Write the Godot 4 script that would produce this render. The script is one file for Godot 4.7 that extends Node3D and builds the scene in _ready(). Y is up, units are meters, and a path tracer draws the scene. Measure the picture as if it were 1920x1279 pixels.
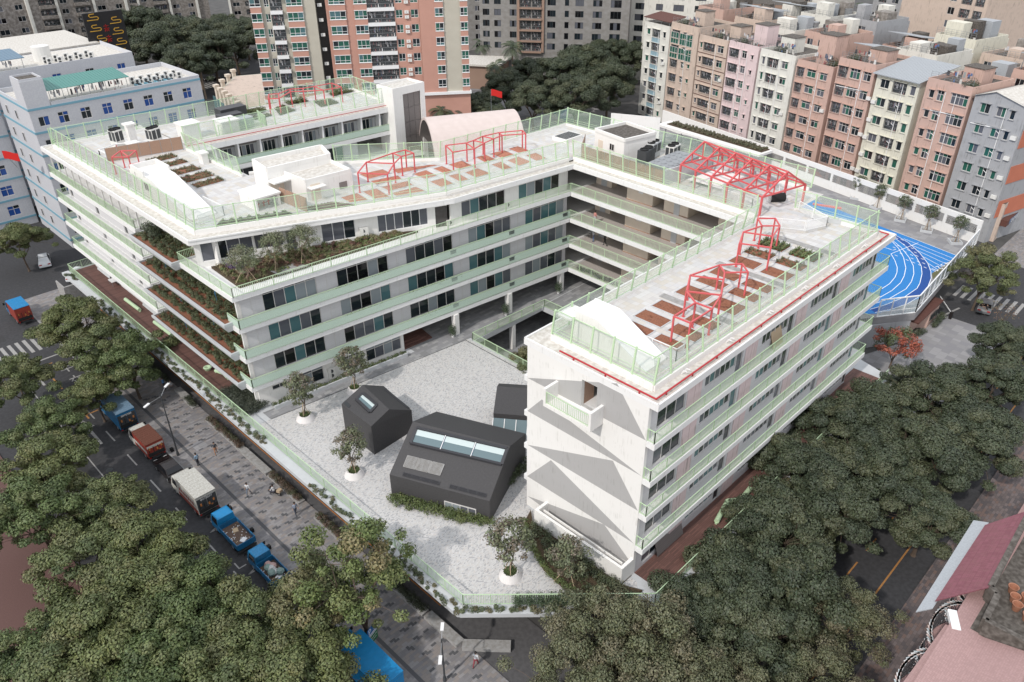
extends Node3D
# Units metres, y up. X runs away from the avenue, Z runs along it; the camera hovers over X=0, Z=0.
const FPX = 1465.747
const PL = 5.35      # plaza deck
const RF = 23.62     # roof terrace floor
var CB: Basis
var M = {}
var rng = RandomNumberGenerator.new()
var names = {}
var off = {}         # world offset of nodes
var boxmesh: BoxMesh
var meshes = {}

class MB:
	var v = PackedVector3Array()
	var n = PackedVector3Array()
	var c = PackedColorArray()
	var col = Color(1, 1, 1)
	func tri(a: Vector3, b: Vector3, d: Vector3):
		var nn = (d - a).cross(b - a).normalized()
		v.append(a); v.append(b); v.append(d)
		for i in 3:
			n.append(nn); c.append(col)
	func quad(a: Vector3, b: Vector3, d: Vector3, e: Vector3):
		var nn = (d - a).cross(b - a)
		if nn.length_squared() < 1e-12:
			nn = (e - a).cross(d - a)
		nn = nn.normalized()
		v.append(a); v.append(b); v.append(d); v.append(a); v.append(d); v.append(e)
		for i in 6:
			n.append(nn); c.append(col)
	func hexa(p: Array):   # 0-3 bottom ring, 4-7 top ring, x0z0 x1z0 x1z1 x0z1
		quad(p[4], p[5], p[6], p[7]); quad(p[3], p[2], p[1], p[0])
		quad(p[0], p[1], p[5], p[4]); quad(p[1], p[2], p[6], p[5])
		quad(p[2], p[3], p[7], p[6]); quad(p[3], p[0], p[4], p[7])
	func box(x0, y0, z0, x1, y1, z1):
		hexa([Vector3(x0, y0, z0), Vector3(x1, y0, z0), Vector3(x1, y0, z1), Vector3(x0, y0, z1), Vector3(x0, y1, z0), Vector3(x1, y1, z0), Vector3(x1, y1, z1), Vector3(x0, y1, z1)])
	func boxt(t: Transform3D, s: Vector3):
		var h = s * 0.5
		hexa([t * Vector3(-h.x, -h.y, -h.z), t * Vector3(h.x, -h.y, -h.z), t * Vector3(h.x, -h.y, h.z), t * Vector3(-h.x, -h.y, h.z), t * Vector3(-h.x, h.y, -h.z), t * Vector3(h.x, h.y, -h.z), t * Vector3(h.x, h.y, h.z), t * Vector3(-h.x, h.y, h.z)])
	func bar(p: Vector3, q: Vector3, w: float, h: float):
		var d = q - p
		var l = d.length()
		if l < 1e-5: return
		var z = d / l
		var up = Vector3.UP if absf(z.y) < 0.95 else Vector3.RIGHT
		var x = up.cross(z).normalized()
		var y = z.cross(x)
		boxt(Transform3D(Basis(x, y, z), (p + q) * 0.5), Vector3(w, h, l))
	func tube(p: Vector3, q: Vector3, r0: float, r1: float, k: int = 8, cap: bool = true):
		var d = q - p
		var l = d.length()
		if l < 1e-5: return
		var z = d / l
		var up = Vector3.UP if absf(z.y) < 0.95 else Vector3.RIGHT
		var x = up.cross(z).normalized()
		var y = z.cross(x)
		var a0 = p + x * r0
		var b0 = q + x * r1
		for i in range(1, k + 1):
			var t = TAU * i / k
			var o = x * cos(t) + y * sin(t)
			var a1 = p + o * r0
			var b1 = q + o * r1
			quad(a0, a1, b1, b0)
			if cap:
				tri(q, b0, b1); tri(p, a1, a0)
			a0 = a1; b0 = b1
	func prism(poly: Array, y0: float, y1: float):
		var pv = PackedVector2Array(poly)
		var ix = Geometry2D.triangulate_polygon(pv)
		for i in range(0, ix.size(), 3):
			var a = pv[ix[i]]; var b = pv[ix[i + 1]]; var d = pv[ix[i + 2]]
			if (b - a).cross(d - a) < 0.0:
				var t = b; b = d; d = t
			tri(Vector3(a.x, y1, a.y), Vector3(b.x, y1, b.y), Vector3(d.x, y1, d.y))
			if y1 - y0 > 0.002:
				tri(Vector3(a.x, y0, a.y), Vector3(d.x, y0, d.y), Vector3(b.x, y0, b.y))
		if y1 - y0 > 0.002:
			var k = pv.size()
			for i in k:
				var a = pv[i]; var b = pv[(i + 1) % k]
				quad(Vector3(a.x, y0, a.y), Vector3(b.x, y0, b.y), Vector3(b.x, y1, b.y), Vector3(a.x, y1, a.y))
	func lathe(o: Vector3, prof: Array, k: int = 16):
		for i in k:
			var t0 = TAU * i / k; var t1 = TAU * (i + 1) / k
			for j in prof.size() - 1:
				var a = prof[j]; var b = prof[j + 1]
				quad(o + Vector3(a.x * cos(t0), a.y, a.x * sin(t0)), o + Vector3(a.x * cos(t1), a.y, a.x * sin(t1)), o + Vector3(b.x * cos(t1), b.y, b.x * sin(t1)), o + Vector3(b.x * cos(t0), b.y, b.x * sin(t0)))
	func blob(o: Vector3, s: Vector3, r: RandomNumberGenerator, jit: float = 0.12):
		var k = 8; var rows = 5
		var g = []
		for j in rows + 1:
			var row = []
			for i in k:
				var f = PI * j / rows; var t = TAU * i / k
				var m = 1.0 + r.randf_range(-jit, jit)
				row.append(o + Vector3(s.x * sin(f) * cos(t), s.y * cos(f), s.z * sin(f) * sin(t)) * m if j > 0 and j < rows else o + Vector3(0, s.y * cos(f), 0))
			g.append(row)
		for j in rows:
			for i in k:
				quad(g[j][i], g[j][(i + 1) % k], g[j + 1][(i + 1) % k], g[j + 1][i])
	func mesh() -> ArrayMesh:
		var a = []
		a.resize(Mesh.ARRAY_MAX)
		a[Mesh.ARRAY_VERTEX] = v; a[Mesh.ARRAY_NORMAL] = n; a[Mesh.ARRAY_COLOR] = c
		var m = ArrayMesh.new()
		if v.size() > 0:
			m.add_surface_from_arrays(Mesh.PRIMITIVE_TRIANGLES, a)
		return m

func px(u: float, w: float, y: float) -> Vector3:   # photograph pixel -> point at height y
	var d = CB * Vector3((u - 960.0) / FPX, -(w - 639.5) / FPX, -1.0)
	return Vector3(0, 57, 0) + d * ((y - 57.0) / d.y)
func pv(u: float, w: float, a: Vector2, b: Vector2) -> Vector3:   # pixel -> point on the vertical plane through a and b (x, z)
	var d = CB * Vector3((u - 960.0) / FPX, -(w - 639.5) / FPX, -1.0)
	var n = Vector2(b.y - a.y, -(b.x - a.x))
	return Vector3(0, 57, 0) + d * (n.dot(a) / (n.x * d.x + n.y * d.z))
func v2(p: Vector3) -> Vector2: return Vector2(p.x, p.z)

func numbered(s: String) -> String:
	if not names.has(s):
		names[s] = 0
		return s
	names[s] += 1
	return "%s_%03d" % [s, names[s]]
func tag(o, label: String, cat: String, group: String = "", kind: String = ""):
	if label != "": o.set_meta("label", label)
	if cat != "": o.set_meta("category", cat)
	if group != "": o.set_meta("group", group)
	if kind != "": o.set_meta("kind", kind)
	return o
func thing(nm: String, label: String, cat: String, at: Vector3, group: String = "") -> Node3D:
	var o = Node3D.new()
	o.name = numbered(nm); add_child(o); o.position = at; off[o] = at
	tag(o, label, cat, group)
	return o
func put(mb: MB, nm: String, m, parent = null, kind: String = "") -> MeshInstance3D:
	var o = MeshInstance3D.new()
	o.mesh = mb.mesh(); o.material_override = M[m] if m is String else m
	if parent == null:
		o.name = numbered(nm); add_child(o); off[o] = Vector3.ZERO
	else:
		o.name = nm; parent.add_child(o, true); o.position = -off[parent]; off[o] = Vector3.ZERO
	if kind != "": o.set_meta("kind", kind)
	return o
func inst(msh: Mesh, nm: String, m, parent, t: Transform3D) -> MeshInstance3D:   # t in world
	var o = MeshInstance3D.new()
	o.mesh = msh
	if m != null: o.material_override = M[m] if m is String else m
	o.name = nm; parent.add_child(o, true)
	o.transform = Transform3D(t.basis, t.origin - off[parent]); off[o] = t.origin
	return o
func copy(o: Node3D, at: Vector3, turn: float = 0.0, label: String = "", sc: float = 1.0) -> Node3D:
	var b = o.name.rstrip("0123456789").trim_suffix("_")
	var r = o.duplicate()
	r.name = numbered(String(b)); add_child(r); r.position = at; r.rotation.y = turn; r.scale = Vector3.ONE * sc
	if label != "": r.set_meta("label", label)
	off[r] = at
	return r

# ---------- materials ----------
func nimg(sd: int, freq: float, oct: int, c0: Color, c1: Color, size: int = 256, pw: float = 1.0) -> ImageTexture:
	var f = FastNoiseLite.new()
	f.seed = sd; f.frequency = freq; f.fractal_octaves = oct; f.noise_type = FastNoiseLite.TYPE_SIMPLEX_SMOOTH
	var g = f.get_seamless_image(size, size)
	g.convert(Image.FORMAT_L8)
	var d = g.get_data()
	var o = PackedByteArray(); o.resize(size * size * 3)
	for i in size * size:
		var t = pow(d[i] / 255.0, pw)
		o[i * 3] = int(255 * lerpf(c0.r, c1.r, t)); o[i * 3 + 1] = int(255 * lerpf(c0.g, c1.g, t)); o[i * 3 + 2] = int(255 * lerpf(c0.b, c1.b, t))
	return ImageTexture.create_from_image(Image.create_from_data(size, size, false, Image.FORMAT_RGB8, o))
func mat(key: String, c: Color, rough: float = 0.8, tex = null, scale: float = 0.2, metal: float = 0.0) -> StandardMaterial3D:
	var m = StandardMaterial3D.new()
	m.albedo_color = c; m.roughness = rough; m.metallic = metal
	if tex != null:
		m.albedo_texture = tex; m.uv1_triplanar = true; m.uv1_world_triplanar = true; m.uv1_scale = Vector3.ONE * scale
	M[key] = m
	return m
func sett_img(size: int, cells_x: int, cells_y: int, bond: bool, joint: Color, tones: Array, sd: int, jw: int = 1) -> ImageTexture:
	var r = RandomNumberGenerator.new(); r.seed = sd
	var im = Image.create(size, size, false, Image.FORMAT_RGB8)
	im.fill(joint)
	var cw = float(size) / cells_x; var ch = float(size) / cells_y
	for j in cells_y:
		for i in cells_x + 1:
			var ox = (cw * 0.5 if bond and j % 2 == 1 else 0.0)
			var t: Color = tones[r.randi() % tones.size()]
			var x0 = int(i * cw - ox); var x1 = int((i + 1) * cw - ox) - jw
			im.fill_rect(Rect2i(x0, int(j * ch), maxi(1, x1 - x0), maxi(1, int((j + 1) * ch) - int(j * ch) - jw)), t)
			if bond and i == cells_x and j % 2 == 1: pass
	return ImageTexture.create_from_image(im)
func alpha_mat(key: String, c: Color, rough: float = 0.05):
	var m = mat(key, c, rough)
	m.transparency = BaseMaterial3D.TRANSPARENCY_ALPHA
	return m
func vmat(key: String, rough: float = 0.85, back = null):
	var m = StandardMaterial3D.new()
	m.vertex_color_use_as_albedo = true; m.roughness = rough; m.cull_mode = BaseMaterial3D.CULL_DISABLED
	if back != null:
		m.backlight_enabled = true; m.backlight = back
	M[key] = m
	return m

func streak(sd: int, lo: float) -> ImageTexture:   # rain streaks: fine across, long downwards
	var f = FastNoiseLite.new(); f.seed = sd; f.frequency = 0.09; f.fractal_octaves = 3
	var g = f.get_seamless_image(512, 512); g.convert(Image.FORMAT_L8)
	var s = g.get_region(Rect2i(0, 0, 512, 24)); s.resize(512, 512, Image.INTERPOLATE_CUBIC)
	f.frequency = 0.012; f.seed = sd + 1
	var h = f.get_seamless_image(512, 512); h.convert(Image.FORMAT_L8)
	var a = s.get_data(); var b = h.get_data()
	var o = PackedByteArray(); o.resize(512 * 512 * 3)
	for i in 512 * 512:
		var k = clampf((a[i] / 255.0 - 0.52) * 3.0, 0.0, 1.0) * clampf((b[i] / 255.0 - 0.45) * 3.0, 0.0, 1.0)
		var v = 1.0 - (1.0 - lo) * k
		o[i * 3] = int(255 * v); o[i * 3 + 1] = int(253 * v); o[i * 3 + 2] = int(250 * (v - 0.01 * k))
	return ImageTexture.create_from_image(Image.create_from_data(512, 512, false, Image.FORMAT_RGB8, o))
func make_materials():
	var rain = streak(60, 0.91); var rain2 = streak(64, 0.74)
	var dirt = nimg(3, 0.012, 5, Color(0.95, 0.947, 0.942), Color(1, 1, 1))
	var blot = nimg(9, 0.02, 5, Color(0.82, 0.80, 0.775), Color(1, 1, 1), 512)
	var fine = nimg(5, 0.08, 3, Color(0.84, 0.84, 0.84), Color(1, 1, 1))
	mat("white", Color(0.90, 0.90, 0.898), 0.75, rain, 0.11)
	mat("slab", Color(0.90, 0.905, 0.912), 0.7, rain, 0.16)
	mat("ledge", Color(0.86, 0.85, 0.83), 0.9, blot, 0.16)
	mat("roof_floor", Color(0.80, 0.795, 0.79), 0.9, sett_img(512, 12, 12, false, Color(0.82, 0.81, 0.80), [Color(1, 1, 1), Color(0.97, 0.97, 0.98), Color(0.95, 0.945, 0.94), Color(0.985, 0.98, 0.97), Color(0.97, 0.95, 0.92)], 4), 0.14)
	mat("mural_grey", Color(0.665, 0.665, 0.67), 0.8, rain, 0.11)
	mat("panel", Color(0.80, 0.795, 0.805), 0.7, sett_img(256, 1, 32, false, Color(0.86, 0.86, 0.86), [Color(1, 1, 1), Color(0.985, 0.985, 0.985)], 8), 0.35)
	mat("cream_wall", Color(0.87, 0.82, 0.76), 0.8, dirt, 0.2)
	mat("corr_floor", Color(0.80, 0.77, 0.75), 0.5, fine, 0.3)
	mat("mint", Color(0.735, 0.83, 0.685), 0.5)
	mat("mint_panel", Color(0.80, 0.885, 0.82), 0.45, fine, 0.4)
	mat("red", Color(0.80, 0.36, 0.37), 0.55)
	mat("red_pipe", Color(0.68, 0.17, 0.19), 0.45)
	mat("frame", Color(0.80, 0.79, 0.78), 0.5)
	mat("frame_white", Color(0.90, 0.90, 0.90), 0.5)
	mat("brown_panel", Color(0.70, 0.57, 0.49), 0.7, fine, 0.4)
	mat("wood", Color(0.435, 0.31, 0.28), 0.75, sett_img(256, 2, 20, true, Color(0.55, 0.55, 0.55), [Color(1, 1, 1), Color(0.92, 0.92, 0.92), Color(0.85, 0.86, 0.86)], 6), 0.32)
	mat("black", Color(0.285, 0.28, 0.285), 0.72, nimg(12, 0.05, 4, Color(0.84, 0.84, 0.84), Color(1, 1, 1)), 0.35)
	mat("charcoal", Color(0.22, 0.22, 0.235), 0.5)
	mat("plaza", Color(0.80, 0.795, 0.79), 0.85, sett_img(1024, 40, 80, true, Color(0.83, 0.83, 0.83), [Color(1, 1, 1), Color(0.98, 0.978, 0.975), Color(0.95, 0.95, 0.952), Color(0.92, 0.92, 0.925), Color(0.80, 0.805, 0.82), Color(0.975, 0.955, 0.935), Color(0.99, 0.99, 0.99)], 11, 2), 0.14)
	mat("stone", Color(0.60, 0.60, 0.60), 0.85, sett_img(512, 8, 16, true, Color(0.78, 0.78, 0.78), [Color(1, 1, 1), Color(0.92, 0.92, 0.93), Color(0.86, 0.86, 0.87)], 15), 0.14)
	mat("asphalt", Color(0.265, 0.265, 0.275), 0.9, nimg(21, 0.05, 5, Color(0.78, 0.78, 0.78), Color(1, 1, 1), 512), 0.07)
	mat("tar", Color(0.235, 0.235, 0.24), 0.9, fine, 0.5)
	mat("cycle", Color(0.38, 0.375, 0.38), 0.9, nimg(22, 0.05, 5, Color(0.82, 0.82, 0.82), Color(1, 1, 1)), 0.15)
	mat("pave", Color(0.555, 0.545, 0.545), 0.88, sett_img(1024, 16, 32, true, Color(0.78, 0.78, 0.78), [Color(1, 1, 1), Color(0.94, 0.93, 0.92), Color(0.90, 0.9, 0.91), Color(0.97, 0.94, 0.91), Color(0.86, 0.86, 0.87)], 17), 0.115)
	mat("pave_dark", Color(0.37, 0.37, 0.38), 0.88, fine, 0.5)
	mat("pave_light", Color(0.58, 0.575, 0.58), 0.88, sett_img(512, 8, 8, true, Color(0.84, 0.84, 0.84), [Color(1, 1, 1), Color(0.94, 0.94, 0.94), Color(0.90, 0.9, 0.91)], 19), 0.12)
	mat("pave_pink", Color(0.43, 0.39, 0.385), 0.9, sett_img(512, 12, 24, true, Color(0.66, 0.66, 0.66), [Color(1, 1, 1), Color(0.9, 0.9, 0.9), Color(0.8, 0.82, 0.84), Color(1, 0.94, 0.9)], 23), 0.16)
	mat("pave_red", Color(0.42, 0.31, 0.29), 0.9, fine, 0.4)
	mat("kerb", Color(0.62, 0.62, 0.62), 0.85, fine, 0.4)
	mat("paint", Color(0.66, 0.66, 0.66), 0.8, blot, 0.5)
	mat("paint_yellow", Color(0.72, 0.52, 0.30), 0.8, blot, 0.5)
	mat("paint_orange", Color(0.75, 0.49, 0.27), 0.8, blot, 0.5)
	mat("ground", Color(0.36, 0.355, 0.35), 0.95, nimg(31, 0.03, 5, Color(0.75, 0.75, 0.75), Color(1, 1, 1)), 0.03)
	mat("concrete", Color(0.66, 0.66, 0.66), 0.85, blot, 0.2)
	mat("concrete_light", Color(0.76, 0.77, 0.78), 0.8, dirt, 0.2)
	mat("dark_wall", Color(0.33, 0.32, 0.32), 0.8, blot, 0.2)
	mat("soil", Color(0.63, 0.43, 0.34), 0.95, nimg(41, 0.06, 5, Color(0.70, 0.66, 0.62), Color(1, 1, 1)), 0.5)
	mat("soil_pale", Color(0.77, 0.53, 0.44), 0.95, nimg(42, 0.06, 5, Color(0.76, 0.72, 0.70), Color(1, 1, 1)), 0.5)
	mat("soil_dark", Color(0.37, 0.31, 0.24), 0.95, nimg(43, 0.08, 4, Color(0.6, 0.6, 0.55), Color(1, 1, 1)), 0.5)
	mat("grass", Color(0.47, 0.47, 0.33), 0.95, nimg(44, 0.1, 4, Color(0.65, 0.65, 0.6), Color(1, 1, 1)), 0.5)
	mat("track", Color(0.17, 0.52, 0.81), 0.8, fine, 0.3)
	mat("track_dark", Color(0.12, 0.32, 0.62), 0.8, fine, 0.3)
	mat("track_line", Color(0.93, 0.94, 0.95), 0.7)
	mat("orange_turf", Color(0.79, 0.45, 0.36), 0.9)
	mat("vault", Color(0.83, 0.775, 0.755), 0.8, dirt, 0.2)
	mat("metal", Color(0.62, 0.63, 0.64), 0.4, null, 1, 0.6)
	mat("metal_dark", Color(0.28, 0.29, 0.30), 0.5, null, 1, 0.3)
	mat("ac", Color(0.86, 0.855, 0.84), 0.55)
	mat("ac_grill", Color(0.25, 0.26, 0.27), 0.6)
	mat("grille_grey", Color(0.50, 0.475, 0.465), 0.7, sett_img(256, 24, 24, false, Color(0.78, 0.78, 0.78), [Color(1, 1, 1)], 2), 0.25)
	mat("rubber", Color(0.12, 0.12, 0.125), 0.85)
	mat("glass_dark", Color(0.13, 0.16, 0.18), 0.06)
	mat("glass_teal", Color(0.30, 0.43, 0.45), 0.1)
	mat("glass_green", Color(0.17, 0.36, 0.31), 0.08)
	mat("glass_grey", Color(0.36, 0.37, 0.40), 0.12)
	mat("glass_curtain", Color(0.55, 0.58, 0.60), 0.2)
	mat("glass_blue", Color(0.16, 0.31, 0.58), 0.1)
	mat("glass_black", Color(0.07, 0.075, 0.09), 0.05)
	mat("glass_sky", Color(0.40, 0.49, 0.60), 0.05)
	alpha_mat("fence_glass", Color(0.80, 0.90, 0.82, 0.10))
	alpha_mat("clear_glass", Color(0.80, 0.90, 0.92, 0.14))
	mat("blue_tile", Color(0.77, 0.775, 0.79), 0.6, sett_img(256, 24, 24, false, Color(0.93, 0.93, 0.93), [Color(1, 1, 1), Color(0.97, 0.97, 0.98)], 33), 0.25)
	mat("blue_band", Color(0.45, 0.63, 0.70), 0.6)
	mat("teal_roof", Color(0.36, 0.58, 0.55), 0.5, fine, 0.3)
	mat("blue_roof", Color(0.45, 0.55, 0.63), 0.5, fine, 0.3)
	mat("salmon", Color(0.75, 0.64, 0.60), 0.75, rain2, 0.07)
	mat("pinkred", Color(0.755, 0.575, 0.515), 0.75, dirt, 0.1)
	mat("cream_tile", Color(0.74, 0.72, 0.665), 0.75, dirt, 0.1)
	mat("tan_tile", Color(0.77, 0.705, 0.66), 0.75, rain2, 0.08)
	mat("pale_pink", Color(0.83, 0.76, 0.77), 0.75, rain2, 0.07)
	mat("resi_white", Color(0.84, 0.84, 0.82), 0.75, rain2, 0.075)
	mat("resi_cream", Color(0.83, 0.825, 0.775), 0.75, rain2, 0.085)
	mat("resi_grey", Color(0.63, 0.64, 0.66), 0.75, rain2, 0.08)
	mat("resi_blue", Color(0.58, 0.70, 0.76), 0.75, blot, 0.1)
	mat("resi_orange", Color(0.76, 0.46, 0.36), 0.8, dirt, 0.1)
	mat("old_conc", Color(0.66, 0.64, 0.62), 0.85, nimg(51, 0.03, 5, Color(0.6, 0.58, 0.56), Color(1, 1, 1), 512), 0.06)
	mat("tower_grey", Color(0.58, 0.575, 0.57), 0.75, blot, 0.07)
	mat("tower_tan", Color(0.60, 0.50, 0.44), 0.75, dirt, 0.07)
	mat("roof_old", Color(0.46, 0.44, 0.42), 0.95, nimg(52, 0.04, 5, Color(0.55, 0.53, 0.51), Color(1, 1, 1), 512), 0.1)
	mat("sheet", Color(0.70, 0.72, 0.74), 0.5, fine, 0.3)
	mat("rust_roof", Color(0.40, 0.26, 0.23), 0.85, blot, 0.2)
	mat("red_tile", Color(0.54, 0.335, 0.375), 0.75, sett_img(512, 24, 24, true, Color(0.72, 0.7, 0.7), [Color(1, 1, 1), Color(0.93, 0.92, 0.92), Color(0.97, 1, 0.97)], 61), 0.2)
	mat("pink_tile", Color(0.66, 0.54, 0.53), 0.75, sett_img(512, 40, 40, false, Color(0.86, 0.83, 0.82), [Color(1, 1, 1), Color(0.96, 0.96, 0.96)], 62), 0.2)
	mat("truck_blue", Color(0.12, 0.44, 0.64), 0.4, blot, 0.4)
	mat("truck_blue2", Color(0.10, 0.50, 0.72), 0.4, dirt, 0.4)
	mat("truck_white", Color(0.78, 0.78, 0.76), 0.5, blot, 0.4)
	mat("truck_red", Color(0.60, 0.24, 0.19), 0.5, blot, 0.4)
	mat("rust", Color(0.47, 0.29, 0.23), 0.85, nimg(71, 0.06, 4, Color(0.6, 0.55, 0.5), Color(1, 1, 1)), 0.5)
	mat("car_black", Color(0.14, 0.12, 0.12), 0.25)
	mat("car_white", Color(0.86, 0.87, 0.88), 0.25)
	mat("car_grey", Color(0.42, 0.43, 0.44), 0.3)
	mat("lamp_red", Color(0.65, 0.10, 0.10), 0.3)
	mat("cargo", Color(0.42, 0.35, 0.31), 0.95, blot, 0.5)
	mat("flag_red", Color(0.80, 0.14, 0.12), 0.8)
	mat("flag_yellow", Color(0.90, 0.75, 0.2), 0.8)
	mat("planter_white", Color(0.88, 0.865, 0.86), 0.8, dirt, 0.5)
	mat("bark", Color(0.40, 0.345, 0.30), 0.95, fine, 2.0)
	mat("bark_pale", Color(0.60, 0.53, 0.46), 0.95, fine, 2.0)
	mat("stake", Color(0.70, 0.62, 0.52), 0.9)
	mat("sign_blue", Color(0.10, 0.38, 0.62), 0.5)
	mat("sign_green", Color(0.05, 0.40, 0.22), 0.5)
	mat("sign_white", Color(0.88, 0.88, 0.88), 0.6)
	mat("neon", Color(0.80, 0.62, 0.22), 0.6)
	mat("black_board", Color(0.10, 0.10, 0.11), 0.6)
	mat("terracotta", Color(0.62, 0.43, 0.34), 0.85)
	vmat("leaf", 0.6, Color(0.15, 0.19, 0.06))
	vmat("vcol", 0.8)
# ---------- foliage ----------
var crowns = {}
func leafmesh(pts: Array, cols: Array, per: int, leaf: float, sd: int, flat: float = 0.75, shell: float = 0.55, up: float = 0.35) -> ArrayMesh:
	# pts: [centre, radius] clumps; cols: linear leaf colours
	var r = RandomNumberGenerator.new(); r.seed = sd
	var v = PackedVector3Array(); var n = PackedVector3Array(); var c = PackedColorArray(); var ix = PackedInt32Array()
	var k = 0
	for cl in pts:
		var o: Vector3 = cl[0]; var rad: float = cl[1]
		var base: Color = cols[r.randi() % cols.size()]
		var cnt = int(per * clampf(rad * rad, 0.15, 3.0))
		for i in cnt:
			var d = Vector3(r.randfn(), r.randfn(), r.randfn()).normalized()
			var rr = rad * (shell + (1.0 - shell) * sqrt(r.randf()))
			var p = o + Vector3(d.x * rr, d.y * rr * flat, d.z * rr)
			var nn = (d + Vector3(r.randfn() * 0.45, up + r.randfn() * 0.45, r.randfn() * 0.45)).normalized()
			var t = nn.cross(Vector3(r.randfn(), r.randfn(), r.randfn())).normalized()
			var b = nn.cross(t)
			var l = leaf * r.randf_range(0.65, 1.35)
			t *= l * 0.5; b *= l * 0.30
			var m = r.randf_range(0.72, 1.28)
			var cc = Color(base.r * m * r.randf_range(0.92, 1.08), base.g * m, base.b * m * r.randf_range(0.9, 1.1))
			v.append(p - t); v.append(p + b); v.append(p + t); v.append(p - b)
			for q in 4:
				n.append(nn); c.append(cc)
			ix.append(k); ix.append(k + 1); ix.append(k + 2); ix.append(k); ix.append(k + 2); ix.append(k + 3)
			k += 4
	var a = []; a.resize(Mesh.ARRAY_MAX)
	a[Mesh.ARRAY_VERTEX] = v; a[Mesh.ARRAY_NORMAL] = n; a[Mesh.ARRAY_COLOR] = c; a[Mesh.ARRAY_INDEX] = ix
	var m2 = ArrayMesh.new()
	m2.add_surface_from_arrays(Mesh.PRIMITIVE_TRIANGLES, a)
	return m2
func limb(mb: MB, p: Vector3, q: Vector3, r0: float, r1: float, r: RandomNumberGenerator, k: int = 6):
	var mid = p.lerp(q, 0.5) + Vector3(r.randf_range(-1, 1), r.randf_range(0, 0.6), r.randf_range(-1, 1)) * p.distance_to(q) * 0.09
	mb.tube(p, mid, r0, (r0 + r1) * 0.5, k, false); mb.tube(mid, q, (r0 + r1) * 0.5, r1, k, false)
func tree_proto(key: String, sd: int, o: Dictionary):
	# crown of clumps over a dome, limbs from the trunk into it
	var r = RandomNumberGenerator.new(); r.seed = sd
	var R: float = o.R; var y0: float = o.y0; var hh: float = o.h
	var pts = []
	var cnt: int = o.n
	var ga = 2.39996
	var lob = []
	for i in 5: lob.append([r.randf() * TAU, r.randf_range(0.0, 1.0) * o.get("lob", 0.28)])
	for i in cnt:
		var f = (i + 0.5) / cnt
		var th = i * ga + r.randf_range(-0.3, 0.3)
		var rr = sqrt(f)
		var m = 1.0
		for l in lob: m += l[1] * cos(th * (2 + lob.find(l)) + l[0]) * 0.5
		var yy = y0 + hh * (o.get("dome", 0.75) * sqrt(maxf(0.0, 1.0 - rr * rr)) + r.randf_range(-1.0, 1.0) * o.get("jit", 0.12))
		pts.append([Vector3(cos(th) * rr * R * m, yy, sin(th) * rr * R * m), o.cr * r.randf_range(0.55, 1.5)])
		if r.randf() < o.get("under", 0.5):
			pts.append([Vector3(cos(th + 0.7) * rr * R * 0.9 * m, y0 + hh * r.randf_range(-0.12, 0.25), sin(th + 0.7) * rr * R * 0.9 * m), o.cr * r.randf_range(0.5, 1.0)])
	var tk = MB.new()
	var tr: float = o.tr
	var fork = Vector3(r.randf_range(-0.2, 0.2), y0 * o.get("fork", 0.55), r.randf_range(-0.2, 0.2))
	tk.tube(Vector3(0, -0.1, 0), Vector3(0, 0.3, 0), tr * 1.5, tr * 1.1, 9, false)
	tk.tube(Vector3(0, 0.3, 0), fork, tr * 1.1, tr * 0.85, 9, false)
	var main = []
	var nl: int = o.get("limbs", 5)
	for i in nl:
		var th = TAU * i / nl + r.randf_range(-0.4, 0.4)
		var q = Vector3(cos(th) * R * 0.42, y0 + hh * 0.22, sin(th) * R * 0.42)
		limb(tk, fork, q, tr * 0.6, tr * 0.28, r)
		main.append(q)
	for cl in pts:
		var b = main[0]
		for q in main:
			if q.distance_squared_to(cl[0]) < b.distance_squared_to(cl[0]): b = q
		limb(tk, b, cl[0], tr * 0.2, tr * 0.05, r, 4)
	crowns[key] = [leafmesh(pts, o.cols, o.per, o.leaf, sd + 7, o.get("flat", 0.7), o.get("shell", 0.5), o.get("up", 0.4)), tk.mesh(), o.get("bark", "bark")]
func tree(nm: String, key: String, at: Vector3, sc: float, label: String, group: String = "", turn = null) -> Node3D:
	var t = thing(nm, label, "tree", at, group)
	t.rotation.y = rng.randf() * TAU if turn == null else turn
	t.scale = Vector3(sc, sc * rng.randf_range(0.94, 1.06), sc)
	var a = MeshInstance3D.new(); a.mesh = crowns[key][1]; a.name = "trunk"; a.material_override = M[crowns[key][2]]; t.add_child(a)
	var b = MeshInstance3D.new(); b.mesh = crowns[key][0]; b.name = "crown"; b.material_override = M.leaf; t.add_child(b)
	return t
func shrubmesh(key: String, sd: int, sx: float, sy: float, sz: float, cols: Array, cnt: int, leaf: float):
	var r = RandomNumberGenerator.new(); r.seed = sd
	var pts = []
	for i in cnt:
		pts.append([Vector3(r.randf_range(-sx, sx), r.randf_range(0.15, 1.0) * sy * 0.8, r.randf_range(-sz, sz)), r.randf_range(0.5, 1.0) * minf(sy, 0.6)])
	meshes[key] = leafmesh(pts, cols, 420, leaf, sd, 0.9, 0.3, 0.5)
func hedge_run(mb_pts: Array, a: Vector3, b: Vector3, w: float, h: float, step: float, r: RandomNumberGenerator):
	var l = a.distance_to(b)
	var k = maxi(1, int(l / step))
	var d = (b - a) / k
	var s = Vector3(d.z, 0, -d.x).normalized()
	for i in k:
		mb_pts.append([a + d * (i + r.randf()) + s * r.randf_range(-w, w) + Vector3(0, h * r.randf_range(0.35, 0.8), 0), h * r.randf_range(0.45, 0.7)])
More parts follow.
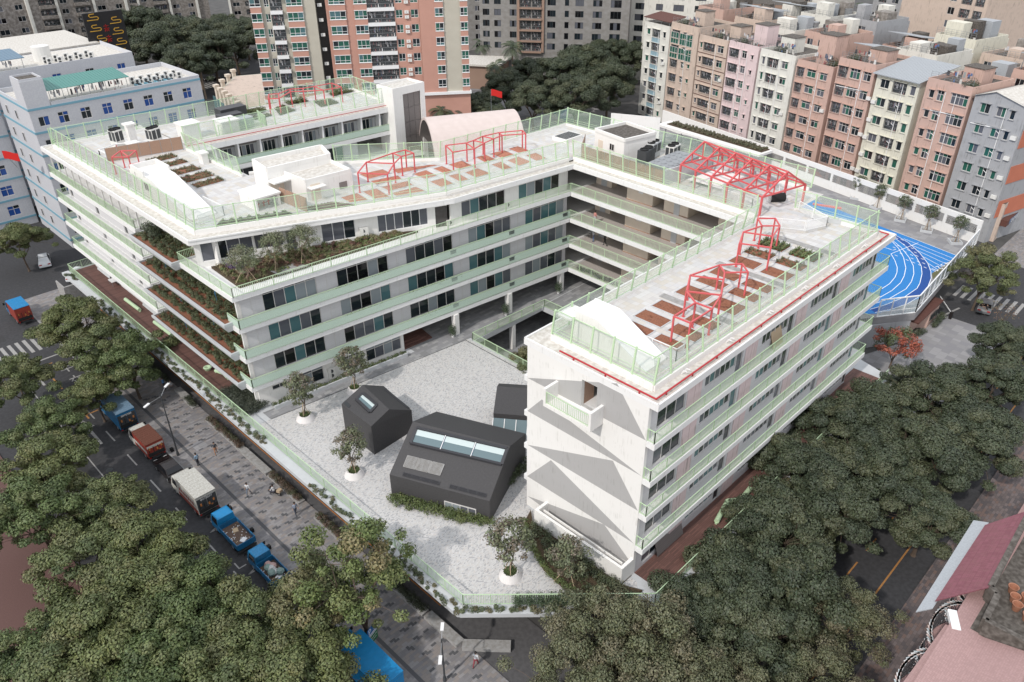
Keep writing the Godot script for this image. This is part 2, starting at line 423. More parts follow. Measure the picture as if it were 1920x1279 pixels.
func hedge(nm: String, label: String, runs: Array, w: float, h: float, cols: Array, leaf: float, parent = null, sd: int = 1, cat = "hedge", group = ""):
	var r = RandomNumberGenerator.new(); r.seed = sd
	var pts = []
	for q in runs: hedge_run(pts, q[0], q[1], w, h, 0.28, r)
	var o = MeshInstance3D.new()
	o.mesh = leafmesh(pts, cols, 560, leaf, sd + 3, 0.9, 0.35, 0.5); o.material_override = M.leaf
	if parent == null:
		o.name = numbered(nm); add_child(o); off[o] = Vector3.ZERO; tag(o, label, cat, group)
	else:
		o.name = nm; parent.add_child(o, true); o.position = -off[parent]; off[o] = Vector3.ZERO
	return o
func palm_proto(key: String, sd: int, h: float, fl: float, cols: Array):
	var r = RandomNumberGenerator.new(); r.seed = sd
	var tk = MB.new()
	tk.tube(Vector3.ZERO, Vector3(0.15, h * 0.5, 0.1), 0.24, 0.18, 8, false); tk.tube(Vector3(0.15, h * 0.5, 0.1), Vector3(0.2, h, 0), 0.18, 0.14, 8, false)
	var mb = MB.new()
	for i in 18:
		var th = TAU * i / 18.0 + r.randf_range(-0.2, 0.2)
		var el = r.randf_range(-0.1, 1.1)
		var p = Vector3(0.2, h, 0)
		var dir = Vector3(cos(th) * cos(el), sin(el), sin(th) * cos(el))
		var col: Color = cols[r.randi() % cols.size()]
		mb.col = Color(col.r, col.g, col.b)
		var side = Vector3(-sin(th), 0, cos(th))
		for s in 10:
			var q = p + dir * fl / 10.0
			var w = fl * 0.20 * sin(PI * (s + 0.6) / 10.5)
			for sg in [-1.0, 1.0]:
				for e in 2:
					var p1 = p.lerp(q, e * 0.5); var p2 = p.lerp(q, e * 0.5 + 0.32)
					mb.quad(p1, p2, p2 + side * sg * w + dir * w * 0.5 - Vector3(0, w * 0.45, 0), p1 + side * sg * w * 0.95 + dir * w * 0.45 - Vector3(0, w * 0.45, 0))
			p = q
			dir = (dir + Vector3(0, -0.20, 0)).normalized()
	crowns[key] = [mb.mesh(), tk.mesh(), "bark_pale"]
func tufts(nm: String, kind: String, spots: Array, cols: Array, hgt: float, parent, sd: int, per: int = 14):
	# small upright blades and leaves growing in a bed
	var r = RandomNumberGenerator.new(); r.seed = sd
	var mb = MB.new()
	for s in spots:
		var p: Vector3 = s
		for i in per:
			var col: Color = cols[r.randi() % cols.size()]
			var m = r.randf_range(0.75, 1.25)
			mb.col = Color(col.r * m, col.g * m, col.b * m)
			var th = r.randf() * TAU
			var d = Vector3(cos(th), 0, sin(th))
			var b = p + d * r.randf() * 0.16
			var h = hgt * r.randf_range(0.5, 1.2)
			var sd2 = Vector3(-d.z, 0, d.x) * h * 0.16
			mb.quad(b - sd2 * 0.6, b + sd2 * 0.6, b + d * h * 0.35 + Vector3(0, h * 0.7, 0) + sd2, b + d * h * 0.35 + Vector3(0, h * 0.7, 0) - sd2)
			mb.tri(b + d * h * 0.35 + Vector3(0, h * 0.7, 0) - sd2, b + d * h * 0.35 + Vector3(0, h * 0.7, 0) + sd2, b + d * h * 0.75 + Vector3(0, h * 0.8, 0))
	var o = put(mb, nm, "leaf", parent, kind)
	return o
func make_plants():
	var olive = [Color(0.088, 0.116, 0.042), Color(0.104, 0.130, 0.050), Color(0.076, 0.102, 0.040), Color(0.122, 0.134, 0.058)]
	var dark = [Color(0.058, 0.074, 0.042), Color(0.070, 0.086, 0.048), Color(0.050, 0.065, 0.038), Color(0.084, 0.095, 0.052)]
	var light = [Color(0.115, 0.135, 0.055), Color(0.130, 0.145, 0.065), Color(0.105, 0.125, 0.05), Color(0.15, 0.145, 0.07)]
	var sage = [Color(0.135, 0.15, 0.085), Color(0.12, 0.135, 0.075), Color(0.16, 0.135, 0.10)]
	M["_olive"] = olive; M["_dark"] = dark; M["_light"] = light; M["_sage"] = sage
	var pal = [[Color(0.125, 0.145, 0.052), Color(0.11, 0.132, 0.048), Color(0.145, 0.152, 0.062), Color(0.098, 0.12, 0.045)], [Color(0.098, 0.122, 0.045), Color(0.115, 0.137, 0.053), Color(0.08, 0.104, 0.04), Color(0.13, 0.14, 0.06)], [Color(0.088, 0.122, 0.042), Color(0.105, 0.138, 0.05), Color(0.075, 0.105, 0.038), Color(0.12, 0.142, 0.056)]]
	for i in 3:
		tree_proto("street%d" % i, 100 + i, {R = 4.5, y0 = 4.6, h = 5.4, n = 46, cr = 1.0, per = 560, leaf = 0.24, cols = pal[i], tr = 0.17, under = 0.35, flat = 0.5, shell = 0.25, dome = 0.7, lob = 0.5, jit = 0.2})
		tree_proto("ficus%d" % i, 200 + i, {R = 5.2, y0 = 4.8, h = 6.2, n = 46, cr = 1.25, per = 520, leaf = 0.27, cols = dark, tr = 0.26, under = 0.45, dome = 0.8, flat = 0.6, shell = 0.35, lob = 0.5, jit = 0.22})
	tree_proto("airy", 300, {R = 4.6, y0 = 6.2, h = 6.6, n = 30, cr = 0.9, per = 420, leaf = 0.24, cols = [Color(0.12, 0.155, 0.05), Color(0.14, 0.165, 0.06), Color(0.105, 0.14, 0.045), Color(0.20, 0.175, 0.085)], tr = 0.2, under = 0.6, fork = 0.3, limbs = 4, shell = 0.2, flat = 0.6, lob = 0.6, jit = 0.25})
	tree_proto("bright0", 310, {R = 4.3, y0 = 4.4, h = 5.4, n = 40, cr = 0.95, per = 560, leaf = 0.23, cols = light, tr = 0.17, flat = 0.55, shell = 0.25, lob = 0.5, jit = 0.22})
	tree_proto("grey0", 311, {R = 4.3, y0 = 4.4, h = 5.6, n = 44, cr = 0.9, per = 420, leaf = 0.2, cols = [Color(0.115, 0.125, 0.065), Color(0.13, 0.135, 0.075), Color(0.1, 0.11, 0.06), Color(0.15, 0.14, 0.085)], tr = 0.17, flat = 0.6, shell = 0.15, lob = 0.5, jit = 0.25})
	for i in 2:
		tree_proto("sapling%d" % i, 400 + i, {R = 1.15, y0 = 1.9, h = 1.9, n = 24, cr = 0.42, per = 330, leaf = 0.17, cols = sage, tr = 0.05, under = 0.5, dome = 0.9, shell = 0.2, bark = "bark"})
	tree_proto("terrace", 410, {R = 1.25, y0 = 1.5, h = 1.9, n = 26, cr = 0.46, per = 420, leaf = 0.13, cols = [Color(0.16, 0.18, 0.10), Color(0.14, 0.16, 0.09), Color(0.18, 0.185, 0.12)], tr = 0.05, dome = 0.85, shell = 0.15, bark = "bark_pale"})
	tree_proto("young", 420, {R = 1.0, y0 = 2.6, h = 1.6, n = 12, cr = 0.5, per = 220, leaf = 0.2, cols = [Color(0.08, 0.10, 0.055), Color(0.1, 0.115, 0.06)], tr = 0.07, dome = 0.9, shell = 0.2, bark = "bark_pale"})
	tree_proto("flame", 430, {R = 3.0, y0 = 3.4, h = 2.4, n = 26, cr = 0.7, per = 260, leaf = 0.24, cols = [Color(0.30, 0.075, 0.045), Color(0.34, 0.10, 0.06), Color(0.09, 0.115, 0.05), Color(0.25, 0.08, 0.05)], tr = 0.12, fork = 0.3, limbs = 4, shell = 0.2})
	tree_proto("bare", 440, {R = 1.6, y0 = 3.0, h = 1.4, n = 14, cr = 0.4, per = 60, leaf = 0.14, cols = [Color(0.2, 0.12, 0.08), Color(0.16, 0.13, 0.08)], tr = 0.06, shell = 0.2})
	palm_proto("palm0", 500, 9.0, 3.6, [Color(0.055, 0.075, 0.045), Color(0.07, 0.09, 0.05)])
	palm_proto("palm1", 501, 6.5, 3.2, [Color(0.05, 0.07, 0.045), Color(0.08, 0.1, 0.05)])
	shrubmesh("bush", 600, 0.5, 0.7, 0.5, dark, 9, 0.12)
	shrubmesh("topiary", 601, 0.22, 1.3, 0.22, [Color(0.055, 0.085, 0.04), Color(0.045, 0.07, 0.035)], 12, 0.10)
# ---------- building pieces ----------
func railing(parent, pts: Array, h: float = 1.12, panel: bool = false, sp: float = 0.19, m: String = "mint", nm: String = "railing") -> MeshInstance3D:
	var a = MB.new(); var b = MB.new(); var pn = MB.new()
	for i in pts.size() - 1:
		var p: Vector3 = pts[i]; var q: Vector3 = pts[i + 1]
		var l = p.distance_to(q); var d = (q - p) / l
		var s = Vector3(d.z, 0, -d.x)
		a.bar(p + Vector3(0, h, 0), q + Vector3(0, h, 0), 0.07, 0.05); a.bar(p + Vector3(0, 0.1, 0), q + Vector3(0, 0.1, 0), 0.05, 0.04)
		var k = maxi(1, int(round(l / 2.2)))
		for j in k + 1:
			var o = p + d * (l * j / k)
			a.bar(o, o + Vector3(0, h, 0), 0.06, 0.06)
		var kb = int(l / sp)
		for j in kb:
			var o = p + d * (l * (j + 0.5) / kb)
			b.bar(o + Vector3(0, 0.1, 0), o + Vector3(0, h, 0), 0.028, 0.028)
		if panel:
			pn.boxt(Transform3D(Basis(d, Vector3.UP, d.cross(Vector3.UP)), (p + q) * 0.5 - s * 0.06 + Vector3(0, h * 0.52, 0)), Vector3(l - 0.1, h * 0.80, 0.015))
	var o2 = put(a, nm, m, parent)
	put(b, "balusters", m, o2, "stuff")
	if panel: put(pn, "backing_panel", "mint_panel", o2)
	return o2
func fence(parent, pts: Array, h: float = 2.25, lean: float = 0.3, sp: float = 2.15, glass: bool = true) -> MeshInstance3D:
	# inclined glass fence on a roof upstand; leans to the left of the walking direction when lean > 0
	var a = MB.new()
	var posts = []; var panes = []
	for i in pts.size() - 1:
		var p: Vector3 = pts[i]; var q: Vector3 = pts[i + 1]
		var l = p.distance_to(q); var d = (q - p) / l
		var s = Vector3(d.z, 0, -d.x) * lean
		var up = Vector3(0, h, 0) + s
		for f in [0.06, 0.97]: a.bar(p + up * f, q + up * f, 0.06, 0.06)
		for f in [0.2, 0.32]: a.bar(p + up * f, q + up * f, 0.025, 0.025)
		var k = maxi(1, int(round(l / sp)))
		for j in k + 1:
			if j == 0 and i > 0: continue
			posts.append([p + d * (l * j / k), up])
		for j in k: panes.append([p + d * (l * (j + 0.04) / k), p + d * (l * (j + 0.96) / k), up])
	var o = put(a, "roof_fence", "mint", parent)
	for q in posts:
		var u: Vector3 = q[1]
		var y = u.normalized(); var z = Vector3.RIGHT.cross(y).normalized(); var x = y.cross(z)
		inst(boxmesh, "post", "mint", o, Transform3D(Basis(x * 0.11, u * 1.02, z * 0.13), q[0] + u * 0.51))
	if glass:
		for q in panes:
			var d2: Vector3 = q[1] - q[0]
			var u2: Vector3 = q[2] * 0.86
			var nn = d2.cross(u2).normalized()
			inst(boxmesh, "pane", "fence_glass", o, Transform3D(Basis(d2, u2, nn * 0.012), (q[0] + q[1]) * 0.5 + q[2] * 0.52))
	return o
func window(parent, o: Vector3, d: Vector3, w: float, h: float, cols: int, tr: float, fm, pm: Array, rec: float = 0.1, bt: float = 0.07):
	var nrm = d.cross(Vector3.UP)
	var key = "w%.2f_%.2f_%d_%.2f_%.2f" % [w, h, cols, tr, bt]
	if not meshes.has(key):
		var mb = MB.new()
		var t = bt
		mb.box(0, 0, -0.04, w, t, 0.04); mb.box(0, h - t, -0.04, w, h, 0.04)
		for i in cols + 1:
			var x = clampf(w * i / cols, t * 0.5, w - t * 0.5)
			mb.box(x - t * 0.5, t, -0.035, x + t * 0.5, h - t, 0.035)
		if tr > 0: mb.box(0, tr - t * 0.5, -0.042, w, tr + t * 0.5, 0.042)
		meshes[key] = mb.mesh()
	var b = Basis(d, Vector3.UP, nrm)
	var f = inst(meshes[key], "window", fm, parent, Transform3D(b, o - nrm * rec))
	var rows = [[0.0, h]] if tr <= 0 else [[0.0, tr], [tr, h]]
	for i in cols:
		for rw in rows:
			var pw = w / cols - bt
			var ph = rw[1] - rw[0] - bt
			var q = MeshInstance3D.new()
			q.mesh = boxmesh; q.material_override = M[pm[rng.randi() % pm.size()]]
			q.name = "pane"; f.add_child(q, true)
			q.transform = Transform3D(Basis(Vector3(pw, 0, 0), Vector3(0, ph, 0), Vector3(0, 0, 0.02)), Vector3(w * (i + 0.5) / cols, (rw[0] + rw[1]) * 0.5, -0.015 + rng.randf_range(-0.012, 0.012)))
	return f
func wallrun(parent, A: Vector2, B: Vector2, y0: float, y1: float, ops: Array, wm, fm = "frame", pm = ["glass_dark"], th: float = 0.22, nm: String = "wall", rec: float = 0.1):
	# wall from A to B (left to right seen from outside) with real openings: [s0, s1, h0, h1, cols, transom, kind]
	var l = A.distance_to(B)
	var d = Vector3((B.x - A.x) / l, 0, (B.y - A.y) / l)
	var nr = d.cross(Vector3.UP)
	var bs = Basis(d, Vector3.UP, nr)
	var o = Vector3(A.x, y0, A.y)
	var mb = MB.new()
	var H = y1 - y0
	var seg = func(s0: float, s1: float, h0: float, h1: float):
		if s1 - s0 > 0.005 and h1 - h0 > 0.005:
			mb.boxt(Transform3D(bs, o + d * ((s0 + s1) * 0.5) + Vector3(0, (h0 + h1) * 0.5, 0) - nr * th * 0.5), Vector3(s1 - s0, h1 - h0, th))
	var cur = 0.0
	for op in ops:
		seg.call(cur, op[0], 0.0, H); seg.call(op[0], op[1], 0.0, op[2]); seg.call(op[0], op[1], op[3], H)
		cur = op[1]
	seg.call(cur, l, 0.0, H)
	var wl = put(mb, nm, wm, parent)
	for op in ops:
		var kind = op[6] if op.size() > 6 else "w"
		var p = o + d * op[0] + Vector3(0, op[2], 0)
		var ww = op[1] - op[0]; var hh = op[3] - op[2]
		if kind == "w": window(parent, p, d, ww, hh, op[4], op[5], fm, pm, rec)
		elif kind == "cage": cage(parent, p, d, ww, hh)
		elif kind == "door":
			var q = MB.new()
			q.boxt(Transform3D(bs, p + d * ww * 0.5 + Vector3(0, hh * 0.5, 0) - nr * 0.12), Vector3(ww, hh, 0.05))
			put(q, "door", op[5] if op[5] is String else "frame", parent)
	return wl
func cage_mesh():
	for k in 4:
		var r = RandomNumberGenerator.new(); r.seed = 900 + k
		var g = MB.new(); var cl = MB.new()
		for i in 13: g.box(i / 12.0 - 0.007, 0, 0.0, i / 12.0 + 0.007, 1, 0.03)
		for i in 4: g.box(0, i / 3.0 - 0.012, 0.0, 1, i / 3.0 + 0.012, 0.03)
		meshes["cage%d" % k] = g.mesh()
		var pal = [Color(0.5, 0.5, 0.52), Color(0.62, 0.6, 0.58), Color(0.12, 0.13, 0.17), Color(0.3, 0.1, 0.1), Color(0.1, 0.16, 0.3), Color(0.28, 0.3, 0.3), Color(0.45, 0.35, 0.33), Color(0.06, 0.06, 0.07), Color(0.7, 0.7, 0.7)]
		for i in 16:
			cl.col = pal[r.randi() % pal.size()]
			var x = r.randf_range(0.03, 0.93); var w = r.randf_range(0.03, 0.085); var h = r.randf_range(0.18, 0.45)
			var t = r.randf_range(0.70, 0.95); var z = r.randf_range(-0.25, -0.05)
			if i > 11: t = h * 0.7
			cl.quad(Vector3(x, t, z), Vector3(x + w, t, z + 0.01), Vector3(x + w * 1.1, t - h, z + 0.02), Vector3(x - w * 0.1, t - h, z))
		meshes["laundry%d" % k] = cl.mesh()
func cage(parent, p: Vector3, d: Vector3, w: float, h: float):
	var nr = d.cross(Vector3.UP)
	var k = rng.randi() % 4
	var b = MB.new()
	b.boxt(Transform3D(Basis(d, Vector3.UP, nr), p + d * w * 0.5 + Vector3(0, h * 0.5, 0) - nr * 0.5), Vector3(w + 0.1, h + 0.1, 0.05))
	var o = put(b, "balcony_shade_sheet", "glass_dark", parent)  # dark glossy sheet whose colour stands in for the shade inside the balcony
	inst(meshes["cage%d" % k], "grille", "metal", o, Transform3D(Basis(d * w, Vector3(0, h, 0), nr), p + nr * 0.02))
	inst(meshes["laundry%d" % k], "laundry", "vcol", o, Transform3D(Basis(d * w, Vector3(0, h, 0), nr), p)).set_meta("kind", "stuff")
func ac_protos():
	var b = MB.new()
	b.box(-0.45, 0, -0.17, 0.45, 0.62, 0.17)
	meshes["ac_body"] = b.mesh()
	var g = MB.new()
	g.tube(Vector3(-0.12, 0.31, 0.165), Vector3(-0.12, 0.31, 0.185), 0.23, 0.23, 14)
	meshes["ac_fan"] = g.mesh()
	var t = MB.new()
	t.box(-0.48, 0, -0.19, 0.48, 1.35, 0.19)
	meshes["ac2_body"] = t.mesh()
	var h = MB.new()
	for y in [0.36, 0.96]: h.tube(Vector3(-0.1, y, 0.185), Vector3(-0.1, y, 0.205), 0.26, 0.26, 16)
	meshes["ac2_fan"] = h.mesh()
func ac(parent, at: Vector3, d: Vector3, big: bool = false):
	var t = Transform3D(Basis(d, Vector3.UP, d.cross(Vector3.UP)), at)
	var o = inst(meshes["ac2_body" if big else "ac_body"], "air_conditioner", "ac", parent, t)
	inst(meshes["ac2_fan" if big else "ac_fan"], "fan", "ac_grill", o, t)
	return o
func upstand(parent, pts: Array, y0: float, y1: float, w: float = 0.25, m = "white"):
	var mb = MB.new()
	for i in pts.size() - 1:
		var a: Vector2 = pts[i]; var b: Vector2 = pts[i + 1]
		mb.bar(Vector3(a.x, (y0 + y1) * 0.5, a.y), Vector3(b.x, (y0 + y1) * 0.5, b.y), w, y1 - y0)
	return put(mb, "upstand", m, parent)
func v3s(pts: Array, y: float) -> Array:
	var o = []
	for p in pts: o.append(Vector3(p.x, y, p.y))
	return o
func slab(parent, poly: Array, y0: float, y1: float, m = "slab", nm = "floor_slab"):
	var mb = MB.new(); mb.prism(poly, y0, y1)
	return put(mb, nm, m, parent)
func lettering(parent, txt: String, h: float, t: Transform3D, m, nm: String = "lettering", depth: float = 0.006):
	var tm = TextMesh.new()
	var f = SystemFont.new(); f.font_names = PackedStringArray(["Droid Sans", "Droid Sans Fallback"])
	tm.font = f; tm.text = txt; tm.font_size = 64; tm.pixel_size = h / 46.0; tm.depth = depth
	return inst(tm, nm, m, parent, t)
# ---------- setting ----------
func sheet(parent, nm: String, m, x0, z0, x1, z1, y):
	var mb = MB.new()
	mb.prism([Vector2(x0, z0), Vector2(x1, z0), Vector2(x1, z1), Vector2(x0, z1)], y, y)
	return put(mb, nm, m, parent)
func stroke(mb: MB, pts: Array, w: float, y: float):
	for i in pts.size() - 1:
		var a: Vector2 = pts[i]; var b: Vector2 = pts[i + 1]
		var s = (b - a).normalized().orthogonal() * w * 0.5
		var e = (b - a).normalized() * w * 0.3
		mb.prism([a - s - e, b - s + e, b + s + e, a + s - e], y, y)
func glyph(parent, strokes: Array, o: Vector2, ux: Vector2, uy: Vector2, w: float, y: float, nm: String, m):
	var mb = MB.new()
	var i = 0
	for st in strokes:
		var l = []
		for p in st: l.append(o + ux * p[0] + uy * p[1])
		stroke(mb, l, w, y + 0.0006 * i)
		i += 1
	return put(mb, nm, m, parent)
func make_setting():
	var g = MB.new()
	g.prism([Vector2(-900, -1500), Vector2(1500, -1500), Vector2(1500, 900), Vector2(-900, 900)], -0.06, -0.06)
	tag(put(g, "ground", "ground"), "grey city ground between the streets and the buildings", "ground", "", "structure")
	# avenue along the left
	var rd = sheet(null, "road", "asphalt", 7.5, -420, 20.9, 60, 0.0)
	tag(rd, "dark asphalt avenue with parked trucks", "road", "", "structure")
	for z in [-107.5, -102.2, -96.9]: pass
	var z0 = -91.0
	for i in 16:
		var z = -91.3 + i * 6.05
		sheet(rd, "lane_dash", "paint", 17.58, z, 17.74, z + 2.6, 0.005)
	for i in 26:
		var z = -400 + i * 11.0
		if z < -128: sheet(rd, "lane_dash", "paint", 14.0, z, 14.15, z + 4.0, 0.005)
	sheet(rd, "edge_line", "paint", 14.25, -108, 14.38, 20, 0.005)
	sheet(rd, "stop_line", "paint", 14.4, -107.3, 20.6, -107.0, 0.005)
	for i in 8: sheet(rd, "crossing_bar", "paint", 13.6 + i * 0.95, -114.4, 14.05 + i * 0.95, -110.0, 0.005)
	for i in 7: sheet(rd, "lane_dash", "paint_yellow", 17.1, -103.5 + i * 2.2, 17.3, -102.4 + i * 2.2, 0.006)
	var yl = MB.new()
	stroke(yl, [Vector2(17.1, -90.2), Vector2(17.1, -93.2)], 0.3, 0.007); stroke(yl, [Vector2(17.1, -90.2), Vector2(18.6, -90.2)], 0.22, 0.0076)
	stroke(yl, [Vector2(17.2, -105.4), Vector2(17.2, -103.9)], 0.3, 0.007); stroke(yl, [Vector2(17.2, -105.4), Vector2(18.4, -105.4)], 0.22, 0.0076)
	put(yl, "bay_mark", "paint_yellow", rd)
	for az in [[16.4, -89.6, -83.2], [15.9, -106.4, -100.5]]:
		var ar = MB.new()
		ar.prism([Vector2(az[0], az[1]), Vector2(az[0] + 0.75, az[1] + 2.3), Vector2(az[0] + 0.18, az[1] + 2.3), Vector2(az[0] + 0.14, az[2]), Vector2(az[0] - 0.14, az[2]), Vector2(az[0] - 0.18, az[1] + 2.3), Vector2(az[0] - 0.75, az[1] + 2.3)], 0.006, 0.006)
		put(ar, "arrow", "paint", rd)
	# painted characters of the bus lane, read by traffic coming from the camera's side
	var ux = Vector2(1.0, 0); var uy = Vector2(0, -1.0)
	var che = [[[0.15, 2.35], [0.9, 2.35]], [[0.55, 2.7], [0.2, 1.6]], [[0.2, 1.6], [0.95, 1.6]], [[0.02, 0.85], [1.1, 0.85]], [[0.55, 2.0], [0.55, 0.0]]]
	var jiao = [[[0.05, 2.1], [1.05, 2.1]], [[0.55, 2.7], [0.55, 2.3]], [[0.35, 1.9], [0.1, 1.4]], [[0.75, 1.9], [1.0, 1.4]], [[0.85, 1.4], [0.45, 0.5], [0.05, 0.0]], [[0.25, 1.4], [0.65, 0.5], [1.05, 0.0]]]
	var gong = [[[0.42, 2.6], [0.05, 1.6]], [[0.68, 2.6], [1.05, 1.6]], [[0.5, 1.5], [0.2, 0.3]], [[0.2, 0.3], [1.0, 0.45]], [[0.78, 0.95], [1.02, 0.2]]]
	glyph(rd, che, Vector2(18.6, -101.6), ux * 1.3, uy * 1.0, 0.17, 0.007, "painted_character", "paint")
	glyph(rd, jiao, Vector2(18.6, -97.5), ux * 1.3, uy * 1.0, 0.17, 0.007, "painted_character", "paint")
	glyph(rd, gong, Vector2(18.6, -93.7), ux * 1.3, uy * 1.0, 0.17, 0.007, "painted_character", "paint")
	var bay = MB.new()
	for z in [-61.2, -53.6, -46.8]:
		stroke(bay, [Vector2(20.4, z - 0.7), Vector2(18.5, z), Vector2(20.4, z + 0.0)], 0.13, 0.006)
	for z in [-54.9, -49.3]: stroke(bay, [Vector2(18.2, z - 0.9), Vector2(18.2, z), Vector2(18.9, z)], 0.13, 0.0066)
	put(bay, "bay_mark", "paint", rd)
	for q in [[16.9, -59.0], [15.2, -78.0]]:
		var mh = MB.new(); mh.tube(Vector3(q[0], 0.0, q[1]), Vector3(q[0], 0.008, q[1]), 0.38, 0.38, 18); put(mh, "manhole_cover", "metal_dark", rd)
	var rp = RandomNumberGenerator.new(); rp.seed = 14
	for q in [[15.2, -70.5, 1.6, 4.2], [19.2, -92, 1.1, 3.0], [16.0, -97, 2.2, 1.6], [12.2, -84, 1.5, 6.0], [18.9, -61.5, 1.4, 1.2], [15.6, -58, 1.0, 5.0], [18.4, -45.5, 1.7, 2.4], [13.0, -118, 3.0, 2.0]]:
		sheet(rd, "tar_patch", "tar", q[0], q[1], q[0] + q[2], q[1] + q[3], 0.003)
	# pavement in front of the school
	var pv_ = MB.new(); pv_.box(21.1, -0.02, -127, 27.6, 0.12, -8)
	var pm = put(pv_, "pavement", "pave"); tag(pm, "grey block pavement beside the parked trucks", "pavement", "", "structure")
	var kb = MB.new()
	for i in 119: kb.box(20.9, -0.02, -127 + i * 1.0, 21.1, 0.125, -127 + i * 1.0 + 0.985)
	put(kb, "kerb", "kerb", pm)
	sheet(pm, "tactile_strip", "pave_dark", 22.45, -110, 22.8, -14, 0.124)
	var sh = [[[0, 0], [1, 0], [1, 1], [2, 1]], [[0, 0], [1, 0], [1, 1], [2, 1]], [[0, 0], [1, 0]], [[0, 0], [0, 1], [1, 1], [1, 2]]]
	var zz = -88.0
	var zm = []
	for k in 3:
		var q = MB.new()
		for c in sh[k + 1]: q.prism([Vector2(c[0] * 0.26, c[1] * 0.24), Vector2(c[0] * 0.26 + 0.25, c[1] * 0.24), Vector2(c[0] * 0.26 + 0.25, c[1] * 0.24 + 0.235), Vector2(c[0] * 0.26, c[1] * 0.24 + 0.235)], 0, 0.004)
		zm.append(q.mesh())
	var cnt = 0
	for i in 44:
		for j in 4:
			if cnt >= 170: break
			var x = 23.2 + j * 1.05 + (i % 2) * 0.45 + rng.randf_range(-0.15, 0.15)
			var z = -88.0 + i * 1.55 + rng.randf_range(-0.2, 0.2)
			if x > 26.4 or rng.randf() < 0.18: continue
			inst(zm[[0, 0, 0, 1, 2][rng.randi() % 5]], "dark_paver", "pave_dark", pm, Transform3D(Basis(Vector3.UP, 0.0), Vector3(x, 0.122, z)))
			cnt += 1
	for q in [[23.4, -75.6], [20.0, -20]]:
		if q[0] > 21: for i in 4: sheet(pm, "access_cover", "pave_light", q[0] + 0.02, q[1] + i * 0.42, q[0] + 1.4, q[1] + i * 0.42 + 0.38, 0.126)
	# cycle path under the deck edge
	var cy = sheet(null, "cycle_path", "cycle", 27.6, -127, 33.2, -24, 0.03); tag(cy, "dark cycle path with an orange line along the school", "path", "", "structure")
	sheet(cy, "lane_line", "paint_orange", 28.66, -120, 28.78, -38, 0.036)
	# right-hand street
	var r2 = sheet(null, "road", "asphalt", 20.9, -17.0, 260, -8.5, -0.004); tag(r2, "dark asphalt side street under the trees", "road", "", "structure")
	for i in 22: sheet(r2, "lane_dash", "paint_yellow", 24 + i * 4.2, -13.75, 26.2 + i * 4.2, -13.6, 0.003)
	sheet(r2, "edge_line", "paint_yellow", 24, -10.95, 118, -10.8, 0.003)
	for i in 9: sheet(r2, "crossing_bar", "paint", 121.5, -26.6 + i * 1.05, 126.0, -26.1 + i * 1.05, 0.02)
	var hx = MB.new()
	for i in 6: stroke(hx, [Vector2(121 + i * 2.2, -14.5), Vector2(124.5 + i * 2.2, -10.0)], 0.16, 0.004 + i * 0.0004)
	for i in 6: stroke(hx, [Vector2(124.5 + i * 2.2, -14.5), Vector2(121 + i * 2.2, -10.0)], 0.16, 0.0066 + i * 0.0004)
	put(hx, "junction_box", "paint_orange", r2)
	var r3 = sheet(null, "road", "asphalt", 114, -26.8, 160, -17.0, 0.002); tag(r3, "asphalt drive with a pedestrian crossing before the shops", "road", "", "structure")
	var wa = MB.new(); stroke(wa, [Vector2(112.5, -25.6), Vector2(118, -24.4)], 0.3, 0.009); wa.prism([Vector2(112.0, -25.0), Vector2(113.6, -24.6), Vector2(113.2, -26.2)], 0.0095, 0.0095); put(wa, "arrow", "paint", r3)
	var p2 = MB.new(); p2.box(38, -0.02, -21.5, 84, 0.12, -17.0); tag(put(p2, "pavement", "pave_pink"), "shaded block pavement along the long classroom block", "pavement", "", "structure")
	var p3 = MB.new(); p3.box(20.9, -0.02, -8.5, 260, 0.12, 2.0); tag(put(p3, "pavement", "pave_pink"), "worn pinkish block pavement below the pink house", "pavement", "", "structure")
	var p4 = MB.new(); p4.prism([Vector2(84, -33), Vector2(103.0, -26.2), Vector2(114, -26.8), Vector2(114, -17.0), Vector2(84, -17.0)], -0.02, 0.12)
	tag(put(p4, "pavement", "pave_light"), "pale stone forecourt below the running track", "pavement", "", "structure")
	var p5 = MB.new(); p5.box(139, -0.02, -26.8, 260, 0.12, -17.0); tag(put(p5, "pavement", "pave"), "speckled pavement in front of the corner shops", "pavement", "", "structure")
	var p6 = MB.new(); p6.box(-30, -0.02, -420, 7.5, 0.12, 60); tag(put(p6, "pavement", "pave_red"), "brick-red pavement under the near row of trees", "pavement", "", "structure")
	# yard and streets behind the school
	tag(sheet(null, "yard", "asphalt", 20.9, -180, 62, -121.5, 0.0), "asphalt yard with parked cars beside the white and blue building", "yard", "", "structure")
	var rb = sheet(null, "road", "asphalt", 62, -260, 160, -205, 0.0); tag(rb, "street behind the pink tower with a pedestrian crossing", "road", "", "structure")
	for i in 7: sheet(rb, "crossing_bar", "paint", 103 + i * 1.1, -235, 103.6 + i * 1.1, -229, 0.006)
	tag(sheet(null, "pavement", "pave_light", 100, -205, 165, -112, -0.02), "paved court between the pink tower and the trees", "pavement", "", "structure")
	# podium deck with the sunken court
	var dk = MB.new()
	dk.prism([Vector2(26.6, -120.2), Vector2(56, -120.2), Vector2(56, -21.4), Vector2(38.3, -21.4), Vector2(26.6, -33.1)], 4.62, PL)
	dk.prism([Vector2(56.0, -92), Vector2(68.4, -92), Vector2(68.4, -62.6), Vector2(56.0, -62.6)], 4.62, PL - 0.001)
	dk.prism([Vector2(56.0, -41), Vector2(68.4, -41), Vector2(68.4, -21.4), Vector2(56.0, -21.4)], 4.62, PL - 0.001)
	dk.prism([Vector2(68.4, -92), Vector2(88, -92), Vector2(88, -34), Vector2(84, -21.4), Vector2(68.4, -21.4)], 4.62, PL)
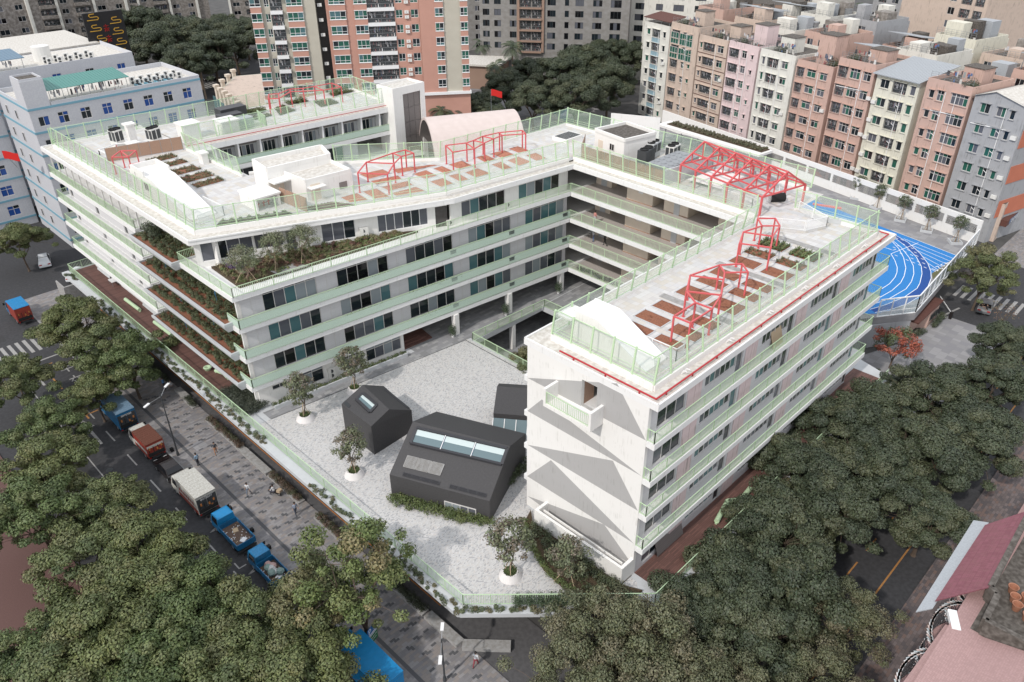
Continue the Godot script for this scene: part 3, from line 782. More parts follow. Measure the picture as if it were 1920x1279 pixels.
	var dko = put(dk, "plaza", "concrete_light"); tag(dko, "raised school plaza deck of pale stone setts", "plaza", "", "structure")
	var ps = MB.new()
	ps.prism([Vector2(29.2, -66.6), Vector2(55.6, -63.6), Vector2(55.6, -39), Vector2(39.2, -37.4), Vector2(39.2, -24.6), Vector2(37.6, -23.2), Vector2(28.0, -32.8), Vector2(28.0, -66.6)], PL + 0.004, PL + 0.004)
	put(ps, "sett_paving", "plaza", dko)
	var pt = MB.new()
	pt.prism([Vector2(49, -92), Vector2(88, -92), Vector2(88, -63), Vector2(68.4, -62.7), Vector2(56, -62.7), Vector2(56, -63.4), Vector2(49, -64.3)], PL + 0.006, PL + 0.006)
	pt.prism([Vector2(68.5, -62.6), Vector2(88, -62.9), Vector2(88, -38), Vector2(68.5, -38)], PL + 0.005, PL + 0.005)
	pt.prism([Vector2(29.4, -68.2), Vector2(49, -66.0), Vector2(56, -65.2), Vector2(56, -63.6), Vector2(29.4, -66.5)], PL + 0.0075, PL + 0.0075)
	put(pt, "stone_paving", "stone", dko)
	var gr = MB.new(); stroke(gr, [Vector2(29.5, -66.5), Vector2(55.2, -63.5), Vector2(55.2, -40)], 0.12, PL + 0.010); put(gr, "drain_channel", "pave_dark", dko)
	var wd = MB.new(); wd.box(27.62, PL, -119.6, 31.2, PL + 0.05, -74.6)
	put(wd, "timber_decking", "wood", dko)
	var wd2 = MB.new(); wd2.box(39.8, PL, -25.8, 83, PL + 0.05, -22.4)
	put(wd2, "timber_decking", "wood", dko)
	railing(dko, [Vector3(31.0, PL, -119.9), Vector3(27.4, PL, -119.9), Vector3(27.4, PL, -33.2), Vector3(38.4, PL, -22.2), Vector3(83.6, PL, -22.2)], 1.2)
	railing(dko, [Vector3(55.8, PL, -38.5), Vector3(55.8, PL, -62.8), Vector3(68.5, PL, -62.2), Vector3(68.5, PL, -40)], 1.15)
	var lw = MB.new()   # storey walls below the deck, shade put into their dark colour; sunken court floor
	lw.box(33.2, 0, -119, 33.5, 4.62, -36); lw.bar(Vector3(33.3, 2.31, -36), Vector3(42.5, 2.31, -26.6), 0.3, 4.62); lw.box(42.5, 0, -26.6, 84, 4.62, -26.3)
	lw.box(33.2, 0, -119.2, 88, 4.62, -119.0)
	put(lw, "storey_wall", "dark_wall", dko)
	sheet(dko, "court_floor", "stone", 44, -80, 84, -30, 0.9)
	var cs = MB.new(); cs.box(57, 0.9, -62.2, 64, 1.35, -60.4); cs.box(60, 0.9, -60.3, 66, 1.25, -58.6)
	put(cs, "court_steps", "stone", dko)
	var pl = MB.new()
	for q in [[30.5, -40], [30.5, -56], [30.5, -72], [36, -31]]: pl.box(q[0] - 0.3, 0, q[1] - 0.3, q[0] + 0.3, 4.62, q[1] + 0.3)
	for q in [[63, -62.9], [55.9, -45], [68.6, -50]]: pl.box(q[0] - 0.3, 0.9, q[1] - 0.3, q[0] + 0.3, 4.62, q[1] + 0.3)
	put(pl, "deck_columns", "white", dko)
	var lg = MB.new(); lg.box(26.35, 5.0, -120.2, 27.3, 5.42, -33.3); lg.bar(Vector3(26.83, 5.21, -33.0), Vector3(38.3, 5.21, -21.55), 0.9, 0.42); lg.box(38.4, 5.0, -22.05, 84, 5.42, -21.2)
	put(lg, "edge_planter", "concrete_light", dko)
	var r = RandomNumberGenerator.new(); r.seed = 77
	var pts = []
	for i in 240:
		var z = -119 + i * 0.36
		if sin(z * 0.35) + sin(z * 0.13) < -0.9: continue
		pts.append([Vector3(26.75 + r.randf_range(-0.35, 0.3), 5.45 + r.randf_range(-0.12, 0.25), z), r.randf_range(0.16, 0.36)])
	for i in 46: 
		var q = Vector3(27.0, 5.5, -32.9).lerp(Vector3(38.0, 5.5, -21.8), i / 46.0)
		pts.append([q + Vector3(r.randf_range(-0.3, 0.1), r.randf_range(-0.1, 0.2), r.randf_range(-0.1, 0.3)), r.randf_range(0.2, 0.36)])
	for i in 110: pts.append([Vector3(38.5 + i * 0.42, 5.5 + r.randf_range(-0.1, 0.25), -21.6 + r.randf_range(-0.3, 0.3)), r.randf_range(0.2, 0.36)])
	var tp = MeshInstance3D.new(); tp.mesh = leafmesh(pts, [Color(0.10, 0.12, 0.06), Color(0.08, 0.10, 0.05), Color(0.12, 0.11, 0.06)], 800, 0.14, 78, 0.9, 0.2, 0.5); tp.material_override = M.leaf; tp.name = "trailing_plants"
	add_child(tp); off[tp] = Vector3.ZERO; tag(tp, "trailing green plants along the outer edge of the plaza deck", "plants", "", "stuff")
func track_part():
	var z = func(x, y): return Vector2(1560.0 + x / 5.328, 430.0 + y / 5.328)
	var gp = func(x, y, h): return v2(px(1560.0 + x / 5.328, 430.0 + y / 5.328, h))
	var T = 4.6
	var dk = MB.new()
	dk.prism([Vector2(88.2, -37), Vector2(98.3, -29.3), Vector2(103.1, -26.1), Vector2(131.9, -28.0), Vector2(150.5, -101), Vector2(96, -108), Vector2(88.2, -92)], 3.5, T - 0.02)
	var o = put(dk, "sports_deck", "pave_light"); tag(o, "grey paved sports deck beside the running track", "deck", "", "structure")
	var bw = MB.new()
	bw.bar(Vector3(96, 1.75, -30.6), Vector3(103.0, 1.75, -26.5), 0.3, 3.5)
	bw.box(103.0, 0.12, -29.2, 131, 3.5, -28.9)
	put(bw, "base_wall", "resi_grey", o)
	var tr = MB.new()
	tr.prism([gp.call(560, 0, T), gp.call(1255, 263, T), gp.call(1000, 437, T), gp.call(985, 520, T), gp.call(870, 690, T), gp.call(600, 805, T), gp.call(440, 842, T), Vector2(92, -36.5), Vector2(90, -80), Vector2(133, -60)], T, T)
	put(tr, "running_track", "track", o)
	var c4 = [[560, 30], [640, 95], [740, 172], [840, 272], [893, 370], [900, 445], [878, 540], [850, 590], [720, 680], [520, 760], [380, 800]]
	var c5 = [[640, 62], [760, 130], [880, 240], [958, 340], [988, 420], [992, 490], [960, 570], [870, 672], [760, 742], [600, 797], [430, 832]]
	var dl = []
	for q in c4: dl.append(gp.call(q[0], q[1], T))
	for i in c5.size(): dl.append(gp.call(c5[c5.size() - 1 - i][0], c5[c5.size() - 1 - i][1], T))
	var dm = MB.new(); dm.prism(dl, T + 0.004, T + 0.004); put(dm, "dark_lane", "track_dark", o)
	var curves = [c4, c5, [[590, 245], [628, 310], [652, 380], [650, 430], [630, 480], [575, 545], [470, 612], [380, 650]], [[520, 180], [610, 210], [640, 200]], [[585, 105], [665, 190], [715, 280], [738, 385], [722, 465], [688, 532], [600, 612], [480, 680]], [[580, 92], [690, 180], [770, 280], [813, 365], [818, 445], [795, 522], [740, 596], [560, 700], [420, 745]],
		[[590, 5], [1250, 264]], [[720, 95], [1215, 293]], [[800, 160], [1180, 318]], [[858, 215], [1140, 346]], [[915, 275], [1098, 373]], [[962, 340], [1062, 408]], [[985, 395], [1035, 424]], [[590, 245], [862, 136]]]
	var li = 0
	for c in curves:
		var l = []
		for q in c: l.append(gp.call(q[0], q[1], T))
		var lm = MB.new(); stroke(lm, l, 0.09, T + 0.008 + li * 0.0004); put(lm, "lane_line", "track_line", o)
		li += 1
	var dots = MB.new()
	for q in [[700, 105], [712, 148], [665, 165], [620, 182], [575, 198], [800, 190], [762, 208], [730, 225], [690, 243], [640, 262], [832, 232], [848, 265], [795, 258], [800, 292], [750, 307], [902, 297], [862, 322], [815, 333], [915, 340], [930, 382], [875, 357], [645, 88]]:
		var a = gp.call(q[0] - 11, q[1] - 5, T); var b = gp.call(q[0] + 13, q[1] + 6, T)
		stroke(dots, [a, b], 0.12, T + 0.016)
	put(dots, "start_marks", "track_line", o)
	var e1 = (gp.call(1250, 264, T) - gp.call(590, 5, T)).normalized()
	var k = 1
	for q in [[1030, 404], [1073, 383], [1118, 362], [1160, 343]]:
		var c = gp.call(q[0], q[1], T)
		var yx = Vector3(e1.x, 0, e1.y)
		var b = Basis(Vector3(-yx.z, 0, yx.x), yx, Vector3.UP)
		lettering(o, str(k), 1.0, Transform3D(b, Vector3(c.x, T + 0.012, c.y)), "track_line", "lane_number")
		k += 1
	# grass corner
	var gc = MB.new(); gc.prism([gp.call(1000, 440, T), gp.call(1060, 408, T), gp.call(1130, 372, T), gp.call(1010, 500, T)], T + 0.003, T + 0.003); put(gc, "grass_corner", "grass", o)
	# fence of the sports deck
	var f = MB.new()
	var A = [Vector2(98.3, -29.4), Vector2(103.1, -26.2), Vector2(131.6, -28.0)]
	var gl = []
	for i in 2:
		var a: Vector2 = A[i]; var b: Vector2 = A[i + 1]
		var l = a.distance_to(b); var n = 3 if i == 0 else 12
		f.bar(Vector3(a.x, T + 2.6, a.y), Vector3(b.x, T + 2.6, b.y), 0.14, 0.14); f.bar(Vector3(a.x, T + 0.05, a.y), Vector3(b.x, T + 0.05, b.y), 0.14, 0.12); f.bar(Vector3(a.x, T + 0.75, a.y), Vector3(b.x, T + 0.75, b.y), 0.05, 0.05)
		for j in n + 1:
			var p = a.lerp(b, float(j) / n)
			f.bar(Vector3(p.x, T, p.y), Vector3(p.x, T + 2.6, p.y), 0.12, 0.12)
		for j in n:
			gl.append([a.lerp(b, (j + 0.05) / n), a.lerp(b, (j + 0.95) / n)])
	var ft = thing("sports_fence", "white framed glass fence around the blue running track", "fence", Vector3(103.1, T, -26.2))
	put(f, "frame", "frame_white", ft)
	for q in gl:
		var d = Vector3(q[1].x - q[0].x, 0, q[1].y - q[0].y)
		inst(boxmesh, "pane", "clear_glass", ft, Transform3D(Basis(d, Vector3(0, 2.4, 0), d.cross(Vector3.UP).normalized() * 0.012), Vector3((q[0].x + q[1].x) * 0.5, T + 1.32, (q[0].y + q[1].y) * 0.5)))
	# white perimeter wall with pierced brick panels
	var W0 = Vector2(131.9, -28.0); var W1 = Vector2(149.6, -101.0)
	var wt = thing("perimeter_wall", "white wall with pierced grey brick panels behind the sports deck", "wall", Vector3(W0.x, T, W0.y))
	var wl = W0.distance_to(W1); var wd = (W1 - W0) / wl
	var ops = []
	var n2 = 9
	var A2 = W1; var B2 = W0
	for i in n2:
		var s1 = wl - 0.6 - i * 5.6
		ops.push_front([s1 - 5.1, s1, 1.55, 3.0, 1, 0.0, "none"])
	wallrun(wt, A2, B2, T, T + 3.9, ops, "white", "frame", [], 0.25)
	for op in ops:
		var p0 = Vector3(A2.x, T + 1.55, A2.y) - Vector3(wd.x, 0, wd.y) * op[0]
		var d = -Vector3(wd.x, 0, wd.y); var nr = d.cross(Vector3.UP)
		var lat = MB.new()
		for j in 7:
			for i in 17:
				var x = 0.3 * i + (0.15 if j % 2 else 0.0)
				if x + 0.2 > 5.1: continue
				lat.boxt(Transform3D(Basis(d, Vector3.UP, nr), p0 + d * (x + 0.11) + Vector3(0, 0.207 * (j + 0.5), 0) - nr * 0.12), Vector3(0.22, 0.15, 0.1))
		put(lat, "pierced_panel", "concrete", wt)
	# canopy with planted roof against the wall
	var ct = thing("planted_canopy", "white canopy with a strip of plants on top against the perimeter wall", "canopy", Vector3(141, T, -80))
	var cm = MB.new()
	var c0 = v2(px(1232, 232, 8.6)); var c1 = v2(px(1424, 290, 8.6)); var cd = (c1 - c0).normalized(); var cn = Vector2(-cd.y, cd.x)
	if cn.x < 0: cn = -cn
	cm.prism([c0, c1, c1 + cn * 4.2, c0 + cn * 4.2], 8.1, 8.55)
	put(cm, "canopy_slab", "white", ct)
	var cg = MB.new(); cg.prism([c0 + cn * 1.4 + cd * 1.5, c1 + cn * 1.4 - cd * 0.6, c1 + cn * 4.0 - cd * 0.6, c0 + cn * 4.0 + cd * 1.5], 8.55, 8.7); put(cg, "soil", "soil_dark", ct)
	hedge("planting", "", [[Vector3(c0.x + cn.x * 2.2 + cd.x * 2, 8.6, c0.y + cn.y * 2.2 + cd.y * 2), Vector3(c1.x + cn.x * 2.2 - cd.x, 8.6, c1.y + cn.y * 2.2 - cd.y)], [Vector3(c0.x + cn.x * 3.2 + cd.x * 2, 8.6, c0.y + cn.y * 3.2 + cd.y * 2), Vector3(c1.x + cn.x * 3.2 - cd.x, 8.6, c1.y + cn.y * 3.2 - cd.y)]], 0.6, 0.5, [Color(0.10, 0.10, 0.055), Color(0.13, 0.115, 0.07)], 0.2, ct, 55)
	for i in 6:
		var q = c0.lerp(c1, (i + 0.5) / 6.0) + cn * 0.4
		var cp = MB.new(); cp.box(q.x - 0.1, T, q.y - 0.1, q.x + 0.1, 8.1, q.y + 0.1); put(cp, "column", "metal", ct)
	# orange play strip
	var os = MB.new(); os.prism([v2(px(1530, 318, T)), v2(px(1560, 352, T)), v2(px(1480, 330, T)), v2(px(1462, 305, T))], T + 0.004, T + 0.03)
	tag(put(os, "play_strip", "orange_turf"), "orange rubber strip with white fittings beside the sports deck wall", "play surface")
	# far white ramp wall behind the roof house
	var rw = MB.new()
	var ra = v2(px(1146, 212, 12.0)); var rb2 = v2(px(1232, 220, 12.0))
	rw.prism([ra, rb2, rb2 + Vector2(0.4, 0.6), ra + Vector2(0.4, 0.6)], T, 12.0)
	tag(put(rw, "screen_wall", "white"), "tall plain white screen wall between the roof house and the planted canopy", "wall")
	# trees in pits along the wall
	for q in [[1822, 0], [1, 1]]: pass
	for q in [[1688, 413], [1737, 433], [1790, 455], [1605, 372], [1644, 390]]:
		var p = px(q[0], q[1], T)
		var t = tree("young_tree", "young", p + Vector3(0, 0.1, 0), 1.0, "slim young tree in a stone pit along the pierced white wall", "young trees in pits beside the sports deck wall")
		var pt = MB.new()
		for s in [[-0.9, -0.9, 0.9, -0.75], [-0.9, 0.75, 0.9, 0.9], [-0.9, -0.75, -0.75, 0.75], [0.75, -0.75, 0.9, 0.75]]: pt.box(s[0], -0.12, s[1], s[2], 0.28, s[3])
		off[t] = Vector3.ZERO
		put(pt, "stone_pit", "concrete_light", t)
		var sk = MB.new()
		for a in 3: sk.tube(Vector3(0.7 * cos(a * 2.1), 0, 0.7 * sin(a * 2.1)), Vector3(0, 1.9, 0), 0.03, 0.03, 5)
		put(sk, "stakes", "stake", t)
# ---------- the school ----------
const LV = [[8.29, 8.85], [11.96, 12.5], [15.6, 16.15], [19.29, 19.85]]
const PANES = ["glass_dark", "glass_dark", "glass_teal", "glass_teal", "glass_black", "glass_grey", "glass_curtain"]
func pp(u: float, w: float, a: Vector3, b: Vector3, c: Vector3) -> Vector3:   # pixel -> point on a plane
	var d = CB * Vector3((u - 960.0) / FPX, -(w - 639.5) / FPX, -1.0)
	var n = (b - a).cross(c - a)
	var o = Vector3(0, 57, 0)
	return o + d * (n.dot(a - o) / n.dot(d))
func flat(poly: Array, y: float, parent, nm: String, m):
	var mb = MB.new(); mb.prism(poly, y, y)
	return put(mb, nm, m, parent)
func lip(parent, pts: Array, y0: float, y1: float, w: float = 0.16):
	var mb = MB.new()
	for i in pts.size() - 1:
		var a: Vector2 = pts[i]; var b: Vector2 = pts[i + 1]
		var e = (b - a).normalized() * 0.02
		mb.bar(Vector3(a.x - e.x, (y0 + y1) * 0.5, a.y - e.y), Vector3(b.x + e.x, (y0 + y1) * 0.5, b.y + e.y), w, y1 - y0)
	return put(mb, "roof_lip", "slab", parent)
func classroom_block():
	var t = thing("classroom_block", "white classroom block with mint railings, stepped planters and roof garden beside the avenue", "school block", Vector3(45, PL, -75))
	var A = Vector2(28.8, -68.3); var C = Vector2(74.5, -63.2)
	var d = (C - A).normalized(); var inw = Vector2(d.y, -d.x)
	var rear = [Vector2(86.6, -63.2), Vector2(86.6, -74.7), Vector2(81.2, -74.9), Vector2(63.7, -76.2), Vector2(53.3, -85), Vector2(43.0, -90), Vector2(43.0, -121.0), Vector2(29.2, -121.0), Vector2(29.2, -92.3), Vector2(31.4, -92.3)]
	for i in 4:
		var poly = [A, C] + rear
		if i == 3: poly += [Vector2(31.4, -80.2), Vector2(28.8, -80.2)]
		else: poly += [Vector2(31.4, -70.6), Vector2(28.8, -70.6)]
		slab(t, poly, LV[i][0], LV[i][1])
	var A2 = A + inw * 0.9 + d * 0.9; var C2 = C + inw * 0.9
	var grp = [[2.45, 8.55], [11.0, 17.5], [19.9, 26.5], [28.85, 35.5], [37.9, 44.6]]
	for fl in 3:
		var y0 = LV[fl][1]; var y1 = LV[fl + 1][0]
		var ops = []
		for g in grp: ops.append([g[0], g[1], 0.55, 2.85, 5, 1.95])
		wallrun(t, A2, C2, y0, y1, ops, "panel", "frame", PANES, 0.25)
		var pn = MB.new()
		for s in [[0.0, 0.12], [1.18, 0.03], [9.75, 0.04], [18.65, 0.04], [27.6, 0.04], [36.65, 0.04]]:
			var q = A2 + d * s[0]
			pn.boxt(Transform3D(Basis(Vector3(d.x, 0, d.y), Vector3.UP, Vector3(-d.y, 0, d.x)), Vector3(q.x, (y0 + y1) * 0.5, q.y)), Vector3(s[1], y1 - y0 - 0.02, 0.05))
		put(pn, "panel_joints", "frame", t)
		var rl = LV[fl]
		railing(t, [Vector3(28.92, rl[1], -70.5), Vector3(28.92, rl[1], -68.18), Vector3(C.x - 0.1, rl[1], C.y - 0.1)], 1.12, true)
		# shelf of pots on two railings, air conditioners on the galleries
	# terrace floor
	railing(t, [Vector3(31.2, LV[3][1], -80.1), Vector3(28.92, LV[3][1], -80.1), Vector3(28.92, LV[3][1], -68.18), Vector3(C.x - 0.1, LV[3][1], C.y - 0.1)], 1.12, false)
	var q27 = A2 + d * 26.9
	var B = Vector2(28.9, -76.3); var E = Vector2(55.9, -65.2)
	var dd = (E - B).normalized(); var nn = Vector2(dd.y, -dd.x)
	var B3 = B + nn * 1.0 + dd * 0.4; var E3 = B + nn * 1.0 + dd * 28.6
	wallrun(t, B3, E3, LV[3][1], 22.93, [[0.6, 6.0, 0.6, 2.75, 4, 2.2], [6.15, 9.2, 1.0, 2.75, 3, 2.2], [9.5, 10.6, 0.2, 2.6, 1, 0.0], [13.4, 17.2, 0.5, 2.75, 3, 2.2], [19.8, 25.8, 0.6, 2.75, 6, 2.2], [26.7, 28.2, 0.0, 2.6, 1, "dark_wall", "door"]], "white", "frame_white", ["glass_grey", "glass_dark", "glass_grey"], 0.25)
	wallrun(t, Vector2(E3.x + 0.3, E3.y + 0.2), C2, LV[3][1], 22.93, [[1.6, 8.2, 0.55, 2.85, 5, 1.95], [10.4, 17.2, 0.55, 2.85, 5, 1.95]], "white", "frame", PANES, 0.25)
	var dv = Vector3(d.x, 0, d.y); var ddv = Vector3(dd.x, 0, dd.y)
	for s in [27.3, 36.1]:
		var q = A + inw * 1.0 + d * s
		ac(t, Vector3(q.x, LV[3][1] + 0.1, q.y), dv, false)
	for s in [12.2, 18.5]:
		var q = B + nn * 0.8 + dd * s
		ac(t, Vector3(q.x, LV[3][1] + 0.3, q.y), ddv, true)
	# plaza storey
	var w1 = A2 + d * 18.6
	wallrun(t, A2, w1, PL, LV[0][0], [[1.6, 3.4, 1.6, 2.2, 2, 0.0], [5.0, 7.8, 0.5, 2.7, 2, 1.5], [10.2, 13.0, 0.5, 2.7, 3, 1.5], [13.4, 18.2, 0.5, 2.7, 4, 1.5]], "white", "frame", ["glass_grey", "glass_curtain", "glass_dark"], 0.25)
	var ws = MB.new(); ws.bar(Vector3(w1.x, (PL + LV[0][0]) * 0.5, w1.y - 0.2), Vector3(w1.x - 0.6, (PL + LV[0][0]) * 0.5, w1.y - 14), 0.25, LV[0][0] - PL)
	put(ws, "wall", "white", t)
	var q9 = A2 + d * 8.7 - inw * 0.15
	ac(t, Vector3(q9.x, PL + 0.4, q9.y), dv, true)
	for c in [[55.4, -65.5], [64.0, -64.6], [73.4, -63.8], [74.8, -52], [55.4, -75], [64, -75], [73.4, -75]]:
		var cm = MB.new(); cm.box(c[0] - 0.35, PL, c[1] - 0.35, c[0] + 0.35, LV[0][0], c[1] + 0.35)
		put(cm, "column", "white", t)
	var bk = MB.new(); bk.box(49, PL, -84, 86, LV[0][0], -83.8); put(bk, "undercroft_wall", "cream_wall", t)
	# timber stage
	var st = MB.new()
	for k in 3: st.prism([Vector2(48.2 + 0.0, -75), Vector2(53.2 - k * 0.5, -70.5), Vector2(52.6 - k * 0.6, -66.9 - k * 0.5), Vector2(48.2, -67.2 - k * 0.5)], PL + k * 0.16, PL + (k + 1) * 0.16)
	put(st, "timber_stage", "wood", t)
	# planting kerb along the plaza wall
	var kb = MB.new(); var k0 = A2 + d * 1.0 - inw * 1.3; var k1 = A2 + d * 18.2 - inw * 1.3
	kb.bar(Vector3(k0.x, PL + 0.25, k0.y), Vector3(k1.x, PL + 0.25, k1.y), 0.2, 0.5); put(kb, "planter_kerb", "concrete_light", t)
	hedge("planting", "", [[Vector3(k0.x, PL + 0.1, k0.y - 0.4), Vector3(k1.x, PL + 0.1, k1.y - 0.4)]], 0.2, 0.55, [Color(0.08, 0.11, 0.04), Color(0.1, 0.12, 0.05)], 0.16, t, 61)
	# facade on the avenue: galleries at the far end
	for fl in 5:
		var y0 = PL if fl == 0 else LV[fl - 1][1]
		var y1 = LV[fl][0] if fl < 4 else 22.93
		var ops = []
		if fl < 4:
			for b in 3:
				var s = 0.6 + b * 9.4
				ops.append([s, s + 1.1, 0.0, 2.5, 1, 2.0, "w"])
				ops.append([s + 1.6, s + 7.4, 1.15, 2.5, 8, 0.0, "w"])
			wallrun(t, Vector2(30.8, -120.6), Vector2(30.8, -92.0), y0, y1, ops, "panel", "frame", ["glass_dark", "glass_grey", "glass_dark"], 0.25)
		else:
			wallrun(t, Vector2(32.2, -120.6), Vector2(32.2, -80), y0, y1, [[14.5, 15.6, 0.0, 2.4, 1, "frame_white", "door"], [37.0, 38.6, 0, 2.4, 1, "brown_panel", "door"]], "mural_grey", "frame", ["glass_dark"], 0.25)
			for k in 12:
				var cm = MB.new(); cm.box(29.7, y0, -120.2 + k * 2.55, 29.85, y1, -120.05 + k * 2.55); put(cm, "gallery_post", "white", t)
		if fl > 0: railing(t, [Vector3(31.0, y0, -120.8), Vector3(29.35, y0, -120.8), Vector3(29.35, y0, -92.5), Vector3(31.2, y0, -92.5)], 1.12, false)
	# blank wall behind the planters, far gable and rear walls
	var wl = MB.new()
	wl.box(31.3, PL, -92.0, 31.6, 19.29, -70.0); wl.box(31.4, 19.85, -80.0, 31.7, 22.93, -75.6); wl.box(31.4, 22.0, -80, 31.7, 22.93, -79.9)
	wl.box(29.5, PL, -69.6, 31.4, 19.29, -69.35)
	wl.box(31.5, PL, -120.8, 43.0, 22.93, -120.55)
	wl.box(42.7, PL, -120.6, 43.0, 22.93, -90)
	wl.bar(Vector3(42.9, 14.1, -89.9), Vector3(53.3, 14.1, -84.8), 0.25, 17.5); wl.bar(Vector3(53.3, 14.1, -84.8), Vector3(63.7, 14.1, -76.0), 0.25, 17.5); wl.bar(Vector3(63.7, 14.1, -76.0), Vector3(86.5, 14.1, -74.6), 0.25, 17.5)
	put(wl, "wall", "white", t)
	# stepped planter troughs
	var tops = [9.25, 13.0, 16.55, 20.05]
	for i in 4:
		var z1 = -69.6 if i < 3 else -79.9
		var y = tops[i]
		var pm = MB.new()
		pm.hexa([Vector3(28.25, y - 1.0, -90.8), Vector3(31.3, y - 1.0, -90.8), Vector3(31.3, y - 1.0, z1), Vector3(28.25, y - 1.0, z1), Vector3(27.9, y - 0.3, -90.9), Vector3(31.3, y - 0.3, -90.9), Vector3(31.3, y - 0.3, z1 + 0.1), Vector3(27.9, y - 0.3, z1 + 0.1)])
		pm.box(27.9, y - 0.3, -90.9, 28.12, y, z1 + 0.1); pm.box(28.12, y - 0.3, -90.9, 31.3, y, -90.7); pm.box(28.12, y - 0.3, z1 - 0.12, 31.0, y, z1 + 0.1)
		var tr = put(pm, "planter_trough", "concrete_light", t)
		flat([Vector2(28.12, -90.7), Vector2(31.3, -90.7), Vector2(31.3, z1 - 0.12), Vector2(28.12, z1 - 0.12)], y - 0.22, tr, "soil", "soil")
		hedge("planting", "", [[Vector3(29.0, y - 0.25, -90.4), Vector3(29.0, y - 0.25, z1 - 0.5)], [Vector3(30.0, y - 0.25, -90.4), Vector3(30.0, y - 0.25, z1 - 0.5)], [Vector3(30.8, y - 0.25, -90.0), Vector3(30.8, y - 0.2, z1 - 0.5)]], 0.35, 0.55, [Color(0.085, 0.105, 0.048), Color(0.11, 0.125, 0.06), Color(0.07, 0.085, 0.042)], 0.15, tr, 70 + i)
	# roof
	var ro = [Vector2(29.1, -121.0), Vector2(28.9, -76.3), Vector2(55.9, -65.2), Vector2(74.5, -63.0), Vector2(86.6, -63.0), Vector2(86.8, -75.2), Vector2(81.2, -75.4), Vector2(63.5, -76.7), Vector2(53.2, -85.4), Vector2(43.2, -90.2), Vector2(43.2, -121.0)]
	slab(t, ro, 22.93, 23.38, "slab", "roof_slab")
	flat(ro, 23.384, t, "roof_ledge", "ledge")
	lip(t, [Vector2(43.2, -120.92), Vector2(29.18, -120.92), Vector2(28.98, -76.25), Vector2(55.9, -65.28), Vector2(74.5, -63.08)], 23.38, 23.55)
	var up = [Vector2(30.4, -119.4), Vector2(30.3, -77.3), Vector2(56.0, -66.7), Vector2(75.0, -64.4)]
	upstand(t, up, 23.384, 23.95)
	upstand(t, [Vector2(86.6, -75.0), Vector2(81.2, -75.2), Vector2(63.5, -76.5), Vector2(53.2, -85.2), Vector2(43.4, -89.6)], 23.384, 23.95)
	upstand(t, [Vector2(42.4, -89.4), Vector2(42.4, -104.4)], 23.384, 23.95)
	flat([Vector2(30.5, -119.3), Vector2(30.45, -77.2), Vector2(56.0, -66.5), Vector2(75.0, -64.2), Vector2(86.5, -64.2), Vector2(86.5, -74.9), Vector2(81.2, -75.1), Vector2(63.6, -76.4), Vector2(53.3, -85.0), Vector2(43.2, -89.4), Vector2(43.2, -119.3)], RF, t, "roof_terrace", "roof_floor")
	fence(t, v3s(up, 23.95)); fence(t, v3s([Vector2(86.6, -75.0), Vector2(81.2, -75.2), Vector2(63.5, -76.5), Vector2(53.2, -85.2)], 23.95)); fence(t, v3s([Vector2(42.4, -89.6), Vector2(42.4, -104.2)], 23.95))
	# terrace garden on the fifth floor
	var gb = MB.new()
	gb.prism([Vector2(30.6, -76.0), Vector2(30.4, -69.6), Vector2(44.2, -68.1), Vector2(52.0, -67.4), Vector2(51.0, -68.2)], LV[3][1], LV[3][1] + 0.25)
	put(gb, "garden_bed", "soil_dark", t)
	var pts = []; var r = RandomNumberGenerator.new(); r.seed = 5
	for i in 420:
		var x = r.randf_range(30.8, 50); var z0 = lerpf(-75.7, -68.4, (x - 30.6) / 20.0); var z1 = lerpf(-69.9, -67.7, (x - 30.6) / 20.0)
		var z = lerpf(z0, z1, pow(r.randf(), 1.2))
		var f = (z - z0) / (z1 - z0 + 0.01)
		pts.append([Vector3(x, LV[3][1] + 0.3 + (1.0 - f) * 0.4 * r.randf(), z), r.randf_range(0.2, 0.42)])
	var gp = MeshInstance3D.new(); gp.mesh = leafmesh(pts, [Color(0.15, 0.17, 0.065), Color(0.2, 0.175, 0.09), Color(0.17, 0.09, 0.065), Color(0.12, 0.155, 0.055), Color(0.22, 0.19, 0.1)], 520, 0.14, 6, 0.7, 0.2, 0.5)
	gp.material_override = M.leaf; gp.name = "garden_plants"; gp.set_meta("kind", "stuff"); t.add_child(gp); gp.position = -off[t]
	var ct = flat([Vector2(34.5, -68.95), Vector2(38.0, -68.5), Vector2(37.2, -70.3), Vector2(34.4, -70.4)], LV[3][1] + 0.27, t, "garden_paving", "concrete")
	# purple and pink flower clumps
	hedge("purple_flowers", "", [[Vector3(31.4, 20.2, -73.6), Vector3(33.0, 20.2, -73.0)]], 0.3, 0.6, [Color(0.10, 0.06, 0.16), Color(0.13, 0.08, 0.18)], 0.13, t, 81)
	hedge("pink_flowers", "", [[Vector3(31.9, 20.1, -71.8), Vector3(33.1, 20.1, -71.5)]], 0.3, 0.6, [Color(0.34, 0.2, 0.18), Color(0.4, 0.26, 0.22)], 0.13, t, 82)
	# potted rows on the galleries
	for q in [[0, 22.2, 27.2, 1], [1, 12.5, 17.0, 1], [2, 11.3, 18.4, 1], [1, 20.8, 28.5, 1]]:
		var y = LV[q[0]][1]
		var sp = []
		for k in int((q[2] - q[1]) / 0.22):
			var p = A + d * (q[1] + k * 0.22) + inw * 0.25
			sp.append(Vector3(p.x, y + 0.45, p.y))
		tufts("pot_plants", "stuff", sp, [Color(0.07, 0.09, 0.03), Color(0.12, 0.12, 0.05)], 0.45, t, 90 + q[0], 6)
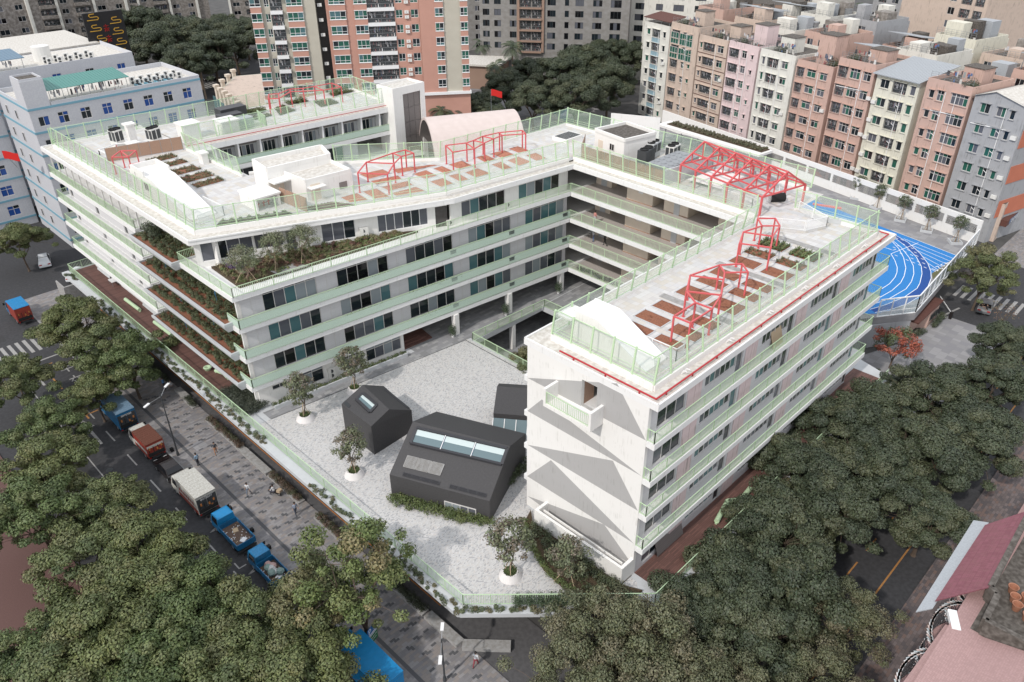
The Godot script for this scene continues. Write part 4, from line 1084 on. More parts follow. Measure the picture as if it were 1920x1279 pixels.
	# small brackets on the railings outside the classrooms
	for fl in 3:
		for g in grp:
			var q = A + d * (g[1] + 0.3) - inw * 0.04
			var bm = MB.new()
			for k in 7: bm.boxt(Transform3D(Basis(dv, Vector3.UP, Vector3(-d.y, 0, d.x)), Vector3(q.x, LV[fl][1] + 0.72, q.y) + dv * (k * 0.12 - 0.36)), Vector3(0.045, 0.42, 0.05))
			bm.boxt(Transform3D(Basis(dv, Vector3.UP, Vector3(-d.y, 0, d.x)), Vector3(q.x, LV[fl][1] + 0.94, q.y)), Vector3(0.9, 0.04, 0.06))
			put(bm, "railing_vent", "metal_dark", t)
	return t
func corridor_block():
	var t = thing("corridor_block", "white corridor block with open galleries and cream walls across the court", "school block", Vector3(80, PL, -50))
	for i in 4: slab(t, [Vector2(74.2, -63.1), Vector2(86.6, -63.1), Vector2(86.6, -37.7), Vector2(73.6, -37.7)], LV[i][0] + 0.002, LV[i][1] + 0.002, "slab")
	for i in 4:
		var y0 = LV[i][1] + 0.003; var y1 = LV[i + 1][0] if i < 3 else 22.93
		flat([Vector2(74.5, -63.0), Vector2(86.4, -63.0), Vector2(86.4, -38), Vector2(73.9, -38)], y0 + 0.003, t, "gallery_floor", "corr_floor")
		railing(t, [Vector3(74.35, y0, -63.3), Vector3(73.75, y0, -38.0)], 1.15, false)
		for z in [[-56.4, -52.4], [-50.7, -47.2], [-43.0, -41.4]]:
			var rm = MB.new(); rm.box(77.3, y0, z[0], 81.5, y1, z[1]); var ro2 = put(rm, "room_wall", "cream_wall", t)
			var sk = MB.new(); sk.box(77.26, y0, z[0] - 0.02, 77.3, y0 + 0.12, z[1] + 0.02); put(sk, "skirting", "brown_panel", ro2)
		var bw = MB.new(); bw.box(82.5, y0, -63, 82.7, y1, -38); bw.box(79.0, y0, -62.8, 80.2, y1, -60.2); bw.box(80.6, y0, -59.2, 82.5, y1, -58.0); put(bw, "back_wall", "cream_wall", t)
		var dr = MB.new(); dr.box(78.95, y0, -61.9, 79.0, y0 + 2.1, -61.0); dr.box(77.24, y0, -49.2, 77.3, y0 + 2.1, -48.4); put(dr, "door", "concrete_light", t)
		var bd = MB.new(); bd.box(77.25, y0 + 1.3, -54.6, 77.29, y0 + 1.75, -53.9); put(bd, "notice", "sign_white", t)
	var ro = [Vector2(74.4, -63.1), Vector2(86.6, -63.1), Vector2(86.6, -37.4), Vector2(73.4, -37.4)]
	slab(t, ro, 22.932, 23.382, "slab", "roof_slab")
	flat(ro, 23.387, t, "roof_ledge", "ledge")
	lip(t, [Vector2(74.5, -63.2), Vector2(73.5, -37.4)], 23.38, 23.55)
	upstand(t, [Vector2(75.9, -64.3), Vector2(75.0, -37.3)], 23.385, 23.95); upstand(t, [Vector2(86.5, -74.9), Vector2(86.5, -37.0)], 23.385, 23.95)
	flat([Vector2(76.0, -64.2), Vector2(86.4, -64.2), Vector2(86.4, -37.3), Vector2(75.1, -37.3)], RF + 0.004, t, "roof_terrace", "roof_floor")
	fence(t, v3s([Vector2(75.9, -64.3), Vector2(75.0, -37.3)], 23.95), 2.25, -0.3)
	fence(t, v3s([Vector2(86.5, -74.9), Vector2(86.5, -36.8)], 23.95), 2.25, 0.2)
	var ew = MB.new(); ew.box(86.3, PL, -74.5, 86.6, 22.93, -37.7); put(ew, "wall", "white", t)
	# purple flowers on the lowest gallery edge
	hedge("gallery_flowers", "", [[Vector3(74.8, LV[0][1], -62), Vector3(74.4, LV[0][1], -47)]], 0.15, 0.6, [Color(0.08, 0.06, 0.10), Color(0.07, 0.09, 0.04), Color(0.12, 0.08, 0.15)], 0.14, t, 83)
func long_block():
	var t = thing("long_classroom_block", "long white classroom block with a grey mural end wall and roof vegetable beds", "school block", Vector3(60, PL, -31))
	var X0 = 39.4; var X1 = 81.4; var Zi = -37.6; var Zo = -24.55
	for i in 4:
		slab(t, [Vector2(X0 + 0.05, -38.0), Vector2(78.6, -38.0), Vector2(78.6, -29.5), Vector2(X1, -29.5), Vector2(X1, Zo), Vector2(X0 + 0.05, Zo)], LV[i][0], LV[i][1])
		railing(t, [Vector3(X0 + 0.12, LV[i][1], -25.3), Vector3(X0 + 0.12, LV[i][1], Zo - 0.1), Vector3(X1 - 0.1, LV[i][1], Zo - 0.1), Vector3(X1 - 0.1, LV[i][1], -29.3), Vector3(78.7, LV[i][1], -29.3)], 1.12, false, 0.18)
	# end wall with one door opening; left to right seen from the plaza
	var wa = Vector2(X0, Zi); var wb = Vector2(X0, -25.3)
	wallrun(t, wa, wb, PL, LV[3][1], [], "white", "frame", [], 0.35, "end_wall")
	wallrun(t, wa, wb, LV[3][1], 22.93, [[5.9, 7.45, 0.0, 2.55, 1, 0.0, "none"]], "white", "frame", [], 0.35, "end_wall")
	var din = MB.new(); din.box(X0 + 0.33, LV[3][1], -31.8, X0 + 1.6, LV[3][1] + 2.6, -31.7); put(din, "door_reveal", "brown_panel", t)
	var mp = [[[988, 708], [1157, 719], [1211, 826]], [[988, 770], [1016, 749], [1203, 893]], [[989, 834], [1149, 864], [1196, 958]], [[988.5, 893], [1033, 863], [1188, 1019]], [[989, 930], [1133, 984], [1184, 1057], [1150, 1040], [1040, 968]]]
	for q in mp:
		var mb = MB.new()
		var l = []
		for u in q: 
			var p = pv(u[0], u[1], Vector2(X0 - 0.006, 0), Vector2(X0 - 0.006, 10))
			p.z = clampf(p.z, Zi + 0.02, -25.32)
			l.append(p)
		var pg = PackedVector2Array()
		for p in l: pg.append(Vector2(p.z, p.y))
		for pc in Geometry2D.clip_polygons(pg, PackedVector2Array([Vector2(-31.7, 19.8), Vector2(-30.15, 19.8), Vector2(-30.15, 22.4), Vector2(-31.7, 22.4)])):
			var ti = Geometry2D.triangulate_polygon(pc)
			for i in range(0, ti.size(), 3): mb.tri(Vector3(X0 - 0.006, pc[ti[i]].y, pc[ti[i]].x), Vector3(X0 - 0.006, pc[ti[i + 1]].y, pc[ti[i + 1]].x), Vector3(X0 - 0.006, pc[ti[i + 2]].y, pc[ti[i + 2]].x))
		put(mb, "mural_patch", "mural_grey", t)
	# small balcony on the end wall
	var bm = MB.new()
	bm.box(37.85, 19.3, -34.35, X0 - 0.01, 19.62, -29.4); bm.box(37.85, 19.62, -34.35, X0 - 0.01, 21.05, -34.1); bm.box(37.85, 19.62, -29.65, X0 - 0.01, 21.05, -29.4)
	var bo = put(bm, "balcony", "white", t)
	railing(bo, [Vector3(37.95, 19.62, -34.1), Vector3(37.95, 19.62, -29.65)], 1.1)
	# trough planter at the foot of the end wall
	var tp = MB.new(); tp.box(37.9, PL, -35.2, X0, PL + 0.2, -25.3); tp.box(37.9, PL, -35.2, 38.15, PL + 1.95, -25.3); tp.box(38.15, PL, -35.2, X0, PL + 1.95, -34.9); tp.box(38.15, PL, -25.6, X0, PL + 1.95, -25.3)
	tp.box(38.55, PL + 0.2, -34.7, 38.65, PL + 1.8, -25.8)
	put(tp, "wall_trough", "white", t)
	# street side
	for fl in 5:
		var y0 = PL if fl == 0 else LV[fl - 1][1]
		var y1 = LV[fl][0] if fl < 4 else 22.93
		var ops = [[0.9, 4.6, 0.45, 2.75, 3, 2.0]]
		for b in 4:
			var s = 7.3 + b * 8.9
			if s + 6 > 40: break
			ops.append([s, s + 4.6, 0.95, 2.65, 6, 0.0]); ops.append([s + 4.7, s + 5.7, 0.05, 2.65, 1, 2.0])
		wallrun(t, Vector2(X0 + 0.35, -25.32), Vector2(78.5, -25.32), y0, y1, ops, "panel", "frame", ["glass_dark", "glass_grey", "glass_teal", "glass_dark"], 0.25, "wall")
		for b in 5:
			for k in 2:
				var s = X0 + 5.15 + b * 8.9 - (0.0 if b == 0 else 0.3) + k * 1.02
				if s > 77: continue
				var pm = MB.new(); pm.box(s, y0 + 0.08, -25.32, s + 0.98, y1 - 0.1, -25.28); put(pm, "wall_panel", "pale_pink", t)
	var wl = MB.new()
	wl.box(X0 + 0.35, PL, -37.6, 78.5, 22.93, -37.3); wl.box(78.3, PL, -37.3, 78.6, 22.93, -25.35)
	put(wl, "wall", "white", t)
	# roof
	var ro = [Vector2(X0 - 0.012, -38.0), Vector2(81.2, -38.0), Vector2(81.2, Zo), Vector2(X0 - 0.012, Zo)]
	slab(t, ro, 22.93, 23.4, "slab", "roof_slab")
	flat(ro, 23.405, t, "roof_ledge", "ledge")
	lip(t, [Vector2(73.4, -37.95), Vector2(X0 + 0.08, -37.95), Vector2(X0 + 0.08, Zo - 0.08), Vector2(81.15, Zo - 0.08), Vector2(81.15, -37.9)], 23.4, 23.55)
	var up = [Vector2(72.6, -36.3), Vector2(40.9, -36.3), Vector2(40.75, -26.0), Vector2(79.4, -26.0), Vector2(79.6, -35.2)]
	upstand(t, up, 23.4, 23.95)
	flat([Vector2(79.5, -37.4), Vector2(40.9, -36.3), Vector2(40.8, -26.1), Vector2(79.4, -26.1)], RF, t, "roof_terrace", "roof_floor")
	flat([Vector2(75.1, -37.3), Vector2(86.4, -37.3), Vector2(86.4, -35.1), Vector2(79.5, -35.1), Vector2(79.5, -36.2), Vector2(75.1, -36.2)], RF + 0.008, t, "roof_terrace", "roof_floor")
	fence(t, v3s(up, 23.95))
	for s in [[52.75, 53.6], [61.95, 62.75], [71.4, 72.3]]: flat([Vector2(s[0], -34.2), Vector2(s[1], -34.2), Vector2(s[1], -26.6), Vector2(s[0], -26.6)], RF + 0.006, t, "grey_path", "concrete")
	# fire pipe on the roof ledge
	var pr = MB.new()
	var pl = [Vector3(39.75, 23.68, -34.4), Vector3(39.75, 23.68, -25.05), Vector3(80.3, 23.68, -25.05), Vector3(80.3, 23.68, -26.0)]
	for i in 3: pr.tube(pl[i], pl[i + 1], 0.075, 0.075, 8)
	for k in 12: pr.box(41 + k * 3.4, 23.4, -25.1, 41.08 + k * 3.4, 23.62, -25.0)
	for k in 3: pr.box(39.7, 23.4, -33 + k * 3.2, 39.8, 23.62, -32.9 + k * 3.2)
	put(pr, "fire_pipe", "red_pipe", t)
	var vp = MB.new()
	for k in 6:
		var x = 44 + k * 6.3
		for e in 2: 
			vp.tube(Vector3(x + e * 0.4, 23.5, -25.75), Vector3(x + e * 0.4, 23.85, -25.6), 0.05, 0.05, 7); vp.tube(Vector3(x + e * 0.4, 23.85, -25.6), Vector3(x + e * 0.4 + 0.2, 23.7, -25.4), 0.05, 0.05, 7)
	put(vp, "vent_pipes", "frame_white", t)
	# leaning board on a gallery
	var lb = MB.new(); lb.hexa([Vector3(57.6, 19.9, -25.0), Vector3(59.4, 19.9, -25.0), Vector3(59.4, 19.9, -24.95), Vector3(57.6, 19.9, -24.95), Vector3(57.6, 21.5, -25.5), Vector3(59.4, 21.5, -25.5), Vector3(59.4, 21.5, -25.45), Vector3(57.6, 21.5, -25.45)])
	tag(put(lb, "board", "stake"), "tan board leaning on the top gallery of the long classroom block", "board")
	# dark screen panel at the ground floor
	var sc = MB.new(); sc.hexa([Vector3(42.6, PL + 0.06, -25.0), Vector3(46.5, PL + 0.06, -25.0), Vector3(46.5, PL + 0.06, -24.95), Vector3(42.6, PL + 0.06, -24.95), Vector3(42.6, PL + 2.0, -25.6), Vector3(46.5, PL + 2.0, -25.6), Vector3(46.5, PL + 2.0, -25.55), Vector3(42.6, PL + 2.0, -25.55)])
	tag(put(sc, "door_panel", "grille_grey"), "grey panel leaning against the timber terrace windows", "panel")
func dormitory_block():
	var t = thing("dormitory_block", "white rear block with curtained balconies and green roof beds", "school block", Vector3(60, PL, -110))
	var F0 = Vector2(43.3, -105.7); var F1 = Vector2(77.2, -102.4)
	var d = (F1 - F0).normalized(); var inw = Vector2(d.y, -d.x)
	var G0 = F0 + inw * 1.6; var G1 = F1 + inw * 1.6
	var R0 = Vector2(43.3, -117.6); var R1 = Vector2(77.4, -115.0)
	slab(t, [F0, F1, R1, R0], 22.6, 23.38, "slab", "roof_slab"); flat([F0, F1, R1, R0], 23.384, t, "roof_ledge", "ledge")
	slab(t, [F0, F1, R1, R0], 19.0, 19.6, "slab")
	slab(t, [F0, F1, R1, R0], 15.3, 15.9, "slab")
	var ops = []
	var l = G0.distance_to(G1)
	for i in 10: ops.append([0.5 + i * 3.35, 3.0 + i * 3.35, 0.05, 2.15, 4, 0.0])
	wallrun(t, G0, G1, 19.6, 22.6, ops, "concrete_light", "frame", ["glass_dark", "glass_curtain", "glass_grey", "glass_dark"], 0.2)
	for i in 11:
		var p = F0 + d * (0.15 + i * 3.35)
		var fm = MB.new(); fm.bar(Vector3(p.x + inw.x * 0.15, 21.1, p.y + inw.y * 0.15), Vector3(p.x + inw.x * 1.5, 21.1, p.y + inw.y * 1.5), 0.22, 3.0); put(fm, "divider", "slab", t)
	var br = MB.new(); br.bar(Vector3((F0 + inw * 1.35).x, 22.2, (F0 + inw * 1.35).y), Vector3((F1 + inw * 1.35).x, 22.2, (F1 + inw * 1.35).y), 0.06, 0.62); put(br, "louvre_band", "grille_grey", t)
	railing(t, [Vector3(F0.x, 19.6, F0.y - 0.12), Vector3(F1.x, 19.6, F1.y - 0.12)], 1.1, true)
	var er = MB.new(); er.box(F1.x - 0.3, 19.0, F1.y - 3.0, F1.x + 0.25, 23.2, F1.y); put(er, "end_frame", "slab", t)
	wallrun(t, G0, Vector2(lerpf(G0.x, G1.x, 0.78), lerpf(G0.y, G1.y, 0.78)), 15.9, 19.0, [[1, 9, 0.6, 2.5, 5, 0.0], [10, 18, 0.6, 2.5, 5, 0.0], [19, 24, 0.1, 2.5, 4, 0.0]], "concrete_light", "frame", ["glass_dark", "glass_green"], 0.2)
	var wl = MB.new()
	wl.bar(Vector3(R0.x, 14.1, R0.y), Vector3(R1.x, 14.1, R1.y), 0.25, 17.6); wl.box(77.0, PL, -115, 77.3, 22.6, -104.5); wl.bar(Vector3(G0.x, 10.6, G0.y), Vector3(G1.x, 10.6, G1.y), 0.25, 9.4)
	put(wl, "wall", "white", t)
	railing(t, [Vector3(66, 15.9, -103.4), Vector3(79, 15.9, -99.5)], 1.15)
	var bs = MB.new(); bs.prism([Vector2(52, -104.6), Vector2(66, -103.6), Vector2(79.2, -99.4), Vector2(79.2, -101), Vector2(66, -105), Vector2(52, -106)], 15.4, 15.88); put(bs, "walkway", "slab", t)
	flat([F0 + inw * 1.2, F1 + inw * 1.2 - d * 1.2, R1 - d * 0.6, R0], RF, t, "roof_terrace", "roof_floor")
	var fr = [F0 + inw * 0.9, F1 + inw * 0.9 - d * 0.9]
	upstand(t, fr, 23.384, 23.95); fence(t, v3s(fr, 23.95))
	var rr = [Vector2(75.8, -103.6), Vector2(76.9, -114.8), Vector2(43.5, -117.4)]
	upstand(t, rr, 23.384, 23.95); fence(t, v3s(rr, 23.95))
	upstand(t, [Vector2(43.5, -117.4), Vector2(30.3, -119.3)], 23.384, 23.95); fence(t, v3s([Vector2(43.5, -117.4), Vector2(30.3, -119.3)], 23.95))
	var pr = MB.new(); pr.tube(Vector3(F0.x, 23.6, F0.y - 0.5), Vector3(F1.x - 1, 23.6, F1.y - 0.5), 0.05, 0.05, 6); put(pr, "fire_pipe", "red_pipe", t)
	# stair and lift tower
	var tw = thing("lift_tower", "white lift tower with a tall grey screen of panels", "tower", Vector3(78.2, PL, -103))
	var tm = MB.new()
	tm.box(75.0, 0, -105.2, 81.4, 26.5, -105.0); tm.box(75.0, 0, -105.0, 75.2, 26.5, -101.2); tm.box(81.2, 0, -105.0, 81.4, 26.5, -101.2)
	tm.box(75.0, 0, -101.2, 76.9, 26.5, -101.0); tm.box(80.5, 0, -101.2, 81.4, 26.5, -101.0); tm.box(76.9, 25.3, -101.2, 80.5, 26.5, -101.0); tm.box(76.9, 0, -101.2, 80.5, 4.6, -101.0)
	tm.box(75.2, 26.0, -105.0, 81.2, 26.15, -101.2)
	put(tm, "shell", "white", tw)
	var rf2 = MB.new(); rf2.box(75.25, 26.15, -104.95, 81.15, 26.17, -101.25); put(rf2, "roof", "ledge", tw)
	for i in 3:
		for j in 9:
			var pm = MB.new(); pm.box(76.93 + i * 1.19, 4.65 + j * 2.3, -101.32, 76.93 + i * 1.19 + 1.14, 4.65 + j * 2.3 + 2.25, -101.26); put(pm, "screen_panel", "grille_grey", tw)
	# vaulted hall
	var vt = thing("vaulted_hall", "pale pink barrel-vaulted hall behind the roof garden", "hall", Vector3(84, T0, -93))
	var c0 = px(797, 222, 22.3); var c1 = px(966, 206, 22.3)
	var ax = (c1 - c0); ax.y = 0; var al = ax.length(); ax /= al
	var sd = Vector3(-ax.z, 0, ax.x)
	var vm = MB.new(); var vi = MB.new(); var k = 28
	var prof = []
	for i in k + 1:
		var a = PI * i / k
		prof.append(Vector2(cos(a) * 6.6, 13.6 + sin(a) * 8.7))
	for i in k:
		var p = prof[i]; var q = prof[i + 1]
		var o0 = Vector3(c0.x, 0, c0.z); var o1 = o0 + ax * al
		vm.quad(o0 + sd * p.x + Vector3(0, p.y, 0), o1 + sd * p.x + Vector3(0, p.y, 0), o1 + sd * q.x + Vector3(0, q.y, 0), o0 + sd * q.x + Vector3(0, q.y, 0))
		var e = 0.955
		var pi = Vector2(p.x * e, 13.6 + (p.y - 13.6) * e - 0.02); var qi = Vector2(q.x * e, 13.6 + (q.y - 13.6) * e - 0.02)
		vm.quad(o0 + sd * pi.x + Vector3(0, pi.y, 0), o0 + sd * p.x + Vector3(0, p.y, 0), o0 + sd * q.x + Vector3(0, q.y, 0), o0 + sd * qi.x + Vector3(0, qi.y, 0))
		vi.quad(o0 + sd * pi.x + Vector3(0, pi.y, 0), o0 + sd * qi.x + Vector3(0, qi.y, 0), o1 + sd * qi.x + Vector3(0, qi.y, 0), o1 + sd * pi.x + Vector3(0, pi.y, 0))
		vi.tri(o1 + Vector3(0, 13.6, 0) - ax * 0.1, o1 + sd * pi.x + Vector3(0, pi.y, 0) - ax * 0.1, o1 + sd * qi.x + Vector3(0, qi.y, 0) - ax * 0.1)
		vi.tri(o0 + Vector3(0, 13.6, 0) + ax * 3, o0 + sd * pi.x + Vector3(0, pi.y, 0) + ax * 3, o0 + sd * qi.x + Vector3(0, qi.y, 0) + ax * 3)
	var vb = MB.new(); var cc = Vector3(c0.x, 9.4, c0.z)
	vb.boxt(Transform3D(Basis(ax, Vector3.UP, ax.cross(Vector3.UP)), cc + ax * al * 0.5), Vector3(al, 8.4, 13.2)); put(vb, "base", "white", vt)
	put(vm, "shell", "vault", vt); put(vi, "inner_face", "grille_grey", vt)
const T0 = 4.6
func pavilion(nm: String, label: String, a0: Vector3, a1: Vector3, r0: Vector3, r1: Vector3, b0: Vector3, b1: Vector3) -> Node3D:
	var c = (a0 + a1 + b0 + b1) * 0.25
	var t = thing(nm, label, "pavilion", Vector3(c.x, PL, c.z), "")
	var rf = MB.new()
	rf.quad(a0, a1, r1, r0); rf.quad(r0, r1, b1, b0)
	put(rf, "roof", "black", t)
	var w = MB.new()
	var g = func(p: Vector3) -> Vector3: return Vector3(p.x, PL, p.z)
	w.quad(g.call(a0), g.call(a1), a1, a0); w.quad(g.call(b1), g.call(b0), b0, b1)
	for e in [[a0, r0, b0], [b1, r1, a1]]:
		w.quad(g.call(e[2]), g.call(e[0]), e[0], e[2]); w.tri(e[2], e[0], e[1])
	put(w, "wall", "black", t)
	return t
func skylight(t, q: Array, a: Vector3, b: Vector3, c: Vector3, n: int):
	var p = []
	for u in q: p.append(pp(u[0], u[1], a, b, c))
	var nr = (b - a).cross(c - a).normalized()
	if nr.y < 0: nr = -nr
	var fm = MB.new()
	for i in 4: fm.bar(p[i] + nr * 0.06, p[(i + 1) % 4] + nr * 0.06, 0.30, 0.22)
	put(fm, "skylight_frame", "charcoal", t)
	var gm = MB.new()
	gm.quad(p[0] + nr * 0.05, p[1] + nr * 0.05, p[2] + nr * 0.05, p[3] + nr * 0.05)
	put(gm, "skylight_backing", "glass_sky", t)  # blue sheet behind the panes, its colour standing for the lit interior
	for i in n:
		var f0 = (i + 0.03) / n; var f1 = (i + 0.97) / n
		var A = p[0].lerp(p[1], f0).lerp(p[3].lerp(p[2], f0), 0.1); var B = p[0].lerp(p[1], f1).lerp(p[3].lerp(p[2], f1), 0.1)
		var C = p[3].lerp(p[2], f1).lerp(p[0].lerp(p[1], f1), 0.1); var D = p[3].lerp(p[2], f0).lerp(p[0].lerp(p[1], f0), 0.1)
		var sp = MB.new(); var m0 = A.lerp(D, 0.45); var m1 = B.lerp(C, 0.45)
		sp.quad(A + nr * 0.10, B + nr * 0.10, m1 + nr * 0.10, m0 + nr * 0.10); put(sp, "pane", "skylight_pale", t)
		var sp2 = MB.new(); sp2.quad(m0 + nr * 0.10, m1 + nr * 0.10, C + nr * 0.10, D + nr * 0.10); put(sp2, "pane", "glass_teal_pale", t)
		if i > 0:
			var br = MB.new(); br.bar(p[0].lerp(p[1], float(i) / n) + nr * 0.13, p[3].lerp(p[2], float(i) / n) + nr * 0.13, 0.07, 0.06); put(br, "glazing_bar", "frame_white", t)
func louvre(t, q: Array, a: Vector3, b: Vector3, c: Vector3, n: int, m: String, nm: String):
	var p = []
	for u in q: p.append(pp(u[0], u[1], a, b, c))
	var nr = (b - a).cross(c - a).normalized()
	if nr.y < 0: nr = -nr
	var mb = MB.new()
	for i in n + 1: mb.bar(p[0].lerp(p[3], float(i) / n) + nr * 0.04, p[1].lerp(p[2], float(i) / n) + nr * 0.04, 0.07, 0.04)
	mb.bar(p[0] + nr * 0.045, p[3] + nr * 0.045, 0.06, 0.05); mb.bar(p[1] + nr * 0.045, p[2] + nr * 0.045, 0.06, 0.05)
	put(mb, nm, m, t)
func pavilions():
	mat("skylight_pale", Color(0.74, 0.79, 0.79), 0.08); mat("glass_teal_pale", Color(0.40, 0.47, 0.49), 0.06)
	var a0 = px(695.9, 799.7, 9.0); var a1 = px(640.3, 757.4, 9.0); var r0 = px(729.5, 767.6, 9.65); var r1 = px(680.2, 721.5, 9.65); var b0 = px(771.7, 769.2, 8.0); var b1 = px(719.3, 723.8, 8.0)
	var t = pavilion("black_pavilion", "small black gabled pavilion with one narrow skylight on the plaza", a0, a1, r0, r1, b0, b1)
	var z = func(x, y): return [620 + x / 6.393, 680 + y / 6.393]
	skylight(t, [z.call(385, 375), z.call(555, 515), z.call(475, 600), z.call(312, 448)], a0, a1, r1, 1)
	louvre(t, [z.call(180, 470), z.call(235, 520), z.call(215, 540), z.call(165, 490)], a0, a1, r1, 4, "metal_dark", "roof_vent")
	louvre(t, [z.call(640, 325), z.call(915, 545), z.call(945, 550), z.call(660, 318)], b0, b1, r1, 3, "charcoal", "gutter_grille")
	a0 = px(730.2, 889.8, 8.0); a1 = px(917.9, 939.9, 8.0); r0 = px(774, 790.5, 10.5); r1 = px(956.2, 836.6, 10.5); b0 = px(818.5, 771.7, 8.2); b1 = px(985.9, 813.2, 8.2)
	t = pavilion("black_pavilion", "large black gabled pavilion with a long glazed skylight on the plaza", a0, a1, r0, r1, b0, b1)
	z = func(x, y): return [720 + x / 6.393, 760 + y / 6.393]
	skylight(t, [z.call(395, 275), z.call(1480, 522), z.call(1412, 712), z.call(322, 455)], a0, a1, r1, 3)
	for i in 3:
		var f0 = i / 3.0; var f1 = (i + 0.93) / 3.0
		louvre(t, [z.call(lerpf(285, 735, f0), lerpf(605, 715, f0)), z.call(lerpf(285, 735, f1), lerpf(605, 715, f1)), z.call(lerpf(232, 682, f1), lerpf(735, 845, f1)), z.call(lerpf(232, 682, f0), lerpf(735, 845, f0))], a0, a1, r1, 11, "concrete", "roof_vent")
	for i in 9:
		if i == 4: continue
		var x0 = 235 + i * 112.0; var y0 = 808 + i * 29.0
		louvre(t, [z.call(x0, y0), z.call(x0 + 100, y0 + 27), z.call(x0 + 88, y0 + 62), z.call(x0 - 10, y0 + 36)], a0, a1, r1, 3, "charcoal", "roof_vent")
	var d = (a1 - a0); d.y = 0; d = d.normalized()
	window(t, Vector3(a0.x, PL + 0.35, a0.z) + d * 5.6 + d.cross(Vector3.UP) * 0.06, d, 3.2, 0.9, 4, 0.0, "frame", ["glass_grey", "glass_curtain"], 0.0)
	a0 = px(925, 775, 8.0); a1 = px(1012, 782, 8.0); r0 = px(932, 724.5, 9.0); r1 = px(1012, 730, 9.0); b0 = r0 + (r0 - a0) * 0.5; b1 = r1 + (r1 - a1) * 0.5; b0.y = 8.2; b1.y = 8.2
	t = pavilion("black_pavilion", "black pavilion with a slanted glass front behind the mural wall", a0, a1, r0, r1, b0, b1)
	d = (a1 - a0).normalized(); var o = d.cross(Vector3.UP)
	if o.z < 0: o = -o
	var gl = MB.new(); gl.quad(a0 + o * 0.1 - Vector3(0, 0.5, 0), a1 + o * 0.1 - Vector3(0, 0.5, 0), a1 + o * 1.6 - Vector3(0, 2.2, 0), a0 + o * 1.6 - Vector3(0, 2.2, 0)); put(gl, "glass_front", "glass_teal_pale", t)
	var gb = MB.new()
	for i in 5: gb.bar(a0.lerp(a1, i / 4.0) + o * 0.14 - Vector3(0, 0.5, 0), a0.lerp(a1, i / 4.0) + o * 1.64 - Vector3(0, 2.2, 0), 0.07, 0.06)
	put(gb, "glazing_bars", "frame_white", t)
# ---------- things on the roofs and on the plaza ----------
func zz(ox: float, oy: float, pts: Array, y: float) -> Array:
	var o = []
	for p in pts: o.append(px(ox + p[0] / 6.393, oy + p[1] / 6.393, y))
	return o
func pergola(label: String, top: Array, beams: Array, base: float, skip: Array = []):
	var c = Vector3.ZERO
	for p in top: c += p
	c /= top.size(); c.y = base
	var t = thing("red_pergola", label, "pergola", c, "red steel frames on the roofs")
	for i in top.size():
		if i in skip: continue
		var m = MB.new(); var p: Vector3 = top[i]
		m.bar(Vector3(p.x, base, p.z), p, 0.13, 0.13); m.box(p.x - 0.13, base, p.z - 0.13, p.x + 0.13, base + 0.03, p.z + 0.13)
		put(m, "post", "red", t)
	for b in beams:
		var m = MB.new(); m.bar(top[b[0]], top[b[1]], 0.12, 0.12); put(m, "beam", "red", t)
	return t
func bed(q: Array, m: String, label: String, group: String, sd: int, plant: String = ""):
	var c = Vector3.ZERO
	for p in q: c += p
	c *= 0.25
	var t = thing("planting_bed", label, "planting bed", Vector3(c.x, RF, c.z), group)
	var r = RandomNumberGenerator.new(); r.seed = sd
	var mb = MB.new(); var n = 7
	var g = []
	for j in n + 1:
		var row = []
		for i in n + 1:
			var p = q[0].lerp(q[1], float(i) / n).lerp(q[3].lerp(q[2], float(i) / n), float(j) / n)
			var e = i == 0 or j == 0 or i == n or j == n
			row.append(Vector3(p.x, RF + (0.03 if e else 0.10 + r.randf_range(-0.05, 0.06)), p.z))
		g.append(row)
	for j in n:
		for i in n: mb.quad(g[j][i], g[j][i + 1], g[j + 1][i + 1], g[j + 1][i])
	for k in 40:
		var p = q[0].lerp(q[1], r.randf_range(0.08, 0.92)).lerp(q[3].lerp(q[2], r.randf_range(0.08, 0.92)), r.randf_range(0.1, 0.9))
		var s = r.randf_range(0.03, 0.07)
		mb.boxt(Transform3D(Basis(Vector3(1, 0.3, 0.2).normalized(), r.randf() * 6.0), Vector3(p.x, RF + 0.11, p.z)), Vector3(s, s * 0.7, s))
	put(mb, "soil", m, t)
	var kb = MB.new()
	for i in 4: kb.bar(q[i] + Vector3(0, 0.03, 0), q[(i + 1) % 4] + Vector3(0, 0.03, 0), 0.1, 0.07)
	put(kb, "kerb", "concrete_light", t)
	if plant != "":
		var sp = []
		var rows = 5 if plant == "crop" else 8
		for j in rows:
			for i in 16:
				if plant == "sparse" and r.randf() < 0.7 or plant == "thin" and r.randf() < 0.45: continue
				sp.append(q[0].lerp(q[3], (j + 0.5) / rows).lerp(q[1].lerp(q[2], (j + 0.5) / rows), (i + 0.5 + r.randf_range(-0.3, 0.3)) / 16.0) + Vector3(0, 0.08, 0))
		var cols = [Color(0.10, 0.14, 0.05), Color(0.13, 0.16, 0.06)] if plant == "crop" else [Color(0.13, 0.13, 0.06), Color(0.17, 0.15, 0.08), Color(0.09, 0.11, 0.05)]
		tufts("crop", "stuff", sp, cols, 0.3 if plant == "crop" else 0.22, t, sd, 9)
	return t
func rect(x0, z0, x1, z1, y) -> Array: return [Vector3(x0, y, z0), Vector3(x1, y, z0), Vector3(x1, y, z1), Vector3(x0, y, z1)]
